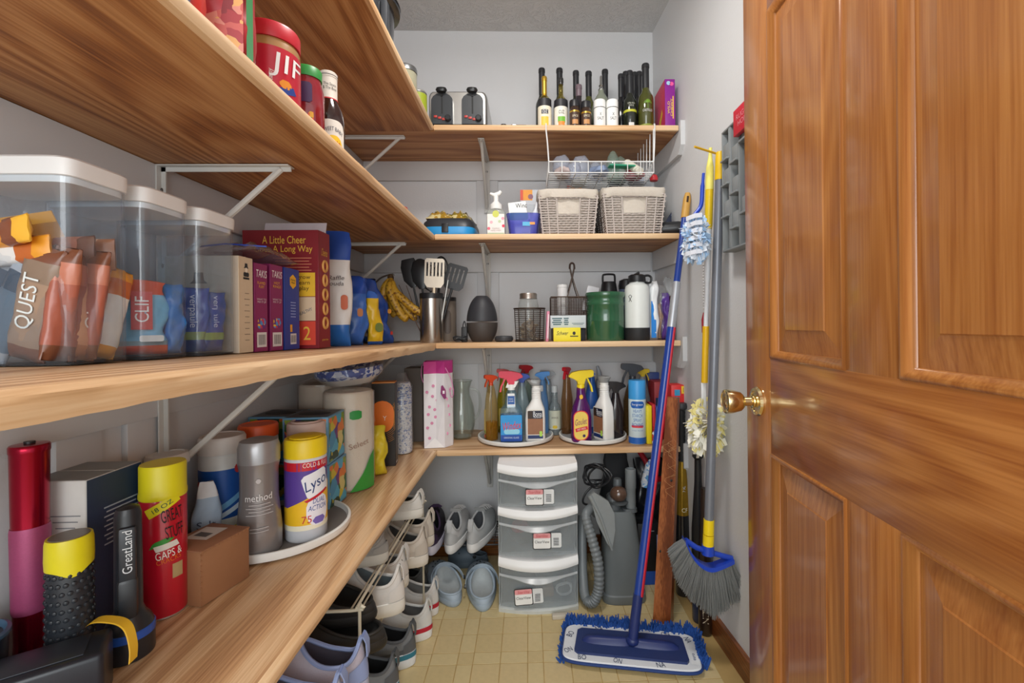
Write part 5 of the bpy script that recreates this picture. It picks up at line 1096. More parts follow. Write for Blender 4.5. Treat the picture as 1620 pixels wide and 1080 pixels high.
for k, (u, v) in enumerate(((-.62, .10), (-.45, .30), (-.75, .24), (-.2, .38), (-.62, .52), (-.1, .60), (-.78, .72), (-.35, .80), (-.15, .15), (-.4, .66), (-.7, .42), (-.25, .48))):
    # on the fold plane left of the crease
    yy = -D + (.004 + .012 * v) * (u + 1) / .85
    PT(t, 'dot', dot, .012, .012, W * u, yy - .0008, h * .86 * v + .01, rnd_=.0058)
for u, v in ((.62, .15), (.75, .4), (.6, .62), (.85, .75), (.8, .25), (.7, .52)):
    yy = -D + (u - .45) / .55 * D * .8; PT(t, 'dot', dot, .010, .012, W * u, yy - .0015, h * .86 * v + .01, rnd_=.0048)
g = G(); g.add([(-W, -D - .001, .001), (W * .43, -D - .001, .001), (-W * .25, -D + .0005, .040)], [(0, 1, 2)]); g.build('bottom_fold', M('f6f5f7', .5), t)
cord = M('d685b4', .6)
g = G(); g.tube(catmull([(W * .55, -D - .004, h * .93), (W * .95, -D - .01, h * .80), (W * 1.12, -D - .006, h * .64), (W * .95, -D * .8, h * .58), (W * .8, -D * .7, h * .68)], 6), .0018, 6); g.build('cord_handle', cord, t)
g = G(); g.tube(catmull([(-W * .8, D + .003, h * .93), (-W * 1.15, 0, h * .97), (-W * 1.2, -D * .6, h * .85), (-W * 1.03, -D * .9, h * .76)], 6), .0018, 6); g.build('cord_handle', cord, t)
t2 = T('gift_tag', 'small purple and white tag hanging from the gift bag cord', 'tag', (x + W * .55, 1.862 - D - .003, LZ + h * .63), 0); g = G(); g.prism([(-.010, 0), (.004, -.022), (.012, -.018), (.010, .014), (-.002, .034), (-.008, .030)], -.002, -.0005); g.build('card', M('8a2a6a', .5), t2); PT(t2, 'white_print', M('f4eef4', .5), .008, .012, .002, -.002, .006)
# pitcher
c, r_, h = on1(710, 752, 601, 2.0); t = T('glass_pitcher', 'clear glass pitcher with curved handle beside the gift bag', 'pitcher', (c, 2.0 - .02, LZ))
pit = CLEAR('f4f8f4', .05, 1.6, .02, 'b8c0b8'); prf = [(r_ * .70, 0), (r_ * .78, .006), (r_ * .98, h * .22), (r_ * 1.02, h * .36), (r_ * .9, h * .56), (r_ * .62, h * .76), (r_ * .60, h * .86), (r_ * .74, h * .97), (r_ * .78, h)]
g = G(); g.lathe(prf, 44, True, False); g.lathe([(a - .003, b) for a, b in prf][1:], 44, False, False)
g.v = [(x_ * (1.0 if z < h * .8 else 1 + .15 * (z / h - .8)), y_, z + (.012 * max(0, -x_ / r_ - .3) if z > h * .9 else 0)) for x_, y_, z in g.v]; g.build('glass', pit, t)
g = G(); g.tube(catmull([(r_ * .66, 0, h * .86), (r_ * 1.25, 0, h * .80), (r_ * 1.42, 0, h * .58), (r_ * 1.2, 0, h * .38), (r_ * .98, 0, h * .32)], 6), .0055, 8); g.build('handle', pit, t)
g = G(); g.lathe([(r_ * .5, .004), (r_ * .72, .007), (r_ * .5, .009)], 32); g.build('thick_base', CLEAR('c8c4a8', .2, 1.2, .05), t)
g = G(); g.tube([(r_ * .80 * math.cos(2 * PI * k / 36), r_ * .78 * math.sin(2 * PI * k / 36), h) for k in range(36)], .0022, 6, closed=True); g.build('lip', pit, t)
# turntables
def turntable(label, x, y, z, r_, hh=.020, inner=None):
    t = T('turntable', label, 'turntable', (x, y, z))
    g = G(); g.lathe([(r_ * .95, .004), (r_ * .99, .005), (r_, .009), (r_, hh - .002), (r_ - .002, hh), (r_ - .006, hh), (r_ - .008, .0095), (.001, .0095)], 72); g.build('tray', M('e6e6e2', .4, noise=.02), t)
    g = G(); g.lathe([(r_ - .009, .0096), (r_ - .009, .0104), (.001, .0104)], 72); g.build('mat', inner or M('8e9092', .6), t)
    g = G(); g.lathe([(r_ * .90, 0), (r_ * .92, .0045)], 60); g.build('base', M('3a3b3e', .6), t); return z + .0106
x1, y1 = PX(816, 1.955, 690), 1.955
zt1 = turntable('white turntable loaded with spray bottles, closer to the glass pitcher', x1, y1, LZ, .161)
x2, y2 = PX(937.5, 1.945, 690), 1.945
zt2 = turntable('white turntable with purple and white spray bottles, closer to the right wall', x2, y2, LZ, .144)
def atT(px, py, Y): return PX(px, Y, py)
def hgt(py, Y, z): return PZ(py, Y) - z
# 1 wood-oil cleaner with orange head
Y = 1.89; x = PX(777, Y, 640); h = hgt(607, Y, zt1)
t = sprayb('oil_soap_spray', 'clear amber cleaner bottle with orange spray head, leftmost on its turntable', [(0, .025, .020, 0, 0, 3), (.005, .027, .022, 0, 0, 3), (h * .48, .027, .022, 0, 0, 3), (h * .74, .023, .020, 0, 0, 2.5), (h * .92, .016, .016), (h, .012, .012)], (x, Y, zt1), CLEAR('e8d8a8', .10, 1.3, .03, 'c89a40'), h + .008, .048, -1, M('e2512a', .4, noise=.04), M('ea5a28', .4), rz=R(25))
g = G(); g.loft([(.003, .0245, .019, 0, 0, 3), (h * .33, .0245, .019, 0, 0, 3)], 28); g.build('amber_liquid', CLEAR('d8a838', .35, 1, .05, 'b8862a'), t)
PT(t, 'label', M('d8c070', .5), .020, .10, -.0272, 0, h * .34, 'L', rnd_=.008); PT(t, 'green_leaf', M('5a9a3a', .5), .012, .012, -.0276, 0, h * .16, 'L', rnd_=.005); PT(t, 'orange_fruit', M('e86a3a', .5), .014, .014, -.0277, 0, h * .08, 'L', rnd_=.0069)
g = G(); g.tube([(.0, -.004, .01), (.0, -.002, h)], .002, 6); g.build('dip_tube', M('8a9ab8', .4), t)
# window cleaner
Y = 1.865; x = PX(809, Y, 640); h = hgt(612, Y, zt1)
t = sprayb('window_cleaner', 'blue glass-cleaner bottle with red and white spray head', [(0, .044, .024, 0, 0, 5), (.005, .047, .026, 0, 0, 5), (h * .50, .047, .026, 0, 0, 5), (h * .60, .043, .024, -.001, 0, 4), (h * .70, .028, .020, .002, 0, 3), (h * .90, .022, .018), (h * .96, .014, .014), (h, .012, .012)], (x, Y, zt1), CLEAR('cfe4ee', .14, 1.3, .03, '8ab4cc'), h + .012, .082, -1, M('e2244a', .35, noise=.03), M('e83a55', .35), neckm=WHITE)
g = G(); g.loft([(.003, .0445, .0235, 0, 0, 5), (h * .47, .0445, .0235, 0, 0, 5), (h * .50, .043, .022, 0, 0, 5)], 32); g.build('blue_liquid', CLEAR('3f9ae0', .45, 1, .05, '1f6ab8'), t)
PT(t, 'label', M('2a9be2', .4), .086, .105, 0, -.0264, h * .265, rnd_=.004); PT(t, 'label_wave', M('9adcf4', .4), .064, .020, .002, -.0267, h * .20, rnd_=.0095); PT(t, 'label_foot', M('1f4fa8', .4), .084, .026, 0, -.0268, .018)
TX(t, 'Windex', .032, M('e03a34', .4), .076, .002, -.0272, h * .31, rot=.12, slant=.15); TX(t, 'ORIGINAL GLASS', .007, M('e4eef8', .4), .06, 0, -.0272, .020)
PT(t, 'neck_label', M('f0f2f4', .4), .034, .056, 0, -.0205, h * .77, poly=[(-.42, .5), (.42, .5), (.5, -.5), (-.5, -.5)]); PT(t, 'neck_print', M('1f5aa8', .4), .028, .034, 0, -.0208, h * .775); TX(t, 'more\nstreak', .014, M('e4eef8', .4), .02, 0, -.0211, h * .775)
g = G(); g.prism([(-.022, h + .0), (.016, h + .0), (.030, h + .026), (-.012, h + .026)], -.0125, .0125); g.build('white_shroud', WHITE, t)
# wood floor cleaner
Y = 1.872; x = PX(846.5, Y, 640); h = hgt(600, Y, zt1)
brna = M('9a6a4c', .5, noise=.12, scale=60); navy = M('1c2238', .45)
def floorc(label, x, Y, zt_, h, rz, dx):
    t = T('floor_cleaner', label, 'bottle', (x, Y, zt_), rz)
    W = .041
    g = G(); g.loft([(0, W * .93, .025, 0, 0, 5), (.005, W, .028, 0, 0, 5), (h * .36, W, .028, 0, 0, 4.5), (h * .52, W * .93, .027, .001, 0, 4), (h * .60, W * .66, .025, .004, 0, 3.2), (h * .68, .019, .019, .006, 0, 2.6), (h * .88, .0165, .0165, .005, 0, 2.2), (h * .90, .0175, .0175, .005, 0, 2)], 36)
    g.build('body', M('f0efec', .35, noise=.02), t)
    g = G()
    for k in range(7): z = h * .67 + h * .027 * k; g.lathe([(.0175, z), (.0205, z + .0025), (.0175, z + .005)], 20, False, False, cx=.005)
    g.build('grip_ribs', WHITE, t)
    g = G(); g.loft([(h * .895, .017, .017, .005), (h * .93, .022, .019, .0, 0, 3), (h * .985, .030, .018, -.004 * dx, 0, 4), (h, .026, .015, -.004 * dx, 0, 4)], 24); g.build('spray_shroud', CLEAR('d4d6d6', .6, 1.2, .1, 'b4b6b6'), t)
    g = G(); g.box(.010 * dx - .004, .030 * dx + .004, -.006, .006, h * .80, h * .90, .003) if dx > 0 else g.box(-.036, -.018, -.006, .006, h * .80, h * .92, .003); g.build('trigger', M('9a9c9e', .4), t)
    PT(t, 'label', M('ece8e0', .5), .066, h * .50, 0, -.0284, h * .275, rnd_=.010)
    PT(t, 'label_wood', brna, .062, h * .28, 0, -.0288, h * .26); PT(t, 'label_navy', navy, .040, h * .13, .009, -.0291, h * .44, rnd_=.002); PT(t, 'label_foot', M('24386a', .45), .062, h * .055, 0, -.0289, h * .08); PT(t, 'label_corner', M('3a2a22', .5), .022, h * .13, -.020, -.0290, h * .44, rnd_=.004)
    TX(t, 'Bona', .021, M('eef0f4', .5), .034, .009, -.0294, h * .452); TX(t, 'Hardwood', .006, M('eef0f4', .5), .03, .009, -.0294, h * .40)
    PT(t, 'green_badge', M('b4e05a', .5), .011, h * .085, .022, -.0292, h * .13, rnd_=.002); return t
floorc('white floor-cleaner bottle with brown wood label facing forward', x, Y, zt1, h, 0, 1)
# behind them on the first turntable
def simple_spray(label, px, ptop, Y, zt_, w_, bodym, headm, s, dx, rz=0, name='spray_bottle', lab=None, e=2.6, leverm=None):
    w_ *= 1.12
    x = PX(px, Y, 640); H_ = hgt(ptop, Y, zt_); h = H_ - s * .66
    t = sprayb(name, label, [(0, w_ * .94, w_ * .7, 0, 0, e), (.005, w_, w_ * .75, 0, 0, e), (h * .58, w_, w_ * .75, 0, 0, e), (h * .76, w_ * .74, w_ * .62, 0, 0, 2.2), (h * .90, .017, .016), (h, .014, .014)], (x, Y, zt_), bodym, h, s, dx, headm, leverm, rz=rz)
    if lab: PT(t, 'label', lab, w_ * 1.4, h * .32, 0, -w_ * .75 - .0005, h * .28, rnd_=.004)
    return t
simple_spray('yellow-green oil bottle with red spray head at the back of the first turntable', 797, 583, 2.03, zt1, .026, CLEAR('d8c84a', .3, 1, .05, 'a8a030'), M('b8322e', .4), .05, -1, lab=M('c8b050', .5))
simple_spray('pale misty bottle with blue spray head behind the glass cleaner', 826, 590, 1.985, zt1, .029, CLEAR('d4e2e6', .45, 1.2, .05, 'b4c8cc'), M('1f4fc0', .4), .06, -1)
simple_spray('bottle with tilted dark red spray head, rearmost on the first turntable', 833, 577, 2.05, zt1, .028, CLEAR('c8d8d0', .3, 1.2, .05, '9ab0a4'), M('a81f28', .4), .055, -1, rz=R(30))
simple_spray('slim bottle with light blue spray head behind the white floor cleaner', 858, 588, 2.0, zt1, .024, M('5a8ac0', .4), M('2f86d4', .4), .055, 1)
# between the turntables
Y = 2.02; x = PX(868, Y, 640); h = hgt(590, Y, LZ)
simple_spray('clear bottle with grey-white trigger standing between the turntables, at the wall', 867, 586, 2.07, LZ, .026, CLEAR('dfe6ea', .25, 1.2, .05, 'b8c4c8'), CLEAR('c8ccd0', .6, 1.2, .1, 'a8acb0'), .06, -1)
Y = 1.80 + .045; c, r_, zt = fitr(869, 888, 611, 1.86)
t = T('lemon_oil_bottle', 'clear narrow-necked bottle with lemon label between the two turntables', 'bottle', (PX(877.5, 2.00, 640), 2.015, LZ)); h = hgt(611, 2.0, LZ); r_ = .027
g = G(); g.lathe([(r_ * .9, 0), (r_, .005), (r_, h * .52), (r_ * .9, h * .60), (r_ * .55, h * .66), (r_ * .50, h * .86), (r_ * .45, h * .87)], 32); g.build('bottle', CLEAR('d4dde0', .40, 1.3, .04, 'a9b6ba'), t)
g = G(); g.lathe([(r_ * .50, h * .865), (r_ * .50, h - .002), (r_ * .44, h)], 24); g.build('cap', M('cfd6d8', .4), t)
lathe_band(t, 'label', r_ + .0006, h * .12, h * .50, M('dfe2cc', .5)); PT(t, 'lemon_print', M('e8c83a', .5), .022, .014, z=h * .17, cyl=r_ + .0008, rnd_=.0065); TX(t, 'LEMON OIL', .008, M('5a4a3a', .5), .03, z=h * .36, cyl=r_ + .0008)
# second turntable
simple_spray('brown-tinted bottle with red spray head, first on the second turntable', 897, 581, 1.99, zt2, .026, CLEAR('c8a478', .22, 1.3, .04, '8a6038'), M('c81f30', .4), .05, -1, rz=R(60))
Y = 1.85; x = PX(919, Y, 640); h = hgt(610, Y, zt2)
t = sprayb('fabric_cleaner', 'purple bottle with yellow spray head and oval yellow label', [(0, .036, .026, 0, 0, 4), (.006, .041, .030, 0, 0, 4), (h * .45, .041, .030, 0, 0, 3.6), (h * .62, .034, .026, .001, 0, 3), (h * .78, .020, .018, .001), (h * .94, .017, .016), (h, .014, .014)], (x, Y, zt2), CLEAR('8a3a98', .5, 1.3, .04, '6a2078'), h + .004, .085, 1, M('f0d41c', .4, noise=.03), M('f0d82a', .4), rz=R(4))
PT(t, 'label_border', M('d8343c', .5), .062, .120, -.006, -.0306, h * .30, rnd_=.026); PT(t, 'label', M('f0d264', .5), .056, .112, -.006, -.0309, h * .30, rnd_=.024); PT(t, 'red_banner', M('d8303a', .5), .050, .014, -.004, -.0313, h * .24, rot=.2)
TX(t, 'Goulet', .024, M('8a3a6a', .5), .048, -.006, -.0315, h * .37, rot=.15, slant=.2); TX(t, 'PET MESS', .007, M('f4f0e8', .5), .034, -.004, -.0317, h * .24, rot=.2); PT(t, 'round_badge', M('3a2a5a', .5), .012, .012, .006, -.0314, h * .12, rnd_=.0059)
PT(t, 'neck_badge', M('f0c030', .5), .014, .018, -.002, -.0195, h * .80, rnd_=.0068)
Y = 1.86; x = PX(955, Y, 640); h = hgt(596, Y, zt2)
floorc('white floor-cleaner bottle turned sideways, right front of the second turntable', x, Y, zt2, h, R(-62), -1)
simple_spray('black spray bottle with taped white strip at the right of the second turntable', 974, 605, 1.905, zt2, .029, M('2c2526', .15, coat=.4), M('1c1c1f', .2, coat=.3), .072, -1)
simple_spray('blue bottle behind the purple cleaner on the second turntable', 936, 590, 1.99, zt2, .028, M('2a5fae', .3, noise=.06), M('2a66b8', .4), .03, -1, lab=M('bcd4ec', .5))
t = T('grey_nozzle_bottle', 'bottle with slanted grey nozzle behind the white sideways bottle', 'bottle', (PX(948, 2.035, 640), 2.03, zt2)); h = hgt(580, 2.03, zt2)
g = G(); g.lathe([(.018, 0), (.020, .005), (.020, h * .7), (.014, h * .8)], 24); g.build('body', M('6a707a', .4), t); g = G(); g.tube([(0.004, 0, h * .78), (.0, 0, h * .9), (-.008, 0, h)], [.014, .011, .006], 14); g.build('nozzle', M('8a9098', .4), t)
# right of the turntables
c, r_, zt = fitr(994, 1022, 601, 1.84); h = zt - LZ; Y = 1.845
t = T('starch_can', 'tall spray can with bright blue cap and white-blue label', 'spray can', (c, Y, LZ), R(-12))
g = G(); g.lathe([(r_ * .93, 0), (r_, .004), (r_, h * .70), (r_ * .97, h * .715)], 40); g.build('can', M('cfe0e6', .35, noise=.03), t)
g = G(); g.lathe([(r_ * .99, h * .705), (r_ * .99, h - .004), (r_ * .93, h), (r_ * .5, h)], 40); g.build('cap', M('3f9ee2', .4, noise=.03), t)
lathe_band(t, 'foot_band', r_ + .0004, .003, h * .11, M('1f5fb4', .4)); PT(t, 'brand_oval', M('1f5fb4', .4), r_ * 1.7, .028, z=h * .625, cyl=r_ + .0003, rnd_=.0139); TX(t, 'Sargress', .010, M('eef4f8', .4), r_ * 1.3, z=h * .625, cyl=r_ + .0006)
TX(t, 'HEAVY\nSTARCH\nSPRAY\nIRONING', .068, M('2f6ab0', .5), r_ * 1.3, z=h * .42, cyl=r_ + .0003); PT(t, 'red_bar', M('d8343c', .5), r_ * 1.4, .010, z=h * .285, cyl=r_ + .0004, rnd_=.002); TX(t, 'crisp finish', .005, M('4a7ab0', .5), r_ * 1.3, z=h * .22, cyl=r_ + .0004)
simple_spray('brown spray bottle with large black-grey trigger behind the blue-capped can', 1001, 577, 1.99, LZ, .036, CLEAR('a88a5a', .3, 1.2, .04, '7a6038'), M('3a3f48', .35), .082, -1)
simple_spray('grey bottle with yellow spray head behind the blue-capped can', 1017, 586, 2.05, LZ, .030, M('8a8f94', .4), M('e8c82a', .4), .05, 1)
def ledge(label, pl, pr, pt, Y, d, m, name='carton', cat='box', **k):
    x, w_, zt = cz(pl, pr, pt, Y); return pack(name, label, cat, w_, d, zt - LZ, (x, Y + d / 2, LZ), 0, m, **k), w_, zt - LZ
t, w_, h = ledge('thin yellow box standing edge-on beside the spray can', 1023, 1031, 642, 1.82, .09, M('f0dc1e', .45, noise=.03), 'slim_box'); 
t, w_, h = ledge('slim red box standing right of the thin yellow one', 1032, 1037, 640, 1.83, .08, M('c82a34', .45, noise=.04), 'slim_box'); 
t, w_, h = ledge('slim blue and red sleeve right of the slim red box', 1038, 1043, 644, 1.83, .08, M('3a5aa8', .45), 'slim_box')
t, w_, h = ledge('red battery multipack box under the navy box near the wall', 1035, 1063, 604, 1.97, .11, M('b82430', .45, noise=.04), 'long_box')
PT(t, 'navy_print', M('223a6a', .5), w_ * .7, h * .3, -w_ * .08, -.055, h * .55)
t, w_, h = ledge('navy box at the rear corner of the lowest shelf', 1024, 1056, 589, 2.085, .025, M('1f3a86', .45), 'long_box')
t, w_, h = ledge('small red and yellow box showing above the wooden post', 1062, 1088, 609, 1.80, .07, M('d82a2a', .42, noise=.03), 'bright_box')
PT(t, 'yellow_print', M('f2c832', .45), w_ * .34, .030, w_ * .28, -.035, h - .019); TX(t, '11', .018, INK, .008, w_ * .28, -.0354, h - .019); PT(t, 'blue_print', M('3a9ac8', .45), w_ * .34, .024, -w_ * .14, -.035, h - .030)
t = T('candy_packet', 'shiny red and white twisted packet beside the mop pole', 'packet', (PX(1036, 1.80, 650), 1.795, LZ), 0)
t2 = t; g = G(); g.loft([(0, .010, .006), (.01, .014, .008), (.05, .013, .007), (.062, .004, .003), (.072, .010, .004)], 14); g.build('wrap', SPOTS('d82a3a', ('e8e8f0', '6a5ab0', 'c82a34'), 90, .25), t)
# ------------------------------------------------------------------ lowest shelf, side wall
def onS(px, py): return GZ(px, py, LZ)
# brown-grey box by the corner and paper goods
t = pack('grey_brown_box', 'plain grey-brown tall box in the corner behind the paper cups', 'box', .075, .10, PZ(582, 1.93, 655) - LZ, (PX(655, 1.93, 640), 1.97, LZ), body=M('6f665f', .7, noise=.05))
Y = 1.76; x = PX(637, Y, 640); t = T('paper_cup_sleeve', 'tall sleeve of speckled white paper cups in clear wrap', 'cups', (x, Y, LZ)); h = PZ(604, Y, 637) - LZ
g = G(); rr_ = .033; 
g.lathe([(rr_ * .80, 0), (rr_, .004), (rr_, h * .78), (rr_ * .9, h * .98), (rr_ * .8, h)], 32); g.build('cup_stack', SPOTS('dcdcdc', ('e8e8e8', 'c4c6cc', 'dcdcdc', '8a9ac0'), 190, .6), t)
for k in range(9): g = G(); z = h * .70 + k * .0075; g.lathe([(rr_, z), (rr_ + .0022, z + .002), (rr_, z + .004)], 28, False, False); g.build('cup_rim', SPOTS('e4e6ea', ('3a62b0', 'dcdce0', '5a7ac0'), 120, .5), t)
g = G(); g.lathe([(rr_ * .9, 0), (rr_ + .005, .01), (rr_ + .006, h * .5), (rr_ + .005, h * .95), (rr_ * .6, h + .02), (rr_ * .5, h + .035)], 26)
g.v = [(x_ + .002 * math.sin(z * 120 + y_ * 100), y_ + .002 * math.sin(z * 90 + x_ * 140), z) for x_, y_, z in g.v]; g.build('clear_wrap', CLEAR('f6f8fa', .08, 1.5, .05), t)
# bowl stack on top of the towel rolls, rests on the towel pack
Ysh = {}
X, Y = -.545, 1.52; zbase = LZ
x, Y = PX(553, 1.40, 660), 1.40
# towel pack
XT = -.50
Ya = GYX(556, XT); zt = GX(560, 614, XT)[1]
t = T('paper_towel_roll', 'large cream paper towel roll in green-printed wrap', 'paper towel', (-.550, 1.405, LZ)); h = GX(575, 612, -.53)[1] - LZ; r_ = .070
g = G(); g.lathe([(r_ * .9, 0), (r_, .008), (r_, h - .008), (r_ * .93, h), (.022, h), (.020, h - .05)], 48); g.build('roll', M('e5dccf', .8, noise=.04, bump=.3, bscale=120), t)
g = G(); g.lathe([(r_ * .98, .001), (r_ + .003, .010), (r_ + .004, h * .5), (r_ + .003, h - .004), (r_ * .9, h + .004), (r_ * .3, h + .010)], 40)
g.v = [(x_ + .0018 * math.sin(z * 110 + y_ * 120), y_ + .0018 * math.sin(z * 80 + x_ * 110), z) for x_, y_, z in g.v]; g.build('clear_wrap', CLEAR('fbfaf6', .10, 1.4, .06, 'e4dcd0'), t)
PT(t, 'green_print', M('3a9a3c', .4), .085, .110, cyl=r_ + .0045, a=.95, z=.058, poly=[(-.5, -.5), (.5, -.5), (.5, .5), (.25, .35), (0, 0), (-.3, -.3)]); PT(t, 'green_badge', M('2f9a4a', .4), .034, .026, cyl=r_ + .0048, a=.62, z=h - .065, rnd_=.004); TX(t, 'Select', .016, M('a88a7a', .5), .06, cyl=r_ + .0045, a=.75, z=h * .48, rot=.2)
t = T('paper_towel_roll', 'wrapped cream paper roll behind the tissue boxes', 'paper towel', (-.675, 1.50, LZ)); g = G(); h2 = h * 1.04; g.lathe([(.058, 0), (.064, .006), (.064, h2 - .006), (.058, h2)], 40); g.v = [(x_ + .002 * math.sin(z * 90 + y_ * 90), y_, z) for x_, y_, z in g.v]; g.build('roll', M('d8cbbd', .8, noise=.06), t)
g = G(); g.lathe([(.062, .001), (.068, .010), (.069, h2 * .5), (.068, h2), (.03, h2 + .014)], 36); g.v = [(x_ + .002 * math.sin(z * 110 + y_ * 120), y_ + .002 * math.sin(z * 80 + x_ * 110), z) for x_, y_, z in g.v]; g.build('clear_wrap', CLEAR('f8f4ee', .14, 1.4, .06, 'dccfc2'), t)
# paper bowls on top
zb_ = LZ + h + .014
t = T('paper_bowls', 'stack of white paper bowls with blue patterned rims on the towel rolls', 'bowls', (-.565, 1.46, zb_), 0, rot=(R(2), R(-4), 0)); r_ = .098; bh = .050
for k in range(4):
    z = k * .005; g = G(); g.lathe([(r_ * .58, z), (r_ * .62, z + .001), (r_ * .96, z + bh * .62), (r_ * 1.0, z + bh * .66), (r_ * 1.0, z + bh * .69), (r_ * .94, z + bh * .66), (r_ * .6, z + .004)], 48, True, False)
    g.build('bowl', M('e6ddd4', .6, noise=.03), t)
g = G(); g.lathe([(r_ * .90, bh * .42), (r_ * 1.02, bh * .66), (r_ * 1.02, .015 + bh * .74), (r_ * .92, .016 + bh * .66), (r_ * .60, .022)], 48, False, False); g.build('blue_rim_pattern', SPOTS('e0e2ea', ('3a56a8', '27408f', 'c8d0e4', '3a56a8'), 85, .5), t)
g = G(); g.lathe([(r_ * .7, -.002), (r_ * 1.05, bh * .6), (r_ * 1.06, bh * 1.1), (r_ * .8, bh * 1.42), (r_ * .4, bh * 1.45)], 36, False, True)
g.v = [(x_ + .004 * math.sin(z * 80 + y_ * 70), y_ + .004 * math.sin(z * 60 + x_ * 70), z + .003 * math.sin(x_ * 90)) for x_, y_, z in g.v]; g.build('clear_wrap', CLEAR('f6f8fa', .06, 1.3, .05), t)
# black and orange box, yellow bag
t = pack('black_orange_box', 'black carton with big orange circle near the paper cups', 'box', .078, .05, GX(612, 617, -.44)[1] - LZ, (-.508, 1.615, LZ), R(8), M('2c2724', .45), F=M('2a2522', .45), Rt=M('332e2b', .45)); h = GX(612, 617, -.44)[1] - LZ
PT(t, 'orange_circle', M('ee7a1c', .45), .078, .110, -.004, -.0258, h * .60, rnd_=.0385); TX(t, 'Y', .016, M('f8e8d8', .5), .012, .004, -.0262, h * .58); g = G(); g.box(-.038, .038, -.024, .024, h, h + .004); g.build('orange_flap', M('d88a3a', .5), t); PT(t, 'white_patch', M('e4e4e4', .5), .03, .006, .0394, -.004, .010, 'R')
for k in range(8):
    g = G(); rr_ = .046 + .005 * k; P = [(-.004 + rr_ * math.cos(a), -.0262, h * .60 + rr_ * 1.2 * math.sin(a)) for a in [R(q_) for q_ in range(-75, 50, 8)]]; P = [p for p in P if p[0] < .037]; 
    if len(P) > 2: g.tube(P, .0006, 4); g.build('arc_print', M('c8862e', .5), t)
t = bag('yellow_pasta_bag', 'crinkled yellow bag standing between towel roll and black carton', 'bag', .045, .040, .160, (-.492, 1.50, LZ), R(30), [M('d8c02a', .45, noise=.18, scale=60)], None, 61, .005, tz=.85)
# tissue boxes
tis = SPOTS('3a2a5a', ('d8c83a', '8aa03a', 'e8843a', '4a9ac8', '2a4a3a', '6a3a8a', 'e0d48a', 'c83a4a', '3a6a3a', '5ab4d8'), 32, .45); tedge = M('6aa0c4', .5)
def tissue(label, x, y, z, rz=0, a=.115):
    t = T('tissue_box', label, 'tissue box', (x, y, z), rz); g = G(); g.box(-a / 2, a / 2, -a / 2, a / 2, 0, a * 1.08, .0015); g.build('carton', tedge, t)
    PT(t, 'front_print', tis, a - .010, a * 1.08 - .010, 0, -a / 2, a * .54); PT(t, 'side_print', tis, a - .010, a * 1.08 - .010, a / 2, 0, a * .54, 'R'); PT(t, 'top_print', M('5a5a60', .5), a - .01, a - .01, 0, 0, a * 1.08, 'U')
    g = G(); g.loft([(a * 1.08 + .0004, .042, .026), (a * 1.08 + .0012, .040, .024)], 28); g.build('oval_opening', M('2e2e33', .6), t); return a * 1.08
ty = GYX(536, -.535); hh = tissue('bottom tissue box of the front stack, bright floral print', -.580, 1.255, LZ)
tissue('upper tissue box of the front stack, tropical print, highest one facing the aisle', -.582, 1.252, LZ + hh + .002, R(2)); 
tissue('lower tissue box of the rear stack against the wall', -.700, 1.300, LZ, R(-3), .112); tissue('upper tissue box of the rear stack against the wall', -.699, 1.300, LZ + .112 * 1.08 + .002, R(-2), .112)
# big turntable of wipes
xT, yT = -.598, 1.095; zT = turntable('large white turntable of wipes canisters near the cardboard box', xT, yT, LZ, .160, .022, M('6f6a66', .6))
def onT(px, py): # contact on the tray
    return GZ(px, py, zT)
def canister(name, label, xy, r_, ptop, rz, body, cap, ch, **k):
    zt = PZ(ptop, xy[1], 836 + 720 * xy[0] / xy[1]); return tub(name, label, 'canister', r_, zt - zT, (xy[0], xy[1], zT), rz, body, cap, ch, **k), zt - zT
# front right: yellow cap / purple label
P0 = (-.512, 1.055)
t, h = canister('wipes_canister', 'disinfecting wipes canister with yellow cap and purple label', P0, .0435, 690, R(28), M('d4d6dc', .4), M('f0d21e', .4, noise=.03), .040, lab=M('5a3f9a', .45), lz=(.030, .175))
rl = .0440; lathe_band(t, 'red_band', rl, h * .70, h * .785, M('c8202e', .45)); lathe_band(t, 'yellow_band', rl + .0001, h * .12, h * .34, M('f0c024', .45)); lathe_band(t, 'cream_band', rl + .0002, h * .12, h * .17, M('f0ead0', .45))
PT(t, 'yellow_sweep', M('f0c024', .45), .13, h * .26, cyl=rl + .0002, a=.0, z=h * .43, poly=[(-.5, -.5), (.5, -.5), (.5, .5)])
PT(t, 'white_panel', M('eef0f6', .45), .060, h * .25, cyl=rl + .0004, a=.52, z=h * .56, rot=.3, rnd_=.010); TX(t, 'Lysol', .030, M('24407a', .45), .056, cyl=rl + .0007, a=.52, z=h * .565, rot=.35, slant=.25)
PT(t, 'red_swoosh', M('c8202e', .45), .060, .006, cyl=rl + .0006, a=.52, z=h * .44, rot=.35); PT(t, 'white_oval', M('f0eef6', .45), .052, h * .30, cyl=rl + .0005, a=.55, z=h * .30, rnd_=.024)
TX(t, 'DUAL\nACTION', .026, M('2a4a9a', .45), .042, cyl=rl + .0008, a=.55, z=h * .36, slant=.15); PT(t, 'mop_print', M('7a68b8', .45), .030, .016, cyl=rl + .0008, a=.58, z=h * .20, rnd_=.007); TX(t, '75', .016, M('c8302e', .45), .020, cyl=rl + .0008, a=-.02, z=h * .225)
TX(t, 'COLD & FLU', .010, M('f2e8e0', .45), .055, cyl=rl + .0003, a=.45, z=h * .755)
g = G(); g.lathe([(.034, h + .0001), (.034, h + .0025), (.030, h + .0035)], 32); g.build('flip_lid', M('ecca1c', .4), t)
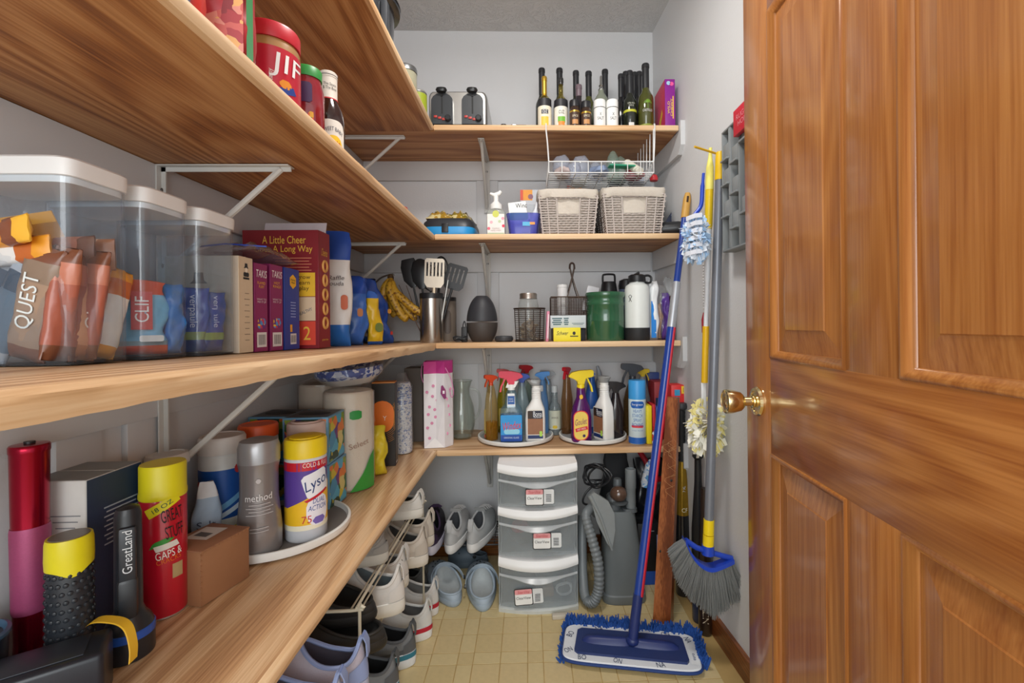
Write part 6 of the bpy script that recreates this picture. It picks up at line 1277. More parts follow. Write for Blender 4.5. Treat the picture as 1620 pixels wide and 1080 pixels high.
# grey hand-soap style bottle
P1 = (-.576, .985); zt = PZ(693, P1[1], 400); h = zt - zT
t = T('grey_refill_bottle', 'pearl grey curved bottle with white lettering on the turntable front', 'bottle', (P1[0], P1[1], zT), R(28)); r_ = .040
g = G(); g.loft([(0, .038, .036), (.006, r_ * 1.05, r_), (h * .20, r_ * 1.06, r_), (h * .50, r_ * .90, r_ * .88), (h * .72, r_ * .90, r_ * .88), (h * .80, r_ * .98, r_ * .94)], 44); g.build('body', M('8f8a89', .28, metal=.35, noise=.04, coat=.3), t)
g = G(); g.loft([(h * .80, r_ * .99, r_ * .95), (h * .93, r_ * .99, r_ * .95), (h * .985, r_ * .88, r_ * .85), (h, r_ * .6, r_ * .58)], 44); g.build('cap', M('a09fa1', .28, metal=.4), t)
TX(t, 'method', .014, M('e6e4e4', .5), .050, cyl=r_ * .94, a=.0, z=h * .52); PT(t, 'round_badge', M('c4c0c0', .5), .010, .010, cyl=r_ * .92, a=.0, z=h * .66, rnd_=.0049)
for k in range(4): PT(t, 'print_line', M('bcb8b8', .5), .040 + .012 * (k % 2), .0016, cyl=r_ * .96, a=.05, z=h * .46 - .007 * k)
for k in range(2): PT(t, 'print_line', M('bcb8b8', .5), .034, .0016, cyl=r_ * 1.04, a=.02, z=h * .26 - .007 * k)
P2 = (-.692, 1.045)
t, h = canister('wipes_canister', 'blue-labelled wipes canister with off-white cap behind the grey bottle', P2, .0445, 687, R(28), M('d6d6d4', .4), M('d6cfca', .5), .036, lab=M('1f56a8', .45), lz=(.020, .165), foot=.006)
rl = .0450; PT(t, 'light_sweep', M('7ab8e4', .45), .10, .030, cyl=rl, a=.25, z=h * .38, rot=.35, poly=[(-.5, -.5), (.5, .1), (.5, .5), (-.5, -.1)]); PT(t, 'white_sweep', M('d8e8f4', .45), .09, .022, cyl=rl + .0002, a=.2, z=h * .30, rot=.3, poly=[(-.5, -.5), (.5, .0), (.5, .5), (-.5, -.1)]); lathe_band(t, 'yellow_band', rl + .0001, h * .09, h * .17, M('d8cf3a', .45)); lathe_band(t, 'cream_band', rl + .0001, h * .17, h * .25, M('e4e4da', .45))
PT(t, 'red_emblem', M('c83a3a', .45), .014, .020, cyl=rl + .0003, a=.75, z=h * .70, rnd_=.006); PT(t, 'red_emblem', M('c83a3a', .45), .018, .024, cyl=rl + .0003, a=-1.1, z=h * .55, rnd_=.008)
t, h = canister('wipes_canister', 'white canister with orange lid at the back of the large turntable', (-.682, 1.165), .0435, 669, 0, M('e0dcd8', .45), M('e8602a', .4), .030)
t, h = canister('wipes_canister', 'canister with pale pink recessed lid behind the yellow-capped one', (-.572, 1.185), .0445, 666, 0, M('d8c4bc', .45), M('dcc6be', .5), .036)
g = G(); g.lathe([(.036, h + .0002), (.036, h + .004), (.033, h + .004), (.033, h + .0005)], 36, False, False); g.build('lid_ring', M('d4b8ae', .5), t)
# cardboard box
t = T('cardboard_box', 'small brown corrugated cardboard box with shipping label', 'box', (-.604, .866, LZ), R(-14)); W, D, Hh = .044, .050, .094
kr = M('9a6b48', .75, noise=.10, scale=30); g = G(); g.box(-W, W, -D, D, 0, Hh, .001); g.build('carton', kr, t)
g = G(); g.box(-W - .001, W + .001, -D - .001, D + .001, Hh, Hh + .003, .0008); g.build('lid_flap', M('96684a', .75, noise=.1), t); PT(t, 'shipping_label', M('cfc6bd', .6), .046, .050, -.012, .01, Hh + .003, 'U', rot=.1); PT(t, 'barcode', M('5a5552', .6), .028, .016, -.012, .004, Hh + .0033, 'U')
for k in range(12):
    g = G(); yy = -D + .004 + k * (2 * D - .008) / 11; g.box(W, W + .0016, yy - .0022, yy + .0022, Hh - .001, Hh + .0025); g.build('perforation', kr, t) 
for k in range(10): g = G(); zz = .004 + k * (Hh - .008) / 9; g.box(W, W + .0014, -D - .0012, -D + .001, zz - .002, zz + .002); g.build('perforation', kr, t)
# salt bag
t = bag('salt_bag', 'pale blue and white salt packet behind the cardboard box', 'packet', .052, .03, PZ(770, .93, 300) - LZ, (-.668, .960, LZ), R(30), [M('a8c0d8', .5), M('e4e8ec', .5)], lambda u: 1 if u > .82 or u < .3 else 0, 71, .002, tz=.6, topw=.5)
TX(t, 'Salt', .014, M('3a4a6a', .5), .032, 0, -.0165, .085)
# foam can
x, y = onS(249, 983); y += .03; x -= .012
zt = PZ(731, y, 249); h = zt - LZ; t = T('foam_can', 'red spray foam can with tall yellow cap and green cap print', 'spray can', (x, y, LZ), R(36)); r_ = .0325
g = G(); g.lathe([(r_ * .95, 0), (r_ * .95, .004)], 40); g.build('foot_rim', M('c8c8c8', .3, .8), t)
g = G(); g.lathe([(r_ * .97, .003), (r_, .006), (r_, h * .765), (r_ * .96, h * .78)], 44); g.build('can', M('c0162c', .28, noise=.03, coat=.3), t)
g = G(); g.lathe([(r_ * 1.0, h * .775), (r_ * 1.03, h * .785), (r_ * 1.03, h * .81), (r_ * 1.0, h * .82), (r_ * 1.0, h - .003), (r_ * .96, h)], 44); g.build('cap', M('e8de1e', .4, noise=.03), t)
rl = r_ + .0004; PT(t, 'yellow_flash', M('e8de1e', .4), .050, .016, cyl=rl, a=.0, z=h * .74, rot=.5); TX(t, '18 OZ', .007, M('2a5a3a', .5), .03, cyl=rl + .0003, a=.0, z=h * .74, rot=.5)
TX(t, 'GREAT\nSTUFF', .050, M('1c1518', .5), .030, cyl=rl, a=.45, z=h * .62, rot=.12); PT(t, 'green_print', M('3a9a3a', .45), .036, .014, cyl=rl, a=-.05, z=h * .50, rot=.15, poly=[(-.5, -.4), (.3, -.1), (.5, .2), (.2, .5), (-.3, .3)]); PT(t, 'white_print', M('e8e4da', .45), .035, .010, cyl=rl + .0001, a=.15, z=h * .475, rot=.15)
TX(t, 'GAPS &', .013, M('f0ece4', .5), .036, cyl=rl + .0003, a=.25, z=h * .425, rot=.1); TX(t, 'CRACKS', .008, M('e8701e', .5), .034, cyl=rl + .0003, a=.25, z=h * .385, rot=.1); PT(t, 'window_print', M('b8a070', .5), .016, .024, cyl=rl, a=.62, z=h * .30)
# navy-white box behind
t = pack('navy_box', 'navy and cream gadget box behind the flashlights', 'box', .090, .098, .258, (-.7125, .752, LZ), 0, M('dcdcd8', .5), F=M('dedfdc', .5), Rt=M('1f3558', .5), U=M('8a9296', .5)); fx = -.0493
for k in range(7): PT(t, 'print_line', M('8a8e92', .6), .045 - .008 * (k % 3), .0018, .015, fx, .205 - .009 * k - (.012 if k > 2 else 0))
for k in range(9): PT(t, 'print_line', M('9fb0c8', .6), .062 - .008 * (k % 2), .0022, .0455, .01, .205 - .0072 * k, 'R')
t = tub('white_pot', 'small white-lidded terracotta pot just behind the navy box', 'pot', .030, .235, (-.728, .935, LZ), 0, M('a8765a', .6), M('dfe0e0', .5), .020, .036)
# red anodised flashlight
x, y = -.716, .672; t = T('flashlight', 'tall metallic red flashlight with pink knurled grip', 'flashlight', (x, y, LZ), R(30)); h = .322; r_ = .0205
redm = M('9e0f2e', .22, metal=.75, noise=.05); g = G(); g.lathe([(r_ * .85, 0), (r_ * .95, .01), (r_ * .86, .045), (r_ * .90, .085)], 40); g.build('head', redm, t)
g = G(); g.lathe([(r_ * .93, .085), (r_ * .97, .09), (r_ * 1.02, .20), (r_ * .98, .206)], 40); g.build('grip', M('a84a74', .45, metal=.3, noise=.1, scale=300, bump=.08, bscale=900), t)
g = G(); g.lathe([(r_ * .95, .205), (r_ * 1.0, h - .012), (r_ * 1.04, h - .010), (r_ * 1.04, h - .002), (r_ * .98, h), (r_ * .5, h + .001)], 40); g.build('barrel', redm, t)
g = G(); g.lathe([(.006, h + .001), (.006, h + .004)], 16); g.build('tail_switch', BLACK, t)
# bumpy black lantern grip with yellow lens cap
x, y = -.637, .647; t = T('work_light', 'black studded rubber light with yellow top ring', 'flashlight', (x, y, LZ), R(25)); h = .201; r_ = .0247
rub = M('23282f', .45, noise=.12, coat=.15); g = G(); g.loft([(0, r_ * .95, r_ * .95), (.010, r_, r_), (h * .5, r_ * .96, r_ * .96), (h * .82, r_ * .93, r_ * .93), (h * .86, r_ * .85, r_ * .85)], 40); g.build('grip', rub, t)
g = G()
for j in range(13):
    for i in range(18):
        a = 2 * PI * (i + .5 * (j % 2)) / 18; z = .014 + j * .0116; rr_ = r_ * (.985 - .0055 * j / 1.3); g.T = Matrix.Translation((rr_ * math.sin(a), -rr_ * math.cos(a), z)) @ Matrix.Rotation(a, 4, 'Z'); g.ball((0, 0, 0), .0034, .0026, .0034, 8, 4)
g.T = Matrix.Identity(4); g.build('studs', rub, t, kind='stuff')
g = G(); n_ = 44; rs = []
for z, q_ in ((h * .80, 1.0), (h * .86, 1.02), (h * .97, 1.0), (h, .95)): rs.append([(r_ * q_ * math.cos(2 * PI * i / n_), r_ * q_ * math.sin(2 * PI * i / n_), z - (.010 * max(0, math.cos(2 * PI * i / n_ + 1.1)) ** 6 if z < h * .85 else 0)) for i in range(n_)])
g.rings(rs); g.build('lens_ring', M('e4d81e', .35), t); g = G(); g.lathe([(r_ * .86, h), (r_ * .84, h + .001), (.002, h + .001)], 36); g.build('lens', M('6a6258', .3), t)
# black spotlight standing on its lens
x, y = -.602, .698; t = T('spotlight', 'black handheld spotlight standing face-down with blue ring', 'flashlight', (x, y, LZ), R(38)); h = .2215; r_ = .0305
bk = M('22252a', .4, noise=.08, coat=.1); g = G(); g.lathe([(r_ * .98, 0), (r_, .003), (r_, .030)], 48); g.build('bezel', bk, t)
g = G(); g.lathe([(r_ * 1.01, .030), (r_ * 1.015, .031), (r_ * 1.015, .041), (r_ * .97, .042)], 48); g.build('blue_ring', M('2a5ab8', .4), t)
g = G(); g.loft([(.042, r_ * .97, r_ * .97), (.052, r_ * .86, r_ * .86), (.060, r_ * .66, r_ * .66), (.070, r_ * .55, r_ * .58), (h - .012, r_ * .52, r_ * .55), (h - .003, r_ * .44, r_ * .47), (h, r_ * .25, r_ * .3)], 44); g.build('body', bk, t)
g = G(); g.box(-.010, .010, -.0225, -.008, .105, .195, .004); g.build('switch_plate', M('2a2e34', .35), t); g = G(); g.box(-.0115, .0115, -.0245, -.008, .060, .120, .006); g.build('trigger_guard', bk, t)
TX(t, 'GreatLand', .011, M('d8dce0', .5), .062, 0, -.0228, .160, rot=PI / 2)
# near-corner items
t = T('lantern_cup', 'dark blue-black round lamp head with steel-blue rim at the near end', 'lamp', (-.722, .590, LZ), R(20)); g = G()
g.loft([(0, .036, .036), (.01, .042, .042), (.090, .045, .045)], 40); g.build('body', M('1c2838', .35, noise=.1), t); g = G(); g.lathe([(.044, .088), (.047, .091), (.047, .095), (.043, .097), (.041, .094), (.036, .080), (.01, .076)], 44); g.build('rim', M('41607c', .35), t)
t = T('black_case', 'black boxy battery case in the near corner of the lowest shelf', 'case', (-.600, .590, LZ), R(34)); g = G()
g.box(-.062, .050, -.036, .032, 0, .078, .007, seg=3); g.build('case', M('1e222b', .35, noise=.12), t); g = G(); g.box(-.05, .03, -.026, .022, .078, .0795, .0006); g.build('lid_panel', M('262b35', .4), t)
t = T('yellow_strap', 'yellow strap loop draped over the black case', 'strap', (-.588, .605, LZ + .014), R(34)); g = G()
P = catmull([(-.01, .055, .030), (.005, .050, .064), (.030, .030, .069), (.048, .006, .066), (.0555, -.008, .045), (.0555, -.012, .026)], 6); n_ = len(P)
g.rings([[tuple(p + Vector((0, 0, .0012)) + Vector((.004, .005, 0))), tuple(p + Vector((.0012, 0, 0)) - Vector((.004, .005, 0))), tuple(p - Vector((.004, .005, .0012)))] for p in P]); g.build('strap', M('e0b02a', .5), t)
t = T('blue_cup', 'slate blue round pot cut by the picture edge at the near end', 'cup', (-.672, .520, LZ), 0); g = G(); g.lathe([(.026, 0), (.031, .006), (.034, .075), (.030, .082), (.012, .084)], 36); g.build('cup', M('46627e', .45, noise=.08), t)
# ------------------------------------------------------------------ third shelf, side wall: jars and bags over the edge
LZ3 = Z3 + .0012
t = T('peanut_butter_jar', 'large peanut butter jar with red lid and red label', 'jar', (-.440, .800, LZ3), R(30)); r_ = .0445; h = .152
g = G(); g.lathe([(r_ * .9, 0), (r_, .008), (r_, h * .78), (r_ * .93, h * .82), (r_ * .93, h * .83)], 48); g.build('jar', M('a87c4c', .25, noise=.06, coat=.3), t)
g = G(); g.lathe([(r_ * 1.0, h * .825), (r_ * 1.01, h * .84), (r_ * 1.01, h - .004), (r_ * .96, h)], 48); g.build('lid', M('c4182c', .4, noise=.03), t)
rl = r_ + .0005; lathe_band(t, 'label', rl, h * .16, h * .72, M('c21c34', .35)); PT(t, 'barcode_patch', M('d8c8bc', .5), .020, .034, cyl=rl + .0003, a=-.75, z=h * .60)
for k in range(8): PT(t, 'barcode_bar', INK, .015, .0016, cyl=rl + .0005, a=-.75, z=h * .60 + (k - 3.5) * .0038)
TX(t, 'JIF', .042, M('f0f0ee', .4), .056, cyl=rl + .0004, a=.55, z=h * .52, slant=.1); PT(t, 'blue_print', M('24408f', .4), .03, .012, cyl=rl + .0003, a=.55, z=h * .27, rot=.3); PT(t, 'orange_print', M('e8902a', .4), .02, .014, cyl=rl + .0003, a=.45, z=h * .33, rnd_=.005); TX(t, 'Creamy', .010, M('f0e8e0', .4), .030, cyl=rl + .0004, a=-.05, z=h * .36, rot=PI / 2)
t = T('jam_jar', 'red jam jar with green lid between peanut butter and sauce bottle', 'jar', (-.450, .950, LZ3), R(25)); r_ = .032; h = .172
g = G(); g.loft([(0, r_ * .9, r_ * .9, 0, 0, 3), (.006, r_, r_, 0, 0, 3), (h * .5, r_, r_, 0, 0, 3), (h * .72, r_ * .98, r_ * .98, 0, 0, 2.4), (h * .84, r_ * .82, r_ * .82), (h * .88, r_ * .8, r_ * .8)], 40); g.build('jar', M('8c1a28', .12, noise=.1, coat=.5), t)
g = G(); g.lathe([(r_ * .86, h * .875), (r_ * .87, h - .003), (r_ * .8, h)], 36); g.build('lid', M('2f8a3c', .4), t); PT(t, 'label', M('4a2a5a', .45), .030, .040, cyl=r_ + .001, a=-.2, z=h * .66, rnd_=.004); PT(t, 'fruit_print', SPOTS('c83a2a', ('e8b03a', '4a8a3a', 'e05a3a'), 90), .032, .034, cyl=r_ + .001, a=.5, z=h * .34, rnd_=.004)
t = T('barbecue_sauce_bottle', 'dark sauce bottle with cream neck wrap and round yellow emblem', 'bottle', (-.455, 1.060, LZ3), R(24)); r_ = .0345; h = .226
g = G(); g.lathe([(r_ * .9, 0), (r_, .006), (r_, h * .50), (r_ * .9, h * .60), (r_ * .62, h * .70), (r_ * .52, h * .74), (r_ * .50, h * .92)], 40); g.build('bottle', M('2e1410', .12, noise=.1, coat=.5), t)
g = G(); g.lathe([(r_ * .60, h * .715), (r_ * .56, h * .74), (r_ * .56, h - .012)], 36, False, False); g.build('neck_wrap', M('d8cfc4', .5), t); g = G(); g.lathe([(r_ * .605, h * .713), (r_ * .60, h * .725)], 36, False, False); g.build('red_ring', M('c83038', .5), t)
g = G(); g.lathe([(r_ * .58, h - .013), (r_ * .58, h - .003), (r_ * .5, h)], 30); g.build('cap', M('d4ccc2', .5), t); g = G(); g.lathe([(r_ * .585, h - .010), (r_ * .585, h - .0085)], 30, False, False); g.build('black_ring', INK, t)
TX(t, 'The Sauce\n$ The Boss', .016, INK, .030, cyl=r_ * .565, a=.2, z=h * .84)
rl = r_ + .0005; PT(t, 'label', M('e6e0d6', .5), .058, h * .42, cyl=rl, a=.25, z=h * .27, rnd_=.020); PT(t, 'yellow_emblem', M('f0c42a', .5), .040, .040, cyl=rl + .0003, a=.3, z=h * .24, rnd_=.0199); TX(t, 'Ray\'s', .013, M('c84a22', .5), .030, cyl=rl + .0006, a=.3, z=h * .24, rot=.2); TX(t, 'SWEET BABY', .009, M('3a3a50', .5), .046, cyl=rl + .0004, a=.25, z=h * .39, bend=1)
t = bag('meat_pouch', 'red and yellow printed food pouch with green edge beside the peanut butter', 'pouch', .095, .045, .26, (-.437, .655, LZ3), R(24), [M('b8323a', .35, noise=.2, scale=30), M('d6c46a', .4), M('2a6a34', .35)], lambda u: 1 if .55 < u < .75 else (2 if u > .85 else 0), 81, .004, tz=.9)
PT(t, 'meat_print', SPOTS('a82a30', ('c85a50', 'd88a78', '8a1a22', 'e0a860'), 60, .35), .080, .110, -.004, -.0245, .075, rnd_=.01); PT(t, 'red_banner', M('cc2434', .4), .084, .018, .0, -.0252, .150, rot=-.10); TX(t, 'HAMBURGER', .009, M('f4e8dc', .4), .06, .0, -.0256, .150, rot=-.10); PT(t, 'green_edge', M('2a7a3a', .35), .008, .22, .043, -.019, .13)
t = bag('blue_red_pouch', 'red pouch with blue and white print cut by the top of the frame', 'pouch', .085, .04, .26, (-.445, .570, LZ3), R(24), [M('cf3a34', .35, noise=.08), M('c9c9cc', .4)], lambda u: 1 if u < .12 else 0, 82, .003, tz=.9)
PT(t, 'blue_print', M('2f62b8', .4), .05, .05, .005, -.0222, .105, poly=[(-.5, .5), (.5, .5), (.1, -.5)]); PT(t, 'navy_panel', M('2a3458', .4), .066, .034, .0, -.0224, .052, rnd_=.004); PT(t, 'white_panel', M('d8d8dc', .4), .035, .024, -.012, -.0228, .052, rnd_=.004); TX(t, '54 g', .010, INK, .02, -.012, -.0232, .052)
tub('brown_jar', 'small dark brown jar between the food pouch and the peanut butter', 'jar', .020, .060, (-.470, .735, LZ3), 0, M('3a2018', .3), M('9a8a6a', .5), .010)
# ------------------------------------------------------------------ floor: drawer tower
milk = CLEAR('eef2f4', .30, .7, .25, 'bcc4c8'); fr_m = CLEAR('e6eaec', .55, .6, .25, 'c2c8ca'); wpl = M('eff0f0', .4, noise=.02)
xa, xb, yf = PX(788, 1.705, 840), PX(914, 1.705, 840), 1.705; W = (xb - xa) / 2; xc = (xa + xb) / 2; D = .37; TOP = .552
t = T('drawer_tower', 'three-drawer translucent plastic tower with white rails on the floor', 'drawers', (xc, yf, 0))
def bow(x, d=.022): return -d * (1 - (x / W) ** 2)
def bowed(g, x0, x1, z0, z1, yo, d=.022, th=.004, K=16, dz0=None, dz1=None):
    rs = []
    for k in range(K + 1):
        x = x0 + (x1 - x0) * k / K; y = yo + bow(x, d); a = z0 + (dz0(x) if dz0 else 0); b = z1 + (dz1(x) if dz1 else 0)
        rs.append([(x, y, a), (x, y, b), (x, y + th, b), (x, y + th, a)])
    g.rings(rs)
shelfz = [(.512, TOP), (.352, .390), (.162, .204)]
sag = lambda x: -.014 * (1 - (x / W) ** 2)
for k, (z0, z1) in enumerate(shelfz):
    g = G(); rs = []
    for q in range(21):
        x = -W + 2 * W * q / 20; y = bow(x, .026) - .006
        rs.append([(x, y, z0 + .010 + sag(x)), (x, y - .003, z0 + .020 + sag(x)), (x, y - .001, z1 - .012 + sag(x)), (x, y + .010, z1 - .002 + sag(x) * .6), (x, .03, z1), (x, .03, z0 + .02), (x, y + .012, z0 + .012 + sag(x))])
    g.rings(rs); g.box(-W, W, .028, D, z1 - .012, z1, .002)
    g.build('rail', wpl, t)
for s_ in (-1, 1): g = G(); g.box(s_ * W - (.004 if s_ > 0 else 0), s_ * W + (.004 if s_ < 0 else 0), .012, D, .0, TOP - .01, 0); g.build('side_wall', fr_m, t)
g = G(); g.box(-W + .004, W - .004, D - .004, D, 0, TOP - .01); g.build('back_wall', fr_m, t)
g = G(); rs = []
for q in range(17):
    x = -W + 2 * W * q / 16; y = bow(x, .022) - .003; rs.append([(x, y, 0), (x, y - .001, .016 + sag(x) * .3), (x, y + .01, .018), (x, D - .01, .012), (x, D - .01, 0)])
g.rings(rs); g.build('base', M('c9cdca', .4), t)
dr = [(.394, .512), (.210, .350), (.020, .160)]
for k, (z0, z1) in enumerate(dr):
    p_ = None
    g = G(); bowed(g, -W + .006, W - .006, z0, z1 + .006, .004, .022, .003, dz1=sag)
    g.box(-W + .010, -W + .013, .02, D - .02, z0 + .002, z1 - .02); g.box(W - .013, W - .010, .02, D - .02, z0 + .002, z1 - .02); g.box(-W + .010, W - .010, .02, D - .02, z0, z0 + .003); g.box(-W + .010, W - .010, D - .023, D - .02, z0, z1 - .02)
    p_ = g.build('drawer', milk, t)
    # scooped handle lip
    g = G(); rs = []
    for q in range(21):
        x = -W * .98 + 2 * W * .98 * q / 20; y = bow(x) + .0035; u = x / W; zc_ = z1 - .036 + .010 * (abs(u) ** 2) - .010 * math.exp(-(u * 2.2) ** 2)
        dpt = .004 + .014 * math.exp(-(u * 2.2) ** 4); rs.append([(x, y - dpt, zc_), (x, y - dpt - .001, zc_ + .003), (x, y, zc_ + .008 + .012 * math.exp(-(u * 2.4) ** 2)), (x, y + .001, zc_ - .002)])
    g.rings(rs); g.build('handle', CLEAR('ffffff', .55, .8, .2, 'd8dde0'), p_)
    lx = (-.004, .022, -.048)[k]; lz = (z0 + .040, z0 + .062, z0 + .046)[k]; ry_ = (0, 0, .06)[k]
    yy = bow(lx) - .0010
    PT(p_, 'sticker', M('e6e9ea', .5), .104, .054, lx + .012, yy - .0016, lz, rnd_=.006, rot=ry_); PT(p_, 'sticker_border', M('26282a', .5), .069, .062, lx - .008, yy - .0046, lz, rnd_=.006, rot=ry_); PT(p_, 'sticker_face', M('f0f1f0', .5), .063, .056, lx - .008, yy - .0050, lz, rnd_=.005, rot=ry_); PT(p_, 'pink_band', M('e8a0a4', .5), .063, .018, lx - .008 - ry_ * .018, yy - .0054, lz + .019, rnd_=.004, rot=ry_)
    TX(p_, 'Sterilite', .011, M('c8404a', .5), .044, lx - .008, yy - .0056, lz + .019, rot=ry_, slant=.2); TX(p_, 'ClearView', .010, INK, .054, lx - .008, yy - .0054, lz - .003, rot=ry_)
    for q in range(5): PT(p_, 'barcode_line', INK, .020, .0024, lx + .044, yy - .0040, lz - .016 + q * .006, rot=ry_)
def heap(name, label, x, y, z, rx, ry, rz, m, seed):
    t = T(name, label, 'cloth', (x, y, z)); q = random.Random(seed); p1, p2 = q.random() * 6, q.random() * 6
    g = G(); g.loft([(0, rx * .9, ry * .9), (rz * .3, rx, ry), (rz * .7, rx * .85, ry * .85), (rz * .95, rx * .4, ry * .4), (rz, rx * .05, ry * .05)], 26)
    g.v = [(a * (1 + .08 * math.sin(5 * math.atan2(b, a) + p1 + c * 60)), b * (1 + .08 * math.sin(4 * math.atan2(b, a) + p2)), c * (1 + .18 * math.sin(a * 55 + p1) * math.cos(b * 50 + p2))) for a, b, c in g.v]; g.build('cloth', m, t, ang=80)
heap('folded_cloth', 'dark grey cloth filling the top drawer of the tower', xc, yf + .17, .399, .125, .14, .050, M('3d444c', .8, noise=.15), 1)
heap('folded_cloth', 'dark charcoal cloth filling the middle drawer of the tower', xc, yf + .17, .215, .125, .14, .055, M('343a42', .8, noise=.15), 2)
heap('red_cloth', 'small crumpled red cloth on the dark cloth in the middle drawer', xc - .07, yf + .10, .262, .035, .04, .035, M('c02a38', .7, noise=.2), 3)
heap('folded_cloth', 'blue-black cloth at the back right of the bottom drawer', xc + .06, yf + .20, .025, .07, .11, .070, M('2a3a46', .8, noise=.15), 4)
t = pack('small_carton', 'brown cardboard piece in the bottom drawer of the tower', 'box', .07, .08, .035, (xc + .02, yf + .08, .025), .1, M('a68468', .7))
t = T('cable_coil', 'white cable coiled in the bottom drawer of the tower', 'cable', (xc + .100, yf + .038, .026), .2); g = G(); P = []
for k in range(60): a = k * .52; P.append((.030 * math.cos(a) + .004 * math.sin(k), .006 * math.sin(k * 1.7), .030 + .022 * math.sin(a + .2 * math.sin(k))))
g.tube(P, .0022, 6); g.build('cable', M('e4e6e6', .5), t)
# ------------------------------------------------------------------ vacuum / washer group
gv = M('6b7173', .42, noise=.05); gvd = M('54595c', .45, noise=.06)
Y = 1.79; cx = PX(983, Y, 900)
t = T('wet_vacuum', 'grey upright wet vacuum canister with tall suction tube', 'vacuum', (cx, Y, 0))
g = G(); g.loft([(0, .084, .070, .002, 0, 4), (.008, .087, .072, .002, 0, 4), (.030, .086, .071, .002, 0, 4), (.034, .078, .066, .002, 0, 4), (.18, .073, .062, -.002, 0, 4), (.30, .062, .056, -.006, 0, 3.6), (.345, .054, .050, -.004, 0, 3)], 44); g.build('tank', gv, t)
g = G(); g.loft([(.34, .030, .046, .030, 0, 4), (.352, .028, .044, .030, 0, 4)], 28); g.loft([(.30, .030, .040, -.028, .004, 3), (.385, .024, .036, -.030, .004, 3), (.395, .018, .028, -.030, .004, 3)], 28); g.build('upper_housing', gvd, t)
g = G(); g.lathe([(.0195, .335), (.0195, .425), (.0215, .428), (.0205, .50), (.0175, .502), (.016, .46)], 28, True, True, cx=.036, cy=-.018); g.build('suction_tube', M('7b8184', .35), t)
g = G(); g.ball((-.012, -.020, .405), .034, .032, .030, 24, 12); g.build('filter_dome', M('5a4438', .12, coat=.6, noise=.2), t)
g = G(); g.lathe([(.036, .372), (.037, .380)], 28, cx=-.012, cy=-.020); g.build('dome_ring', gvd, t)
g = G(); g.lathe([(.018, .41), (.016, .45), (.013, .455)], 22, cx=-.010, cy=.012); g.build('fill_cap', gvd, t)
# hose
t = T('vacuum_hose', 'grey ribbed hose looped beside the drawer tower', 'hose', (PX(936, 1.70, 900), 1.70, 0))
def hp(px, py, Y): x, z = XY(px, py, Y); return (x - PX(936, 1.70, 900), Y - 1.70, z)
P = catmull([hp(944, 812, 1.79), hp(938, 803, 1.76), hp(927, 815, 1.72), hp(936, 850, 1.70), hp(946, 890, 1.69), hp(947, 930, 1.69), hp(938, 952, 1.69), hp(926, 944, 1.72), hp(922, 910, 1.76), hp(921, 860, 1.80), hp(922, 815, 1.84)], 22)
rad = [.0185 * (1 + .10 * math.cos(i * PI / 2)) if 44 < i < len(P) - 70 else .0185 for i in range(len(P))]
g = G(); g.tube(P, rad, 18); g.build('hose', M('757b7e', .4), t, ang=80)
# crevice tool
t = T('upholstery_nozzle', 'flat light grey upholstery nozzle leaning on the vacuum tank', 'nozzle', (PX(955, 1.675), 1.675, 0))
x0 = PX(955, 1.675)
def q_(px, py): x, z = XY(px, py, 1.675); return (x - x0, z)
poly = [q_(933, 783), q_(940, 778), q_(962, 792), q_(972, 812), q_(973, 838), q_(968, 869), q_(960, 858), q_(944, 825)]
g = G(); g.prism(poly, -.004, .008); b = None; g.build('nozzle_plate', M('878d8f', .35), t); g = G(); g.tube([(poly[0][0], 0, poly[0][1]), (poly[2][0] * .3 + poly[7][0] * .7, -.005, poly[7][1] + .02), (poly[5][0], -.004, poly[5][1])], [.009, .006, .004], 10); g.build('nozzle_ridge', M('878d8f', .35), t)
# cables
t = T('black_cable', 'black power cord in loose loops above the hose', 'cord', (PX(940, 1.80), 1.80, 0)); x0 = PX(940, 1.80); q = random.Random(12); P = []
for k in range(30): a = k * 1.25; P.append((x0 * 0 + .045 * math.cos(a) + q.uniform(-.012, .012) + .004, q.uniform(-.03, .03), .47 + .042 * math.sin(a) + q.uniform(-.012, .012)))
P += [(-.04, 0, .40), (-.05, .0, .36), (.0, .02, .34)]
g = G(); g.tube(catmull(P, 6), .0042, 8); g.build('cord', blk, t)
# bags behind
t = bag('black_bag', 'black fabric bag slumped behind the vacuum tube', 'bag', .15, .12, .50, (PX(975, 1.95), 1.995, 0), 0, [M('202226', .7, noise=.3)], None, 91, .006, tz=.5, topw=.7)
t = bag('black_red_bag', 'glossy black bag with red handle between vacuum and wooden post', 'bag', .14, .10, .46, (PX(1034, 1.93), 2.045, 0), 0, [M('1b1c22', .25, noise=.3, coat=.3)], None, 92, .012, tz=.6)
g = G(); g.tube(catmull([(-.045, -.02, .50), (-.02, -.055, .455), (-.01, -.06, .40), (.02, -.06, .385), (.05, -.05, .385)], 6), [.012] * 25, 8); g.build('red_handle', M('b8182c', .5), t)
t = T('blue_foil_packet', 'blue and silver foil packet tucked in the red-handled bag', 'packet', (PX(1020, 1.84), 1.85, .40), 0, rot=(0, R(12), 0)); g = G(); g.loft([(0, .018, .010), (.02, .024, .012), (.09, .020, .010), (.115, .008, .004)], 18); g.build('foil', SPOTS('3a6ab8', ('c8d4e4', '5a9ad0', 'e4e8ee'), 70, .25), t)
t = pack('black_blue_box', 'tall black box with blue bottom band behind the mop pole', 'box', .085, .10, .25, (PX(1023, 1.84), 1.90, 0), 0, M('16171b', .45)); PT(t, 'blue_band', M('2456b4', .45), .083, .055, 0, -.05, .0285); PT(t, 'print_line', M('8a8e96', .5), .03, .004, .01, -.05, .22); PT(t, 'blue_edge', M('8a9ad0', .5), .006, .11, .038, -.0503, .15)
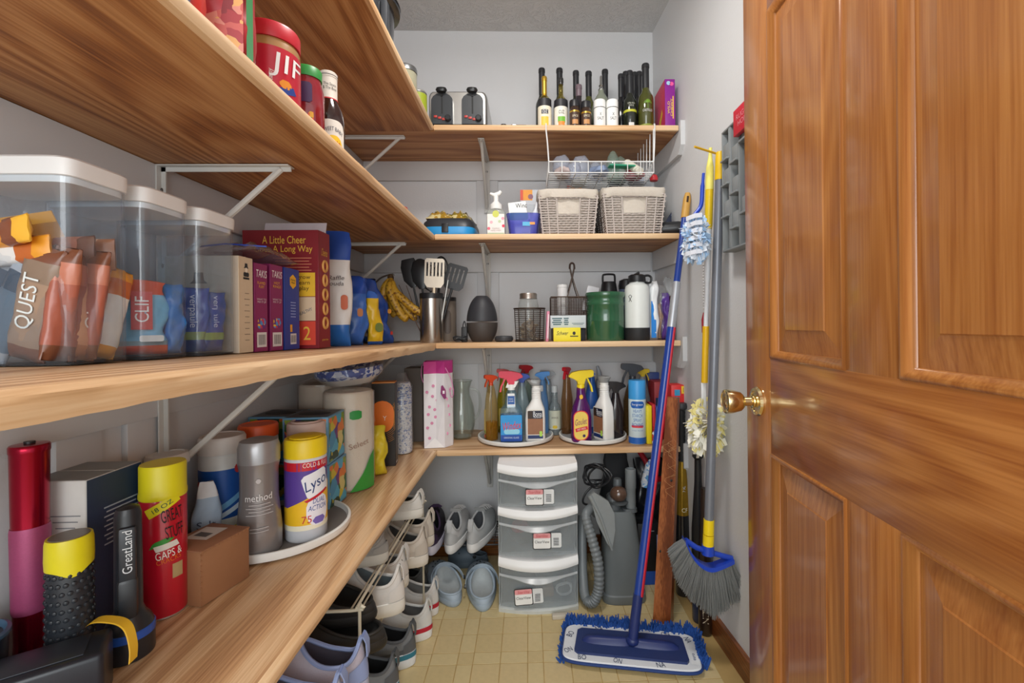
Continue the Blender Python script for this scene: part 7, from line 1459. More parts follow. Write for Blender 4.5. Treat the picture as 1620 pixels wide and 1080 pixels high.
t = T('power_strip', 'small beige block lying on the floor before the mop head', 'block', (PX(884, 1.66, 975), 1.655, 0), R(4)); g = G(); g.box(-.025, .04, -.010, .010, 0, .016, .003); g.build('block', M('c9c0b0', .5), t)
# ------------------------------------------------------------------ shoes
def outl(L_, W_, s=1.0, n=40, z=0, toe=0.0):
    P = []
    for k in range(n):
        a = 2 * PI * (k + .5) / n; u = .5 - .5 * math.cos(a)      # 0 heel .. 1 toe
        hw = W_ / 2 * (.74 + .26 * max(0, min(1, (u - .15) / .5)) ** .8) * (1 - abs(2 * u - 1) ** 2.9) ** .5
        sx = math.copysign(1, math.sin(a)); inw = .008 * max(0, (u - .6)) / .4 * toe
        P.append((sx * hw * s - inw, L_ / 2 + (u - .5) * L_ * (1 - (1 - s) * W_ / L_ * 1.0), z))
    return P
def shoe(label, loc, rz, L_=.285, W_=.106, Hh=.100, up_='e6e6e4', sole='f0f0ee', lin='56585c', stripe=None, acc=None, laces='f0f0f0', tilt=0, tab=True, flip=1, group=None, sole_h=.030, name='sneaker', thick=1.0, upm=None):
    t = T(name, label, 'shoe', loc, 0, group, rot=(tilt, 0, rz)); n = 40
    g = G(); sh = sole_h
    def tz(p, z, hl=.006): u = p[1] / L_; return (p[0], p[1], z + hl * (1 - u) + .010 * max(0, u - .8) / .2 * 1)
    rs = [[tz(p, 0, 0) for p in outl(L_, W_, .90)], [tz(p, .004, 0) for p in outl(L_, W_, .99)], [tz(p, sh * .5, .003) for p in outl(L_, W_, 1.03 * thick)], [tz(p, sh, .006) for p in outl(L_, W_, 1.01 * thick)], [tz(p, sh + .002, .006) for p in outl(L_, W_, .92)]]
    g.rings(rs); g.build('sole', M(sole, .5, noise=.03), t)
    if stripe:
        g = G(); rs = [[tz(p, sh * .62, .006) for p in outl(L_, W_, 1.035 * thick)], [tz(p, sh * .80, .006) for p in outl(L_, W_, 1.04 * thick)], [tz(p, sh * 1.0, .006) for p in outl(L_, W_, 1.022 * thick)]]; g.rings(rs, False, False); g.build('midsole_stripe', M(stripe, .5), t)
    base = [tz(p, sh, .006) for p in outl(L_, W_, .95)]; col = []
    for k in range(n):
        a = 2 * PI * (k + .5) / n; c, s_ = -math.cos(a), math.sin(a)   # c=-1 heel, +1 front
        y = L_ * .255 + c * L_ * .205; x = s_ * W_ * .31
        z = sh + .006 + Hh * (.55 + .12 * c + .40 * max(0, -c) ** 6 + .18 * max(0, c) ** 2 - .10 * (1 - c * c))
        col.append((x, y, z))
    def lerp(t_):
        out = []
        for p, q in zip(base, col):
            u = p[1] / L_; k = 1.5 + 1.1 * u; h_ = t_ ** k; v = t_ ** (.8 if u < .7 else .62)
            bul = 1 + .06 * math.sin(PI * t_)
            out.append(((p[0] + (q[0] - p[0]) * h_) * bul, p[1] + (q[1] - p[1]) * h_, p[2] + (q[2] - p[2]) * v))
        return out
    g = G(); ts = [0, .12, .25, .4, .55, .7, .82, .92, 1.0]; g.rings([lerp(x) for x in ts], False, False, mis=[1 if acc else 0] * 2 + [0] * 6); um = upm or M(up_, .65, noise=.06, scale=80, bump=.15, bscale=500)
    g.build('upper', [um, M(acc, .6, noise=.06) if acc else um], t, ang=75)
    g = G(); cm = [sum(p[i] for p in col) / n for i in range(3)]
    inner = [[(cm[0] + (p[0] - cm[0]) * .93, cm[1] + (p[1] - cm[1]) * .95, p[2] - .002) for p in col], [(cm[0] + (p[0] - cm[0]) * .98, cm[1] + (p[1] - cm[1]) * 1.0, sh + .035) for p in col], [(cm[0] + (p[0] - cm[0]) * .8, cm[1] + (p[1] - cm[1]) * .9, sh + .010) for p in col]]
    g.rings(inner, False, True); g.build('lining', M(lin, .85, noise=.1), t, ang=70)
    g = G(); g.tube([(p[0] * .99, p[1], p[2]) for p in col], .0045, 7, closed=True); g.build('collar', M(acc or up_, .7, noise=.08), t)
    # tongue and laces
    g = G(); fy = L_ * .46; zt_ = sh + .006 + Hh * .85
    g.rings([[(-.022, fy + .012, zt_ - .024), (.022, fy + .012, zt_ - .024), (.022, fy + .018, zt_ - .026), (-.022, fy + .018, zt_ - .026)], [(-.024, fy - .006, zt_ - .004), (.024, fy - .006, zt_ - .004), (.024, fy + .000, zt_ - .006), (-.024, fy + .000, zt_ - .006)], [(-.020, fy - .016, zt_ + .012), (.020, fy - .016, zt_ + .012), (.020, fy - .011, zt_ + .013), (-.020, fy - .011, zt_ + .013)]]); g.build('tongue', um, t)
    tops = [max(lerp(x), key=lambda p: p[1]) for x in (.93, .85, .77, .69)]; g = G()
    for k, x in enumerate((.93, .86, .79, .72)):
        rg = sorted(lerp(x), key=lambda p: -p[1])[:8]; y = rg[0][1]; z = max(p[2] for p in rg); w2 = .020 + .002 * k
        g.tube([(-w2, y - .006, z - .002), (-w2 * .4, y + .002, z + .005), (w2 * .4, y + .002, z + .005), (w2, y - .006, z - .002)], .0022, 6)
    g.build('laces', M(laces, .7), t)
    if tab:
        hz = col[0][2]; g = G(); y0 = L_ * .05
        g.rings([[(-.010, y0 + .004, hz - .004), (.010, y0 + .004, hz - .004), (.010, y0 + .000, hz - .004), (-.010, y0 + .000, hz - .004)], [(-.010, y0 - .004, hz + .010), (.010, y0 - .004, hz + .010), (.010, y0 - .008, hz + .008), (-.010, y0 - .008, hz + .008)], [(-.010, y0 - .012, hz - .006), (.010, y0 - .012, hz - .006), (.010, y0 - .015, hz - .008), (-.010, y0 - .015, hz - .008)], [(-.008, y0 - .013, hz - .035), (.008, y0 - .013, hz - .035), (.008, y0 - .016, hz - .035), (-.008, y0 - .016, hz - .035)]]); g.build('heel_tab', M(acc or up_, .6), t)
    g = G(); 
    hs = [[(p[0] * 1.05, p[1] - .002 if p[1] < L_ * .2 else p[1], p[2]) for p in lerp(x)] for x in (0.02, .25, .5)]
    idx = [i for i, p in enumerate(base) if p[1] < L_ * .17]; idx = sorted(idx, key=lambda i: base[i][0]); 
    rows = [[r_[i] for i in idx] for r_ in hs]; rows = [[(x, y - .0015, z) for x, y, z in r_] for r_ in rows]
    g.rings(rows, False, False, closed=False); g.build('heel_counter', M(acc or up_, .5, noise=.05), t)
    return t
def clog(label, loc, rz, col='9fb0bf', lin='b4bcc2', L_=.275, W_=.108, strap=True, name='clog', sc_=1.0, tilt=0):
    t = T(name, label, 'shoe', loc, 0, None, rot=(tilt, 0, rz)); n = 40; cm = M(col, .55, noise=.05); sh = .024
    g = G(); rs = [[(x, y, z) for x, y, z in outl(L_, W_, .93, n, 0)], [(x, y, z) for x, y, z in outl(L_, W_, 1.0, n, .006)], outl(L_, W_, 1.03, n, sh * .6), outl(L_, W_, .99, n, sh), outl(L_, W_, .9, n, sh + .001)]; g.rings(rs); g.build('sole', cm, t)
    base = outl(L_, W_, .97, n, sh - .001); op = []
    for k in range(n):
        a = 2 * PI * (k + .5) / n; c, s_ = -math.cos(a), math.sin(a); y = L_ * .325 + c * L_ * .275; x = s_ * W_ * .37; z = sh + .020 + .036 * max(0, min(1, (y / L_ - .18) / .4)) ** 1.2; op.append((x, y, z))
    def lerp(t_):
        out = []
        for p, q in zip(base, op): u = p[1] / L_; h_ = t_ ** (1.4 + 1.3 * u); v = t_ ** .6; out.append(((p[0] + (q[0] - p[0]) * h_) * (1 + .05 * math.sin(PI * t_)), p[1] + (q[1] - p[1]) * h_, p[2] + (q[2] - p[2]) * v))
        return out
    g = G(); g.rings([lerp(x) for x in (0, .15, .3, .5, .7, .85, 1)], False, False); g.build('upper', cm, t, ang=75)
    g = G(); g.rings([[(x * .95, (y - L_ * .325) * .96 + L_ * .325, z - .002) for x, y, z in op], [(x * .92, (y - L_ * .325) * .95 + L_ * .325, sh + .012) for x, y, z in op], [(x * .6, (y - L_ * .325) * .8 + L_ * .325, sh + .004) for x, y, z in op]], False, True); g.build('footbed', M(lin, .8, noise=.1, scale=90), t, ang=70)
    g = G(); g.tube(op, .0042, 7, closed=True); g.build('rim', cm, t)
    if strap:
        g = G(); st = []
        for k in range(17):
            a = PI * k / 16; x = math.cos(a) * W_ * .50; y = L_ * .33 + math.sin(a) * L_ * .26; z = sh + .030 + .036 * math.sin(a)
            st.append([(x, y, z - .007), (x * 1.04, y - .003 * math.sin(a), z - .007), (x * 1.04, y - .003 * math.sin(a), z + .007), (x, y, z + .007)])
        g.rings(st); g.build('pivot_strap', cm, t)
        for s_ in (-1, 1):
            g = G(); g.T = Matrix.Translation((s_ * W_ * .515, L_ * .315, sh + .030)) @ Matrix.Rotation(s_ * PI / 2, 4, 'Y'); g.lathe([(.008, 0), (.008, .004), (.005, .005)], 18); g.T = Matrix.Identity(4); g.build('rivet', M('2a2d31', .4), t)
        g = G()
        for u, v in ((0, .80), (-.015, .74), (.015, .74), (0, .69), (-.028, .70), (.028, .70), (-.012, .86), (.012, .86)):
            P = min([p for x in (.3, .4, .5, .6, .7, .8) for p in lerp(x) if abs(p[1] - v * L_) < .02], key=lambda p: abs(p[0] - u), default=(u, v * L_, .06)); g.ball((u, v * L_, P[2] + .001), .0042, .0042, .0025, 8, 4)
        g.build('vent_holes', M('3a4148', .8), t)
    return t
H2 = PI / 2   # toes towards the side wall
# floor level row, heels to the aisle
def heelpt(px, py, z): return GZ(px, py, z)
def put(px, py, z):
    x, y = GZ(px, py, z); return (x, y, z)
shoe('white sneaker with red midsole line, on the floor, farther one of the pair', (-.345, 1.703, .0), H2, up_='e0dedb', sole='f2f2f2', stripe='c21f36', sole_h=.040, lin='8a8a88', laces='f0f0f0')
shoe('white sneaker with red midsole line and red laces, on the floor, nearer one', (-.343, 1.580, .0), H2 + .05, up_='dad9d6', sole='f2f2f2', stripe='c21f36', sole_h=.040, lin='6c6b6a', laces='b8283a')
shoe('grey sneaker with teal fade sole, on the floor, farther one of the pair', (-.368, 1.455, .0), H2 + .03, up_='7c7f83', sole='e8ecf0', stripe='2c7a90', sole_h=.040, lin='141518', acc='5a5d62', laces='dcdcdc')
shoe('grey sneaker with teal fade sole, on the floor, nearest the camera', (-.385, 1.325, .0), H2 + .02, up_='7c7f83', sole='e8ecf0', stripe='2c7a90', sole_h=.040, lin='141518', acc='5a5d62', laces='dcdcdc')
# racks: cream wire, two tiers
cw = M('cfc6b0', .45, noise=.05)
def rack(label, y0, y1, tiers, x0=-.745, x1=-.40):
    t = T('shoe_rack', label, 'rack', (0, 0, 0))
    for xf, z in tiers:
        g = G(); g.tube(catmull([(x0, y0, z - .012), (xf - .02, y0, z - .012), (xf, y0 + .004, z), (xf, y0 + .03, z + .004), (xf, y1 - .03, z + .004), (xf, y1 - .004, z), (xf - .02, y1, z - .012), (x0, y1, z - .012)], 4), .0036, 8); g.build('rail', cw, t)
        for k in range(7): x = x0 + .01 + (xf - .03 - x0) * k / 6; wire(t, (x, y0, z - .012), (x, y1, z - .012), .0022, cw)
        wire(t, (xf - .004, y0 + .01, z - .022), (xf - .004, y1 - .01, z - .022), .0022, cw)
    zt_ = max(z for _, z in tiers); xt = [x for x, z in tiers if z == zt_][0]
    for y in (y0 + .002, y1 - .002):
        for x in (x0 + .01, xt): g = G(); g.tube([(x, y, 0.0), (x, y, zt_)], .0036, 8); g.build('leg', cw, t)
    return t
rack('cream wire shoe rack under the lowest shelf, far section', 1.03, 1.6445, [(-.400, .300), (-.385, .446)])
rack('cream wire shoe rack under the lowest shelf, near section', .62, 1.005, [(-.395, .300)])
# middle tier
zt_ = .3095
shoe('off-white sneaker on the middle rack tier, farther of the two white ones', (-.358, 1.340, zt_), H2 - .05, up_='cfcbc6', sole='dcd9d2', lin='7a7672', laces='e4e0da', Hh=.095)
shoe('off-white sneaker with creased sides on the middle rack tier, nearer one', (-.338, 1.225, zt_), H2, up_='d8d4cf', sole='dfdcd4', lin='6a7478', laces='e8e4de', Hh=.105)
shoe('beige and grey strapped sneaker on the middle rack tier by the far leg', (-.330, 1.470, zt_ - .005), H2 - .1, up_='c8beb2', sole='d8d2c8', lin='4a4846', acc='bdb3a8', laces='dcd6cc', Hh=.105)
shoe('beige sneaker with hanging lace end, farthest on the middle rack tier', (-.335, 1.588, zt_), H2 - .1, up_='cbc2b6', sole='dcd6cc', lin='1a1a1a', laces='f0ece4', Hh=.10)
clog('black clog on the middle rack tier, upper of the black pair', (-.375, 1.112, zt_ + .052), H2 - .1, '23211f', '141312', strap=False)
clog('black clog on the middle rack tier, lower and nearer of the black pair', (-.345, 1.094, zt_), H2 + .06, '282624', '181716', strap=False, tilt=0)
# near section: lilac pair
lil = dict(W_=.092, up_='b4acb8', sole='aab0c8', lin='4a4450', acc='8d9cc6', laces='8fa4cf')
shoe('lilac-grey sneaker on the near rack, farther one of the lilac pair', (-.338, .950, .3095), H2 + .06, **lil)
shoe('lilac-grey sneaker with blue toe on the near rack, nearest the camera', (-.345, .855, .3095), H2 + .10, **dict(lil, up_='bcb6c0'))
# top tier
shoe('white sneaker with dark collar on the top rack tier', (-.345, 1.475, .4555), H2 - .08, up_='cfccc6', sole='dad7cf', lin='2c2f28', Hh=.060, laces='e0dcd4', L_=.27, W_=.095, sole_h=.024)
shoe('grey slim sneaker on the top rack tier near its front corner', (-.372, 1.20, .4555), H2, up_='8d8a86', sole='b8b4ac', lin='2a2a2a', Hh=.055, laces='9a9690', L_=.27, W_=.095, sole_h=.022, tab=False)
# back of the closet: black wire rack with white pair
bw = M('1d1e20', .5, noise=.05); t = T('wire_shelf', 'low black wire shelf against the back wall under the lowest shelf', 'rack', (0, 0, 0)); zk = .165; xk0, xk1, yk0, yk1 = -.47, -.122, 1.88, 2.10
for k in range(13): wire(t, (xk0 + (xk1 - xk0) * k / 12, yk0, zk), (xk0 + (xk1 - xk0) * k / 12, yk1, zk), .0016, bw)
for k in range(9): wire(t, (xk0, yk0 + (yk1 - yk0) * k / 8, zk + .002), (xk1, yk0 + (yk1 - yk0) * k / 8, zk + .002), .0016, bw)
g = G(); g.tube([(xk0, yk0, zk), (xk1, yk0, zk), (xk1, yk1, zk), (xk0, yk1, zk)], .0032, 6, closed=True); g.build('frame', bw, t)
for x in (xk0, xk1):
    for y in (yk0, yk1): g = G(); g.tube([(x, y, 0), (x, y, zk)], .0032, 6); g.build('leg', bw, t)
nb = dict(up_='c9cacb', sole='e8e8e8', lin='4a4d52', acc='b4b6b8', laces='e4e4e4', L_=.27, W_=.096, Hh=.105)
shoe('silver-white sneaker on the black wire shelf, first of the pair, heel outward', (PX(711, 1.80, 840), 1.795, zk + .004), -.06, **nb)
shoe('silver-white sneaker on the black wire shelf, second of the pair, with grey side', (PX(744, 1.80, 840), 1.800, zk + .004), -.22, **dict(nb, up_='b9bcbe'))
shoe('black and purple sneaker beside the silver-white pair on the wire shelf', (PX(682, 1.80, 830), 1.79, zk + .004), .10, up_='231a26', sole='d8d4e4', lin='0e0e10', acc='3c2a48', laces='55406a', L_=.27, W_=.09, Hh=.115)
shoe('speckled dark grey sneaker on the floor behind the red-lined white pair', (-.415, 1.825, .0), H2 - .2, up_='4a4c4c', sole='5c5e5e', lin='222222', laces='6a6c6c')
clog('pale blue-grey clog on the floor, left-turned, with black strap rivet', (PX(722, 1.74, 945), 1.735, 0), .50, 'a3b2c0', 'aeb4b6', L_=.285, W_=.125)
clog('pale blue-grey clog on the floor next to the drawer tower', (PX(766, 1.72, 950), 1.700, 0), .16, 'a3b2c0', 'aeb4b6', L_=.285, W_=.125)
clog('darker blue-grey clog standing behind the pale pair under the wire shelf', (-.19, 2.045, 0), H2, '5e6c78', '4a545c', L_=.18, W_=.075)
# ------------------------------------------------------------------ mop
mop = T('flat_mop', 'x', 'mop', (.318, 1.468, 0), R(-10))
mop['label'] = 'blue flat mop with white printed pad on the floor and long red-striped pole'
navy_p = M('1f2f6a', .4, noise=.06); W = .212; D = .085
g = G(); g.loft([(.010, W, D, 0, 0, 7), (.014, W + .003, D + .003, 0, 0, 7), (.022, W + .003, D + .003, 0, 0, 7), (.026, W, D, 0, 0, 7)], 56); g.build('pad', M('dfe3e8', .8, noise=.04, scale=200), mop)
g = G(); g.tube([(x, y, .018) for x, y, z in ring(56, W + .004, D + .004, 0, 0, 0, 7)], .005, 6, closed=True); g.build('pad_binding', M('1c3a78', .7), mop)
g = G(); q = random.Random(77)
for k in range(900):      # chenille tufts round the rear edge, the end and below
    s_ = q.random()
    if s_ < .72: x, y, dx, dy = q.uniform(-W - .005, W + .01), D + q.uniform(-.012, .036), 0, 1
    elif s_ < .92: x, y, dx, dy = W + q.uniform(-.006, .020), q.uniform(-D * .5, D + .02), 1, .2
    else: x, y, dx, dy = -W - q.uniform(-.004, .008), q.uniform(-D, D + .02), -1, .2
    h = q.uniform(.022, .044) if s_ < .92 else .02; lx, ly = q.uniform(-.008, .008) + dx * .006, q.uniform(-.006, .010) + dy * .004; r_ = q.uniform(.0028, .0042)
    g.tube([(x, y, .002), (x + lx * .5, y + ly * .5, h * .55), (x + lx, y + ly, h)], [r_, r_ * 1.1, r_ * .5], 5)
g.build('blue_fringe', M('1f4f9e', .85, noise=.25, scale=120), mop, kind='stuff')
g = G(); g.prism([(-.165, -.060), (.170, -.062), (.178, -.050), (.172, .045), (.165, .056), (-.158, .056), (-.172, .045), (-.176, -.05)], .026, .034, ax='Z'); g.build('plate', M('28386a', .45, noise=.08), mop)
g = G(); 
for s_ in (-1, 1): g.loft([(.034, .080, .020, s_ * .075, 0, 3), (.046, .070, .012, s_ * .070, 0, 2.4), (.050, .045, .006, s_ * .055, 0, 2)], 24)
g.build('plate_ridge', navy_p, mop)
for k, (x, y, r_) in enumerate(((-.195, .030, 1.2), (-.196, -.045, .6), (-.10, .070, .2), (.02, .071, -.3), (.12, .071, .3), (.190, .05, -1.2), (-.15, -.072, .1), (-.04, -.073, -.2), (.09, -.073, .2), (.195, -.01, 1.4))): TX(mop, 'BONA'[k % 3:k % 3 + 2], .020, M('1f2f5a', .6), .026, x, y, .0262, rot=r_, face='U')
PT(mop, 'tag', M('e8ecf0', .6), .026, .065, .196, -.028, .0275, 'U'); TX(mop, 'euro', .007, M('24407a', .6), .03, .196, -.028, .028, rot=PI / 2, face='U')
# pole: in world space relative to the mop
mi = Matrix.Rotation(R(10), 4, 'Z') @ Matrix.Translation((-.318, -1.468, 0))
def mw(p): return mi @ Vector(p)
A = Vector((.326, 1.463, .045)); Bp = Vector((PX(1088, 1.715, 306), 1.715, PZ(306, 1.715, 1088)))
def al(t_): return mw(A + (Bp - A) * t_)
def zfrac(py): # fraction of the pole at a pixel row
    lo, hi = 0, 1
    for _ in range(30):
        m = (lo + hi) / 2; p = A + (Bp - A) * m; yy = 513 + (EYE - p.z) * F / p.y
        if yy > py: lo = m
        else: hi = m
    return lo
g = G(); g.tube([mw(A) + Vector((0, 0, -.008)), al(.012), al(.09)], [.016, .0165, .0155], 20); g.ball(mw(A), .022, .018, .016); g.build('pole_socket', navy_p, mop)
polb = M('1d3f96', .28, noise=.04, coat=.3); f1, f2, f3 = zfrac(520), zfrac(448), zfrac(346)
g = G(); g.tube([al(.085), al(f1)], .0142, 22); g.build('lower_pole', polb, mop)
off = (mi.to_3x3() @ Vector((.0085, -.0085, 0))); g = G(); g.tube([al(.088) + off, al(f1) + off], .0064, 10); g.build('red_stripe', M('b8142c', .35), mop)
g = G(); g.tube([al(f1), al(f2)], .0152, 22); g.build('silver_joint', M('b9bdc4', .35, .5), mop)
g = G(); g.tube([al(f2), al(f3)], .0122, 22); g.build('upper_pole', polb, mop)
g = G(); g.tube([al(f3), al(f3 + .004), al(.985), al(1.0)], [.0138, .0145, .0145, .010], 20); g.build('grip_cap', M('c99a4a', .5), mop)
g = G(); o2 = mi.to_3x3() @ Vector((-.002, -.0135, 0)); g.tube([al(.975) + o2, al(.99) + o2], .004, 8); g.build('hang_hole', M('3a2410', .7), mop)
# ------------------------------------------------------------------ wooden post
wp = WOOD('b0683a', '6c3618', 'Z', 1.5, .35, .3, rings=6, c3='7e401c')
t = T('wooden_post', 'old reddish-brown wooden post leaning in the corner behind the mop', 'post', (PX(1050, 1.62, 985), 1.628, 0), 0)
g = G(); a = R(-32); wx, wy = .031, .020; top = Vector((PX(1065, 1.735, 628), 1.735, PZ(628, 1.735, 1065))) - Vector((PX(1050, 1.62, 985), 1.628, 0))
cs = [(x * math.cos(a) - y * math.sin(a), x * math.sin(a) + y * math.cos(a)) for x, y in ((-wx, -wy), (wx, -wy), (wx, wy), (-wx, wy))]
rs = [[(u * k + top.x * f, v * k + top.y * f, top.z * f) for u, v in cs] for f, k in ((0, 1.05), (.02, 1.0), (.5, .9), (.9, .72), (1, .70))]
g.rings(rs); g.build('post', wp, t, ang=20)
g = G()
for k, (f_, u) in enumerate(((.62, .2), (.30, -.3))): p = [cs[0][i] * (.5 - u) + cs[1][i] * (.5 + u) for i in (0, 1)]; g.T = Matrix.Translation((p[0] * .9 + top.x * f_, p[1] * .9 + top.y * f_ - .001, top.z * f_)); g.ball((0, 0, 0), .005, .002, .005, 10, 5)
g.T = Matrix.Identity(4); g.build('nail_heads', M('4a4440', .5, .6), t)
g = G(); q = random.Random(6)
for k in range(9):
    f_ = q.uniform(.60, .86); u0 = q.uniform(-.4, .4); P = []
    for j in range(6): u = max(-.5, min(.5, u0 + .35 * math.sin(j * 1.1 + k))); p = [cs[0][i] * (.5 - u) + cs[1][i] * (.5 + u) for i in (0, 1)]; ff = f_ + j * .012 * (1 if k % 2 else -1); P.append((p[0] * .83 + top.x * ff - .0, p[1] * .86 + top.y * ff - .0012, top.z * ff))
    g.tube(P, .0005, 4)
g.build('scratches', M('c89a6a', .8), t, kind='stuff')
# ------------------------------------------------------------------ baseball bats
x, y = PX(1081, 1.77, 740), 1.785; zt_ = PZ(641, 1.73, 1079)
t = T('baseball_bat', 'gold and black bat standing grip-up beside the wooden post', 'bat', (x, y, 0)); h = zt_
g = G(); g.lathe([(.026, 0), (.030, .012), (.030, h * .30), (.027, h * .42)], 28); g.build('barrel', M('1c1c20', .25, coat=.5), t)
g = G(); g.lathe([(.027, h * .42), (.020, h * .60), (.0135, h * .695)], 28); g.build('taper', M('a8852a', .25, .6, noise=.08), t)
g = G(); P = [(.0135, h * .69)] + [(.0128 + .0012 * (k % 2), h * (.69 + .27 * k / 26)) for k in range(27)] + [(.0125, h * .965)]; g.lathe(P, 24); g.build('grip', M('1b1c1f', .6), t)
g = G(); g.lathe([(.013, h * .962), (.0225, h * .972), (.0235, h * .985), (.020, h)], 28); g.build('knob', M('3a3b40', .5), t)
TX(t, 'CF', .016, M('e8e0c0', .5), .022, cyl=.0265, z=h * .45); TX(t, 'COMP XL', .010, M('d8dce8', .5), .05, cyl=.0215, z=h * .54, rot=PI / 2)
t = T('baseball_bat', 'dark bat with silver band behind the broom, right of the gold one', 'bat', (PX(1094, 1.70, 960), 1.62, 0)); h = .60
g = G(); g.lathe([(.022, 0), (.025, .01), (.025, .10)], 28); g.build('barrel', M('1d2a4a', .3, coat=.4), t); g = G(); g.lathe([(.025, .10), (.025, .19)], 28, False, False); g.build('silver_band', M('9a9a9c', .3, .8), t); g = G(); g.lathe([(.025, .19), (.024, .33), (.013, .50), (.012, h - .02), (.02, h - .01), (.018, h)], 28); g.build('handle', M('17181c', .4), t)
t = T('baseball_bat', 'brown-black bat with pale upright lettering near the right baseboard', 'bat', (PX(1108, 1.60, 960), 1.575 - .02, 0)); h = .5
g = G(); g.lathe([(.020, 0), (.023, .01), (.023, .2), (.012, .4), (.011, h)], 28); g.build('bat', M('2a1a12', .35, coat=.3), t); TX(t, 'NITRO', .020, M('b8a890', .5), .09, cyl=.0232, a=-.3, z=.09, rot=PI / 2)
tub('red_spray', 'small red and yellow can behind the bat, at the wall end of the lowest shelf', 'can', .018, .12, (.578, 1.90, LZ), 0, M('c82a2a', .4), M('e8c82a', .4), .02)
# ------------------------------------------------------------------ broom, dusters, rack on the right wall
xt, yt = PX(1139, 1.425, 262), 1.425
top = Vector((PX(1140, 1.425, 241), 1.425, PZ(241, 1.425, 1140))); bot = Vector((PX(1120, 1.40, 872), 1.40, PZ(872, 1.40, 1120)))
br_ = T('angle_broom', 'angled broom with grey bristles hanging from a grey pole by the right wall', 'broom', (bot.x, bot.y, bot.z)); 
def bl(f_): return (top - bot) * f_
def fr(py): return (872 - py) / (872 - 241)
g = G(); g.tube([bl(fr(822)), bl(fr(284))], .0142, 24); g.build('pole', M('7b7f88', .35, metal=.3, noise=.04), br_)
yw = M('f0d010', .4, noise=.03)
g = G(); g.tube([bl(fr(286)), bl(fr(284)), bl(fr(246)), bl(1)], [.0150, .0158, .0150, .0135], 22); g.build('top_cap', M('e8bc10', .4), br_)
g = G(); g.tube([bl(fr(870)), bl(fr(846))], .0165, 22); g.tube([bl(fr(845)), bl(fr(822))], .0160, 22); g.build('yellow_ferrule', yw, br_)
def bp(px, py, dy=0): x, z = XY(px, py, 1.40); return Vector((x - bot.x, dy, z - bot.z))
blu = M('1f44b8', .35, noise=.05, coat=.2)
g = G(); g.tube([bp(1120, 862), bp(1120, 876)], [.018, .020], 20); g.build('collar', blu, br_)
ctl = catmull([bp(1082, 853), bp(1092, 874), bp(1106, 890), bp(1122, 897), bp(1138, 893), bp(1158, 884)], 5)
g = G(); rs = []
for i, p in enumerate(ctl): rs.append([p + Vector((0, -.017, .006)), p + Vector((0, -.019, -.006)), p + Vector((0, .019, -.006)), p + Vector((0, .017, .006))])
g.rings([[tuple(q) for q in r_] for r_ in rs]); g.tube([bp(1084, 854), bp(1102, 866), bp(1120, 872), bp(1140, 878), bp(1158, 883)], .0085, 10); g.build('head_frame', blu, br_)
ends = [bp(1058, 874), bp(1070, 918), bp(1092, 948), bp(1127, 974), bp(1150, 958), bp(1178, 935)]
def pl(P, u): f_ = u * (len(P) - 1); i = min(int(f_), len(P) - 2); return P[i] + (P[i + 1] - P[i]) * (f_ - i)
g = G(); q = random.Random(31)
for k in range(1500):
    u = q.random(); y = q.uniform(-.016, .016); p = pl(ctl, u) + Vector((0, y, -.003)); e = pl(ends, min(1, max(0, u + q.uniform(-.03, .03)))); e = p + (e - p) * q.uniform(.90, 1.03); e = e + Vector((q.uniform(-.003, .003), y * 1.3 + q.uniform(-.004, .004), 0)); m = (p + e) / 2 + Vector((q.uniform(-.002, .002), y * .2, .002))
    g.tube([p, m, e], [.0011, .0010, .0008], 3, caps=False)
g.build('bristles', M('7f8180', .6, noise=.25, scale=300), br_, kind='stuff')
# hook
t = T('wall_hook', 'yellow rod sticking out near the top of the grey pole', 'hook', (0, 0, 0)); g = G(); a = Vector((PX(1097, 1.43, 232), 1.42, PZ(232, 1.42, 1097))); b = Vector((.632, 1.462, PZ(243, 1.45, 1134))); t.location = a; g.tube([Vector((0, 0, 0)), b - a], .0035, 10); g.build('rod', M('d8a818', .4), t)
# duster with yellow handle
t0 = Vector((PX(1124, 1.47, 234), 1.47, PZ(234, 1.47, 1124))); b0 = Vector((PX(1117, 1.47, 655), 1.49, PZ(655, 1.47, 1117)))
t = T('feather_duster', 'long duster with yellow and white handle and fluffy pale yellow head', 'duster', tuple(b0))
def dl(py): return (t0 - b0) * ((655 - py) / (655 - 234))
g = G(); g.tube([dl(362), dl(355), dl(300), dl(265), dl(248), dl(240), dl(234)], [.0105, .0125, .0130, .0115, .006, .0045, .005], 18); g.build('yellow_grip', M('e8c41c', .4, noise=.04), t)
g = G(); g.tube([dl(300), dl(265), dl(250), dl(241), dl(234)], [.0134, .0122, .0068, .0052, .0055], 18); g.build('pale_tip', M('f0e878', .4), t)
g = G(); g.tube([dl(516), dl(445), dl(443), dl(362)], [.0075, .0078, .0098, .0100], 16); g.build('white_tube', M('dfe2e8', .4, noise=.03), t)
g = G(); g.tube([dl(606), dl(516)], .0105, 16); g.build('yellow_sleeve', M('e8b818', .4, noise=.04), t)
g = G(); g.box(-.008, .008, -.004, .004, 0, dl(606).z, .002); g.build('white_fork', M('e4e6e8', .4), t)
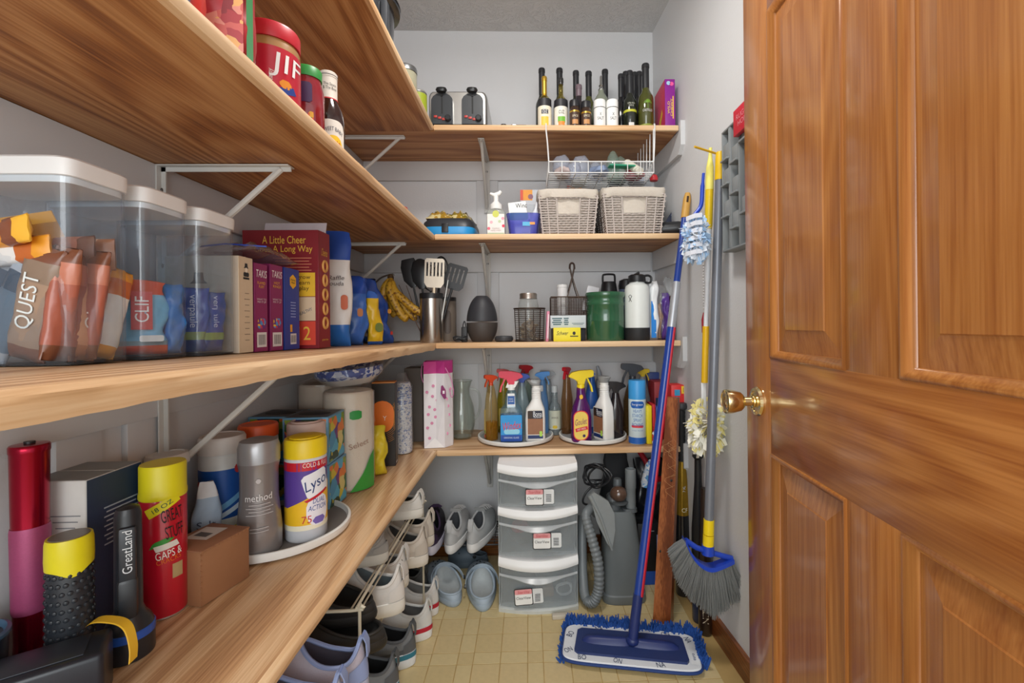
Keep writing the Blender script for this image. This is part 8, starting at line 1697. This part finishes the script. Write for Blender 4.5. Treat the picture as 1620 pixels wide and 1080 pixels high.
def fluff(t, nm, c0, c1, rx, ry, rz, cen, mats, seed, n_=260, sz=.016):
    q = random.Random(seed); g = G()
    for k in range(n_):
        a, z = q.random() * 2 * PI, q.uniform(-1, 1); r_ = math.sqrt(max(0, 1 - z * z * .75)); d = Vector((math.cos(a) * r_ * rx, math.sin(a) * r_ * ry, z * rz)) * q.uniform(.55, 1.0); c = Vector(cen) + d
        u = d.normalized() * sz * q.uniform(.6, 1.2) + Vector((0, 0, -sz * .5)); w_ = Vector((q.uniform(-1, 1), q.uniform(-1, 1), q.uniform(-1, 1))).normalized() * sz * .7; s2 = u.cross(w_).normalized() * .001
        mi = 0 if q.random() < c0 else 1
        g.add([c - w_, c + w_, c + u + w_ * .8, c + u * 1.1 - w_ * .6, c - w_ + s2, c + w_ + s2, c + u + w_ * .8 + s2, c + u * 1.1 - w_ * .6 + s2], [(0, 1, 2, 3), (7, 6, 5, 4), (0, 4, 5, 1), (1, 5, 6, 2), (2, 6, 7, 3), (3, 7, 4, 0)], mi)
    return g.build(nm, mats, t, kind='stuff')
fluff(t, 'fluffy_head', .45, 0, .056, .040, .082, (-.005 + PX(1124, 1.47) - b0.x, .0, PZ(682, 1.47) - b0.z), [M('f0e49a', .8, noise=.06), M('f2f0e4', .8, noise=.04)], 51, 420, .018)
# second duster, blue
c = Vector((PX(1099, 1.42, 375), 1.42, PZ(375, 1.42, 1099)))
t = T('feather_duster', 'short duster with blue handle and fluffy light blue-white head', 'duster', tuple(c))
def d2(px, py, dy=0): x, z = XY(px, py, 1.42); return Vector((x - c.x, dy, z - c.z))
g = G(); g.tube(catmull([d2(1113, 274), d2(1111, 300), d2(1109, 325), d2(1099, 340), d2(1095, 352)], 5), [.0045] * 4 + [.0065] * 17, 12); g.build('blue_handle', blu, t)
fluff(t, 'fluffy_head', .5, 0, .034, .034, .070, (.004, 0, .0), [M('a9c9ea', .85, noise=.08), M('dfe6f0', .85, noise=.04)], 52, 360, .015)
for k in range(6):
    g = G(); z = .055 - .022 * k; P = [(-.030 + .004 * math.sin(k), -.010, z), (-.012, -.038, z + .004), (.010, -.038, z + .006)]; g.rings([[(x, y, zz - .007), (x, y, zz + .007), (x, y + .002, zz + .007), (x, y + .002, zz - .007)] for x, y, zz in P]); g.build('white_strip', M('dfe3ee', .8), t)
t = T('bead_chain', 'white bead chain with red tassel hanging beside the duster handle', 'chain', (PX(1115, 1.55, 450), 1.56, PZ(420, 1.55))); g = G()
for k in range(16): g.ball((.001 * math.sin(k), 0, -.010 * k), .0042, n=8, m=5)
g.build('beads', M('d8d8da', .4), t, kind='stuff'); g = G(); g.loft([(-.235, .008, .006), (-.19, .009, .006), (-.165, .003, .003)], 12); g.build('tassel', M('a8283a', .6), t)
# grey tool rack with red sticker
t = T('tool_rack', 'grey plastic wall rack with clips and red sticker, partly behind the door', 'rack', (XR(1.275) - .002, 1.275, 1.470)); gp = M('8b9092', .5, noise=.06); gp2 = M('71767a', .55, noise=.06)
dz0, dz1, ya, yb = -.180, .175, -.22, .105
def rb(g, x0, x1, y0, y1, z0, z1): g.box(x0 + 0, x1, y0, y1, z0, z1, .0015)
g = G(); rb(g, -.010, 0, ya, yb, dz0, dz1); g.build('back_plate', gp2, t)
for y in (yb - .006, yb - .052, yb - .060, yb - .115, yb - .175, ya + .06, ya): g = G(); rb(g, -.050, -.009, y, y + .006, dz0, dz1 + (0 if y < 0 else .0)); g.build('rib', gp, t)
g = G(); rb(g, -.050, -.009, ya, yb, dz0 - .006, dz0); g.build('bottom_edge', gp, t); g = G(); rb(g, -.050, -.009, ya, yb, dz1, dz1 + .006); g.build('top_edge', gp, t)
for k, (y, z) in enumerate(((yb - .052, .085), (yb - .052, .01), (yb - .052, -.085), (yb - .11, .06), (yb - .11, -.03), (yb - .17, .10), (yb - .17, -.10), (yb - .11, -.13))):
    g = G(); rb(g, -.058, -.030, y, y + .045, z, z + .006); rb(g, -.050, -.044, y + .004, y + .040, z + .004, z + .050); g.build('clip', gp, t)
g = G(); g.box(-.066, -.052, -.17, -.010, .120, .192, .002); g.build('red_sticker', M('cf1f36', .45), t); TX(t, 'RUGGED\nHOLDS', .034, M('e8909a', .5), .09, -.066, -.075, .156, face='L')
# ------------------------------------------------------------------ groups: things of one kind share a phrase
GR = {'wine_bottle': 'bottles on the topmost shelf', 'oil_bottle': 'bottles on the topmost shelf', 'syrup_bottle': 'syrup bottles in the front row', 'spice_jar': 'spice jars on the topmost shelf', 'seasoning_jar': 'white lidded jars', 'shelf_board': 'shelf boards', 'shelf_bracket': 'steel shelf brackets', 'wicker_basket': 'wicker baskets on the third shelf', 'foil_packet': 'golden foil packets', 'bubble_pack': 'bubble packs in the hanging basket', 'pouch': 'pouches in the hanging basket', 'small_carton': 'small cartons', 'utensil': 'tools in the utensil canister', 'skewer': 'skewers in the utensil canister', 'clear_bin': 'clear bins with white lids', 'blue_sachet': 'sachets in the farthest clear bin', 'snack_box': 'magenta snack boxes', 'chip_bag': 'snack bags on the second side shelf', 'turntable': 'white turntables', 'floor_cleaner': 'white floor-cleaner bottles', 'spray_bottle': 'spray bottles on the lowest shelf', 'slim_box': 'slim boxes beside the spray can', 'long_box': 'boxes in the far corner of the lowest shelf', 'paper_towel_roll': 'paper towel rolls', 'tissue_box': 'tissue boxes', 'wipes_canister': 'wipes canisters on the large turntable', 'folded_cloth': 'cloths in the drawer tower', 'sneaker': 'sneakers on the racks and floor', 'clog': 'clogs', 'shoe_rack': 'cream wire shoe racks', 'baseball_bat': 'baseball bats', 'feather_duster': 'feather dusters'}
for o in bpy.data.objects:
    if o.parent is None and 'label' in o and 'group' not in o:
        b = o.name.split('.')[0]
        if b in GR: o['group'] = GR[b]
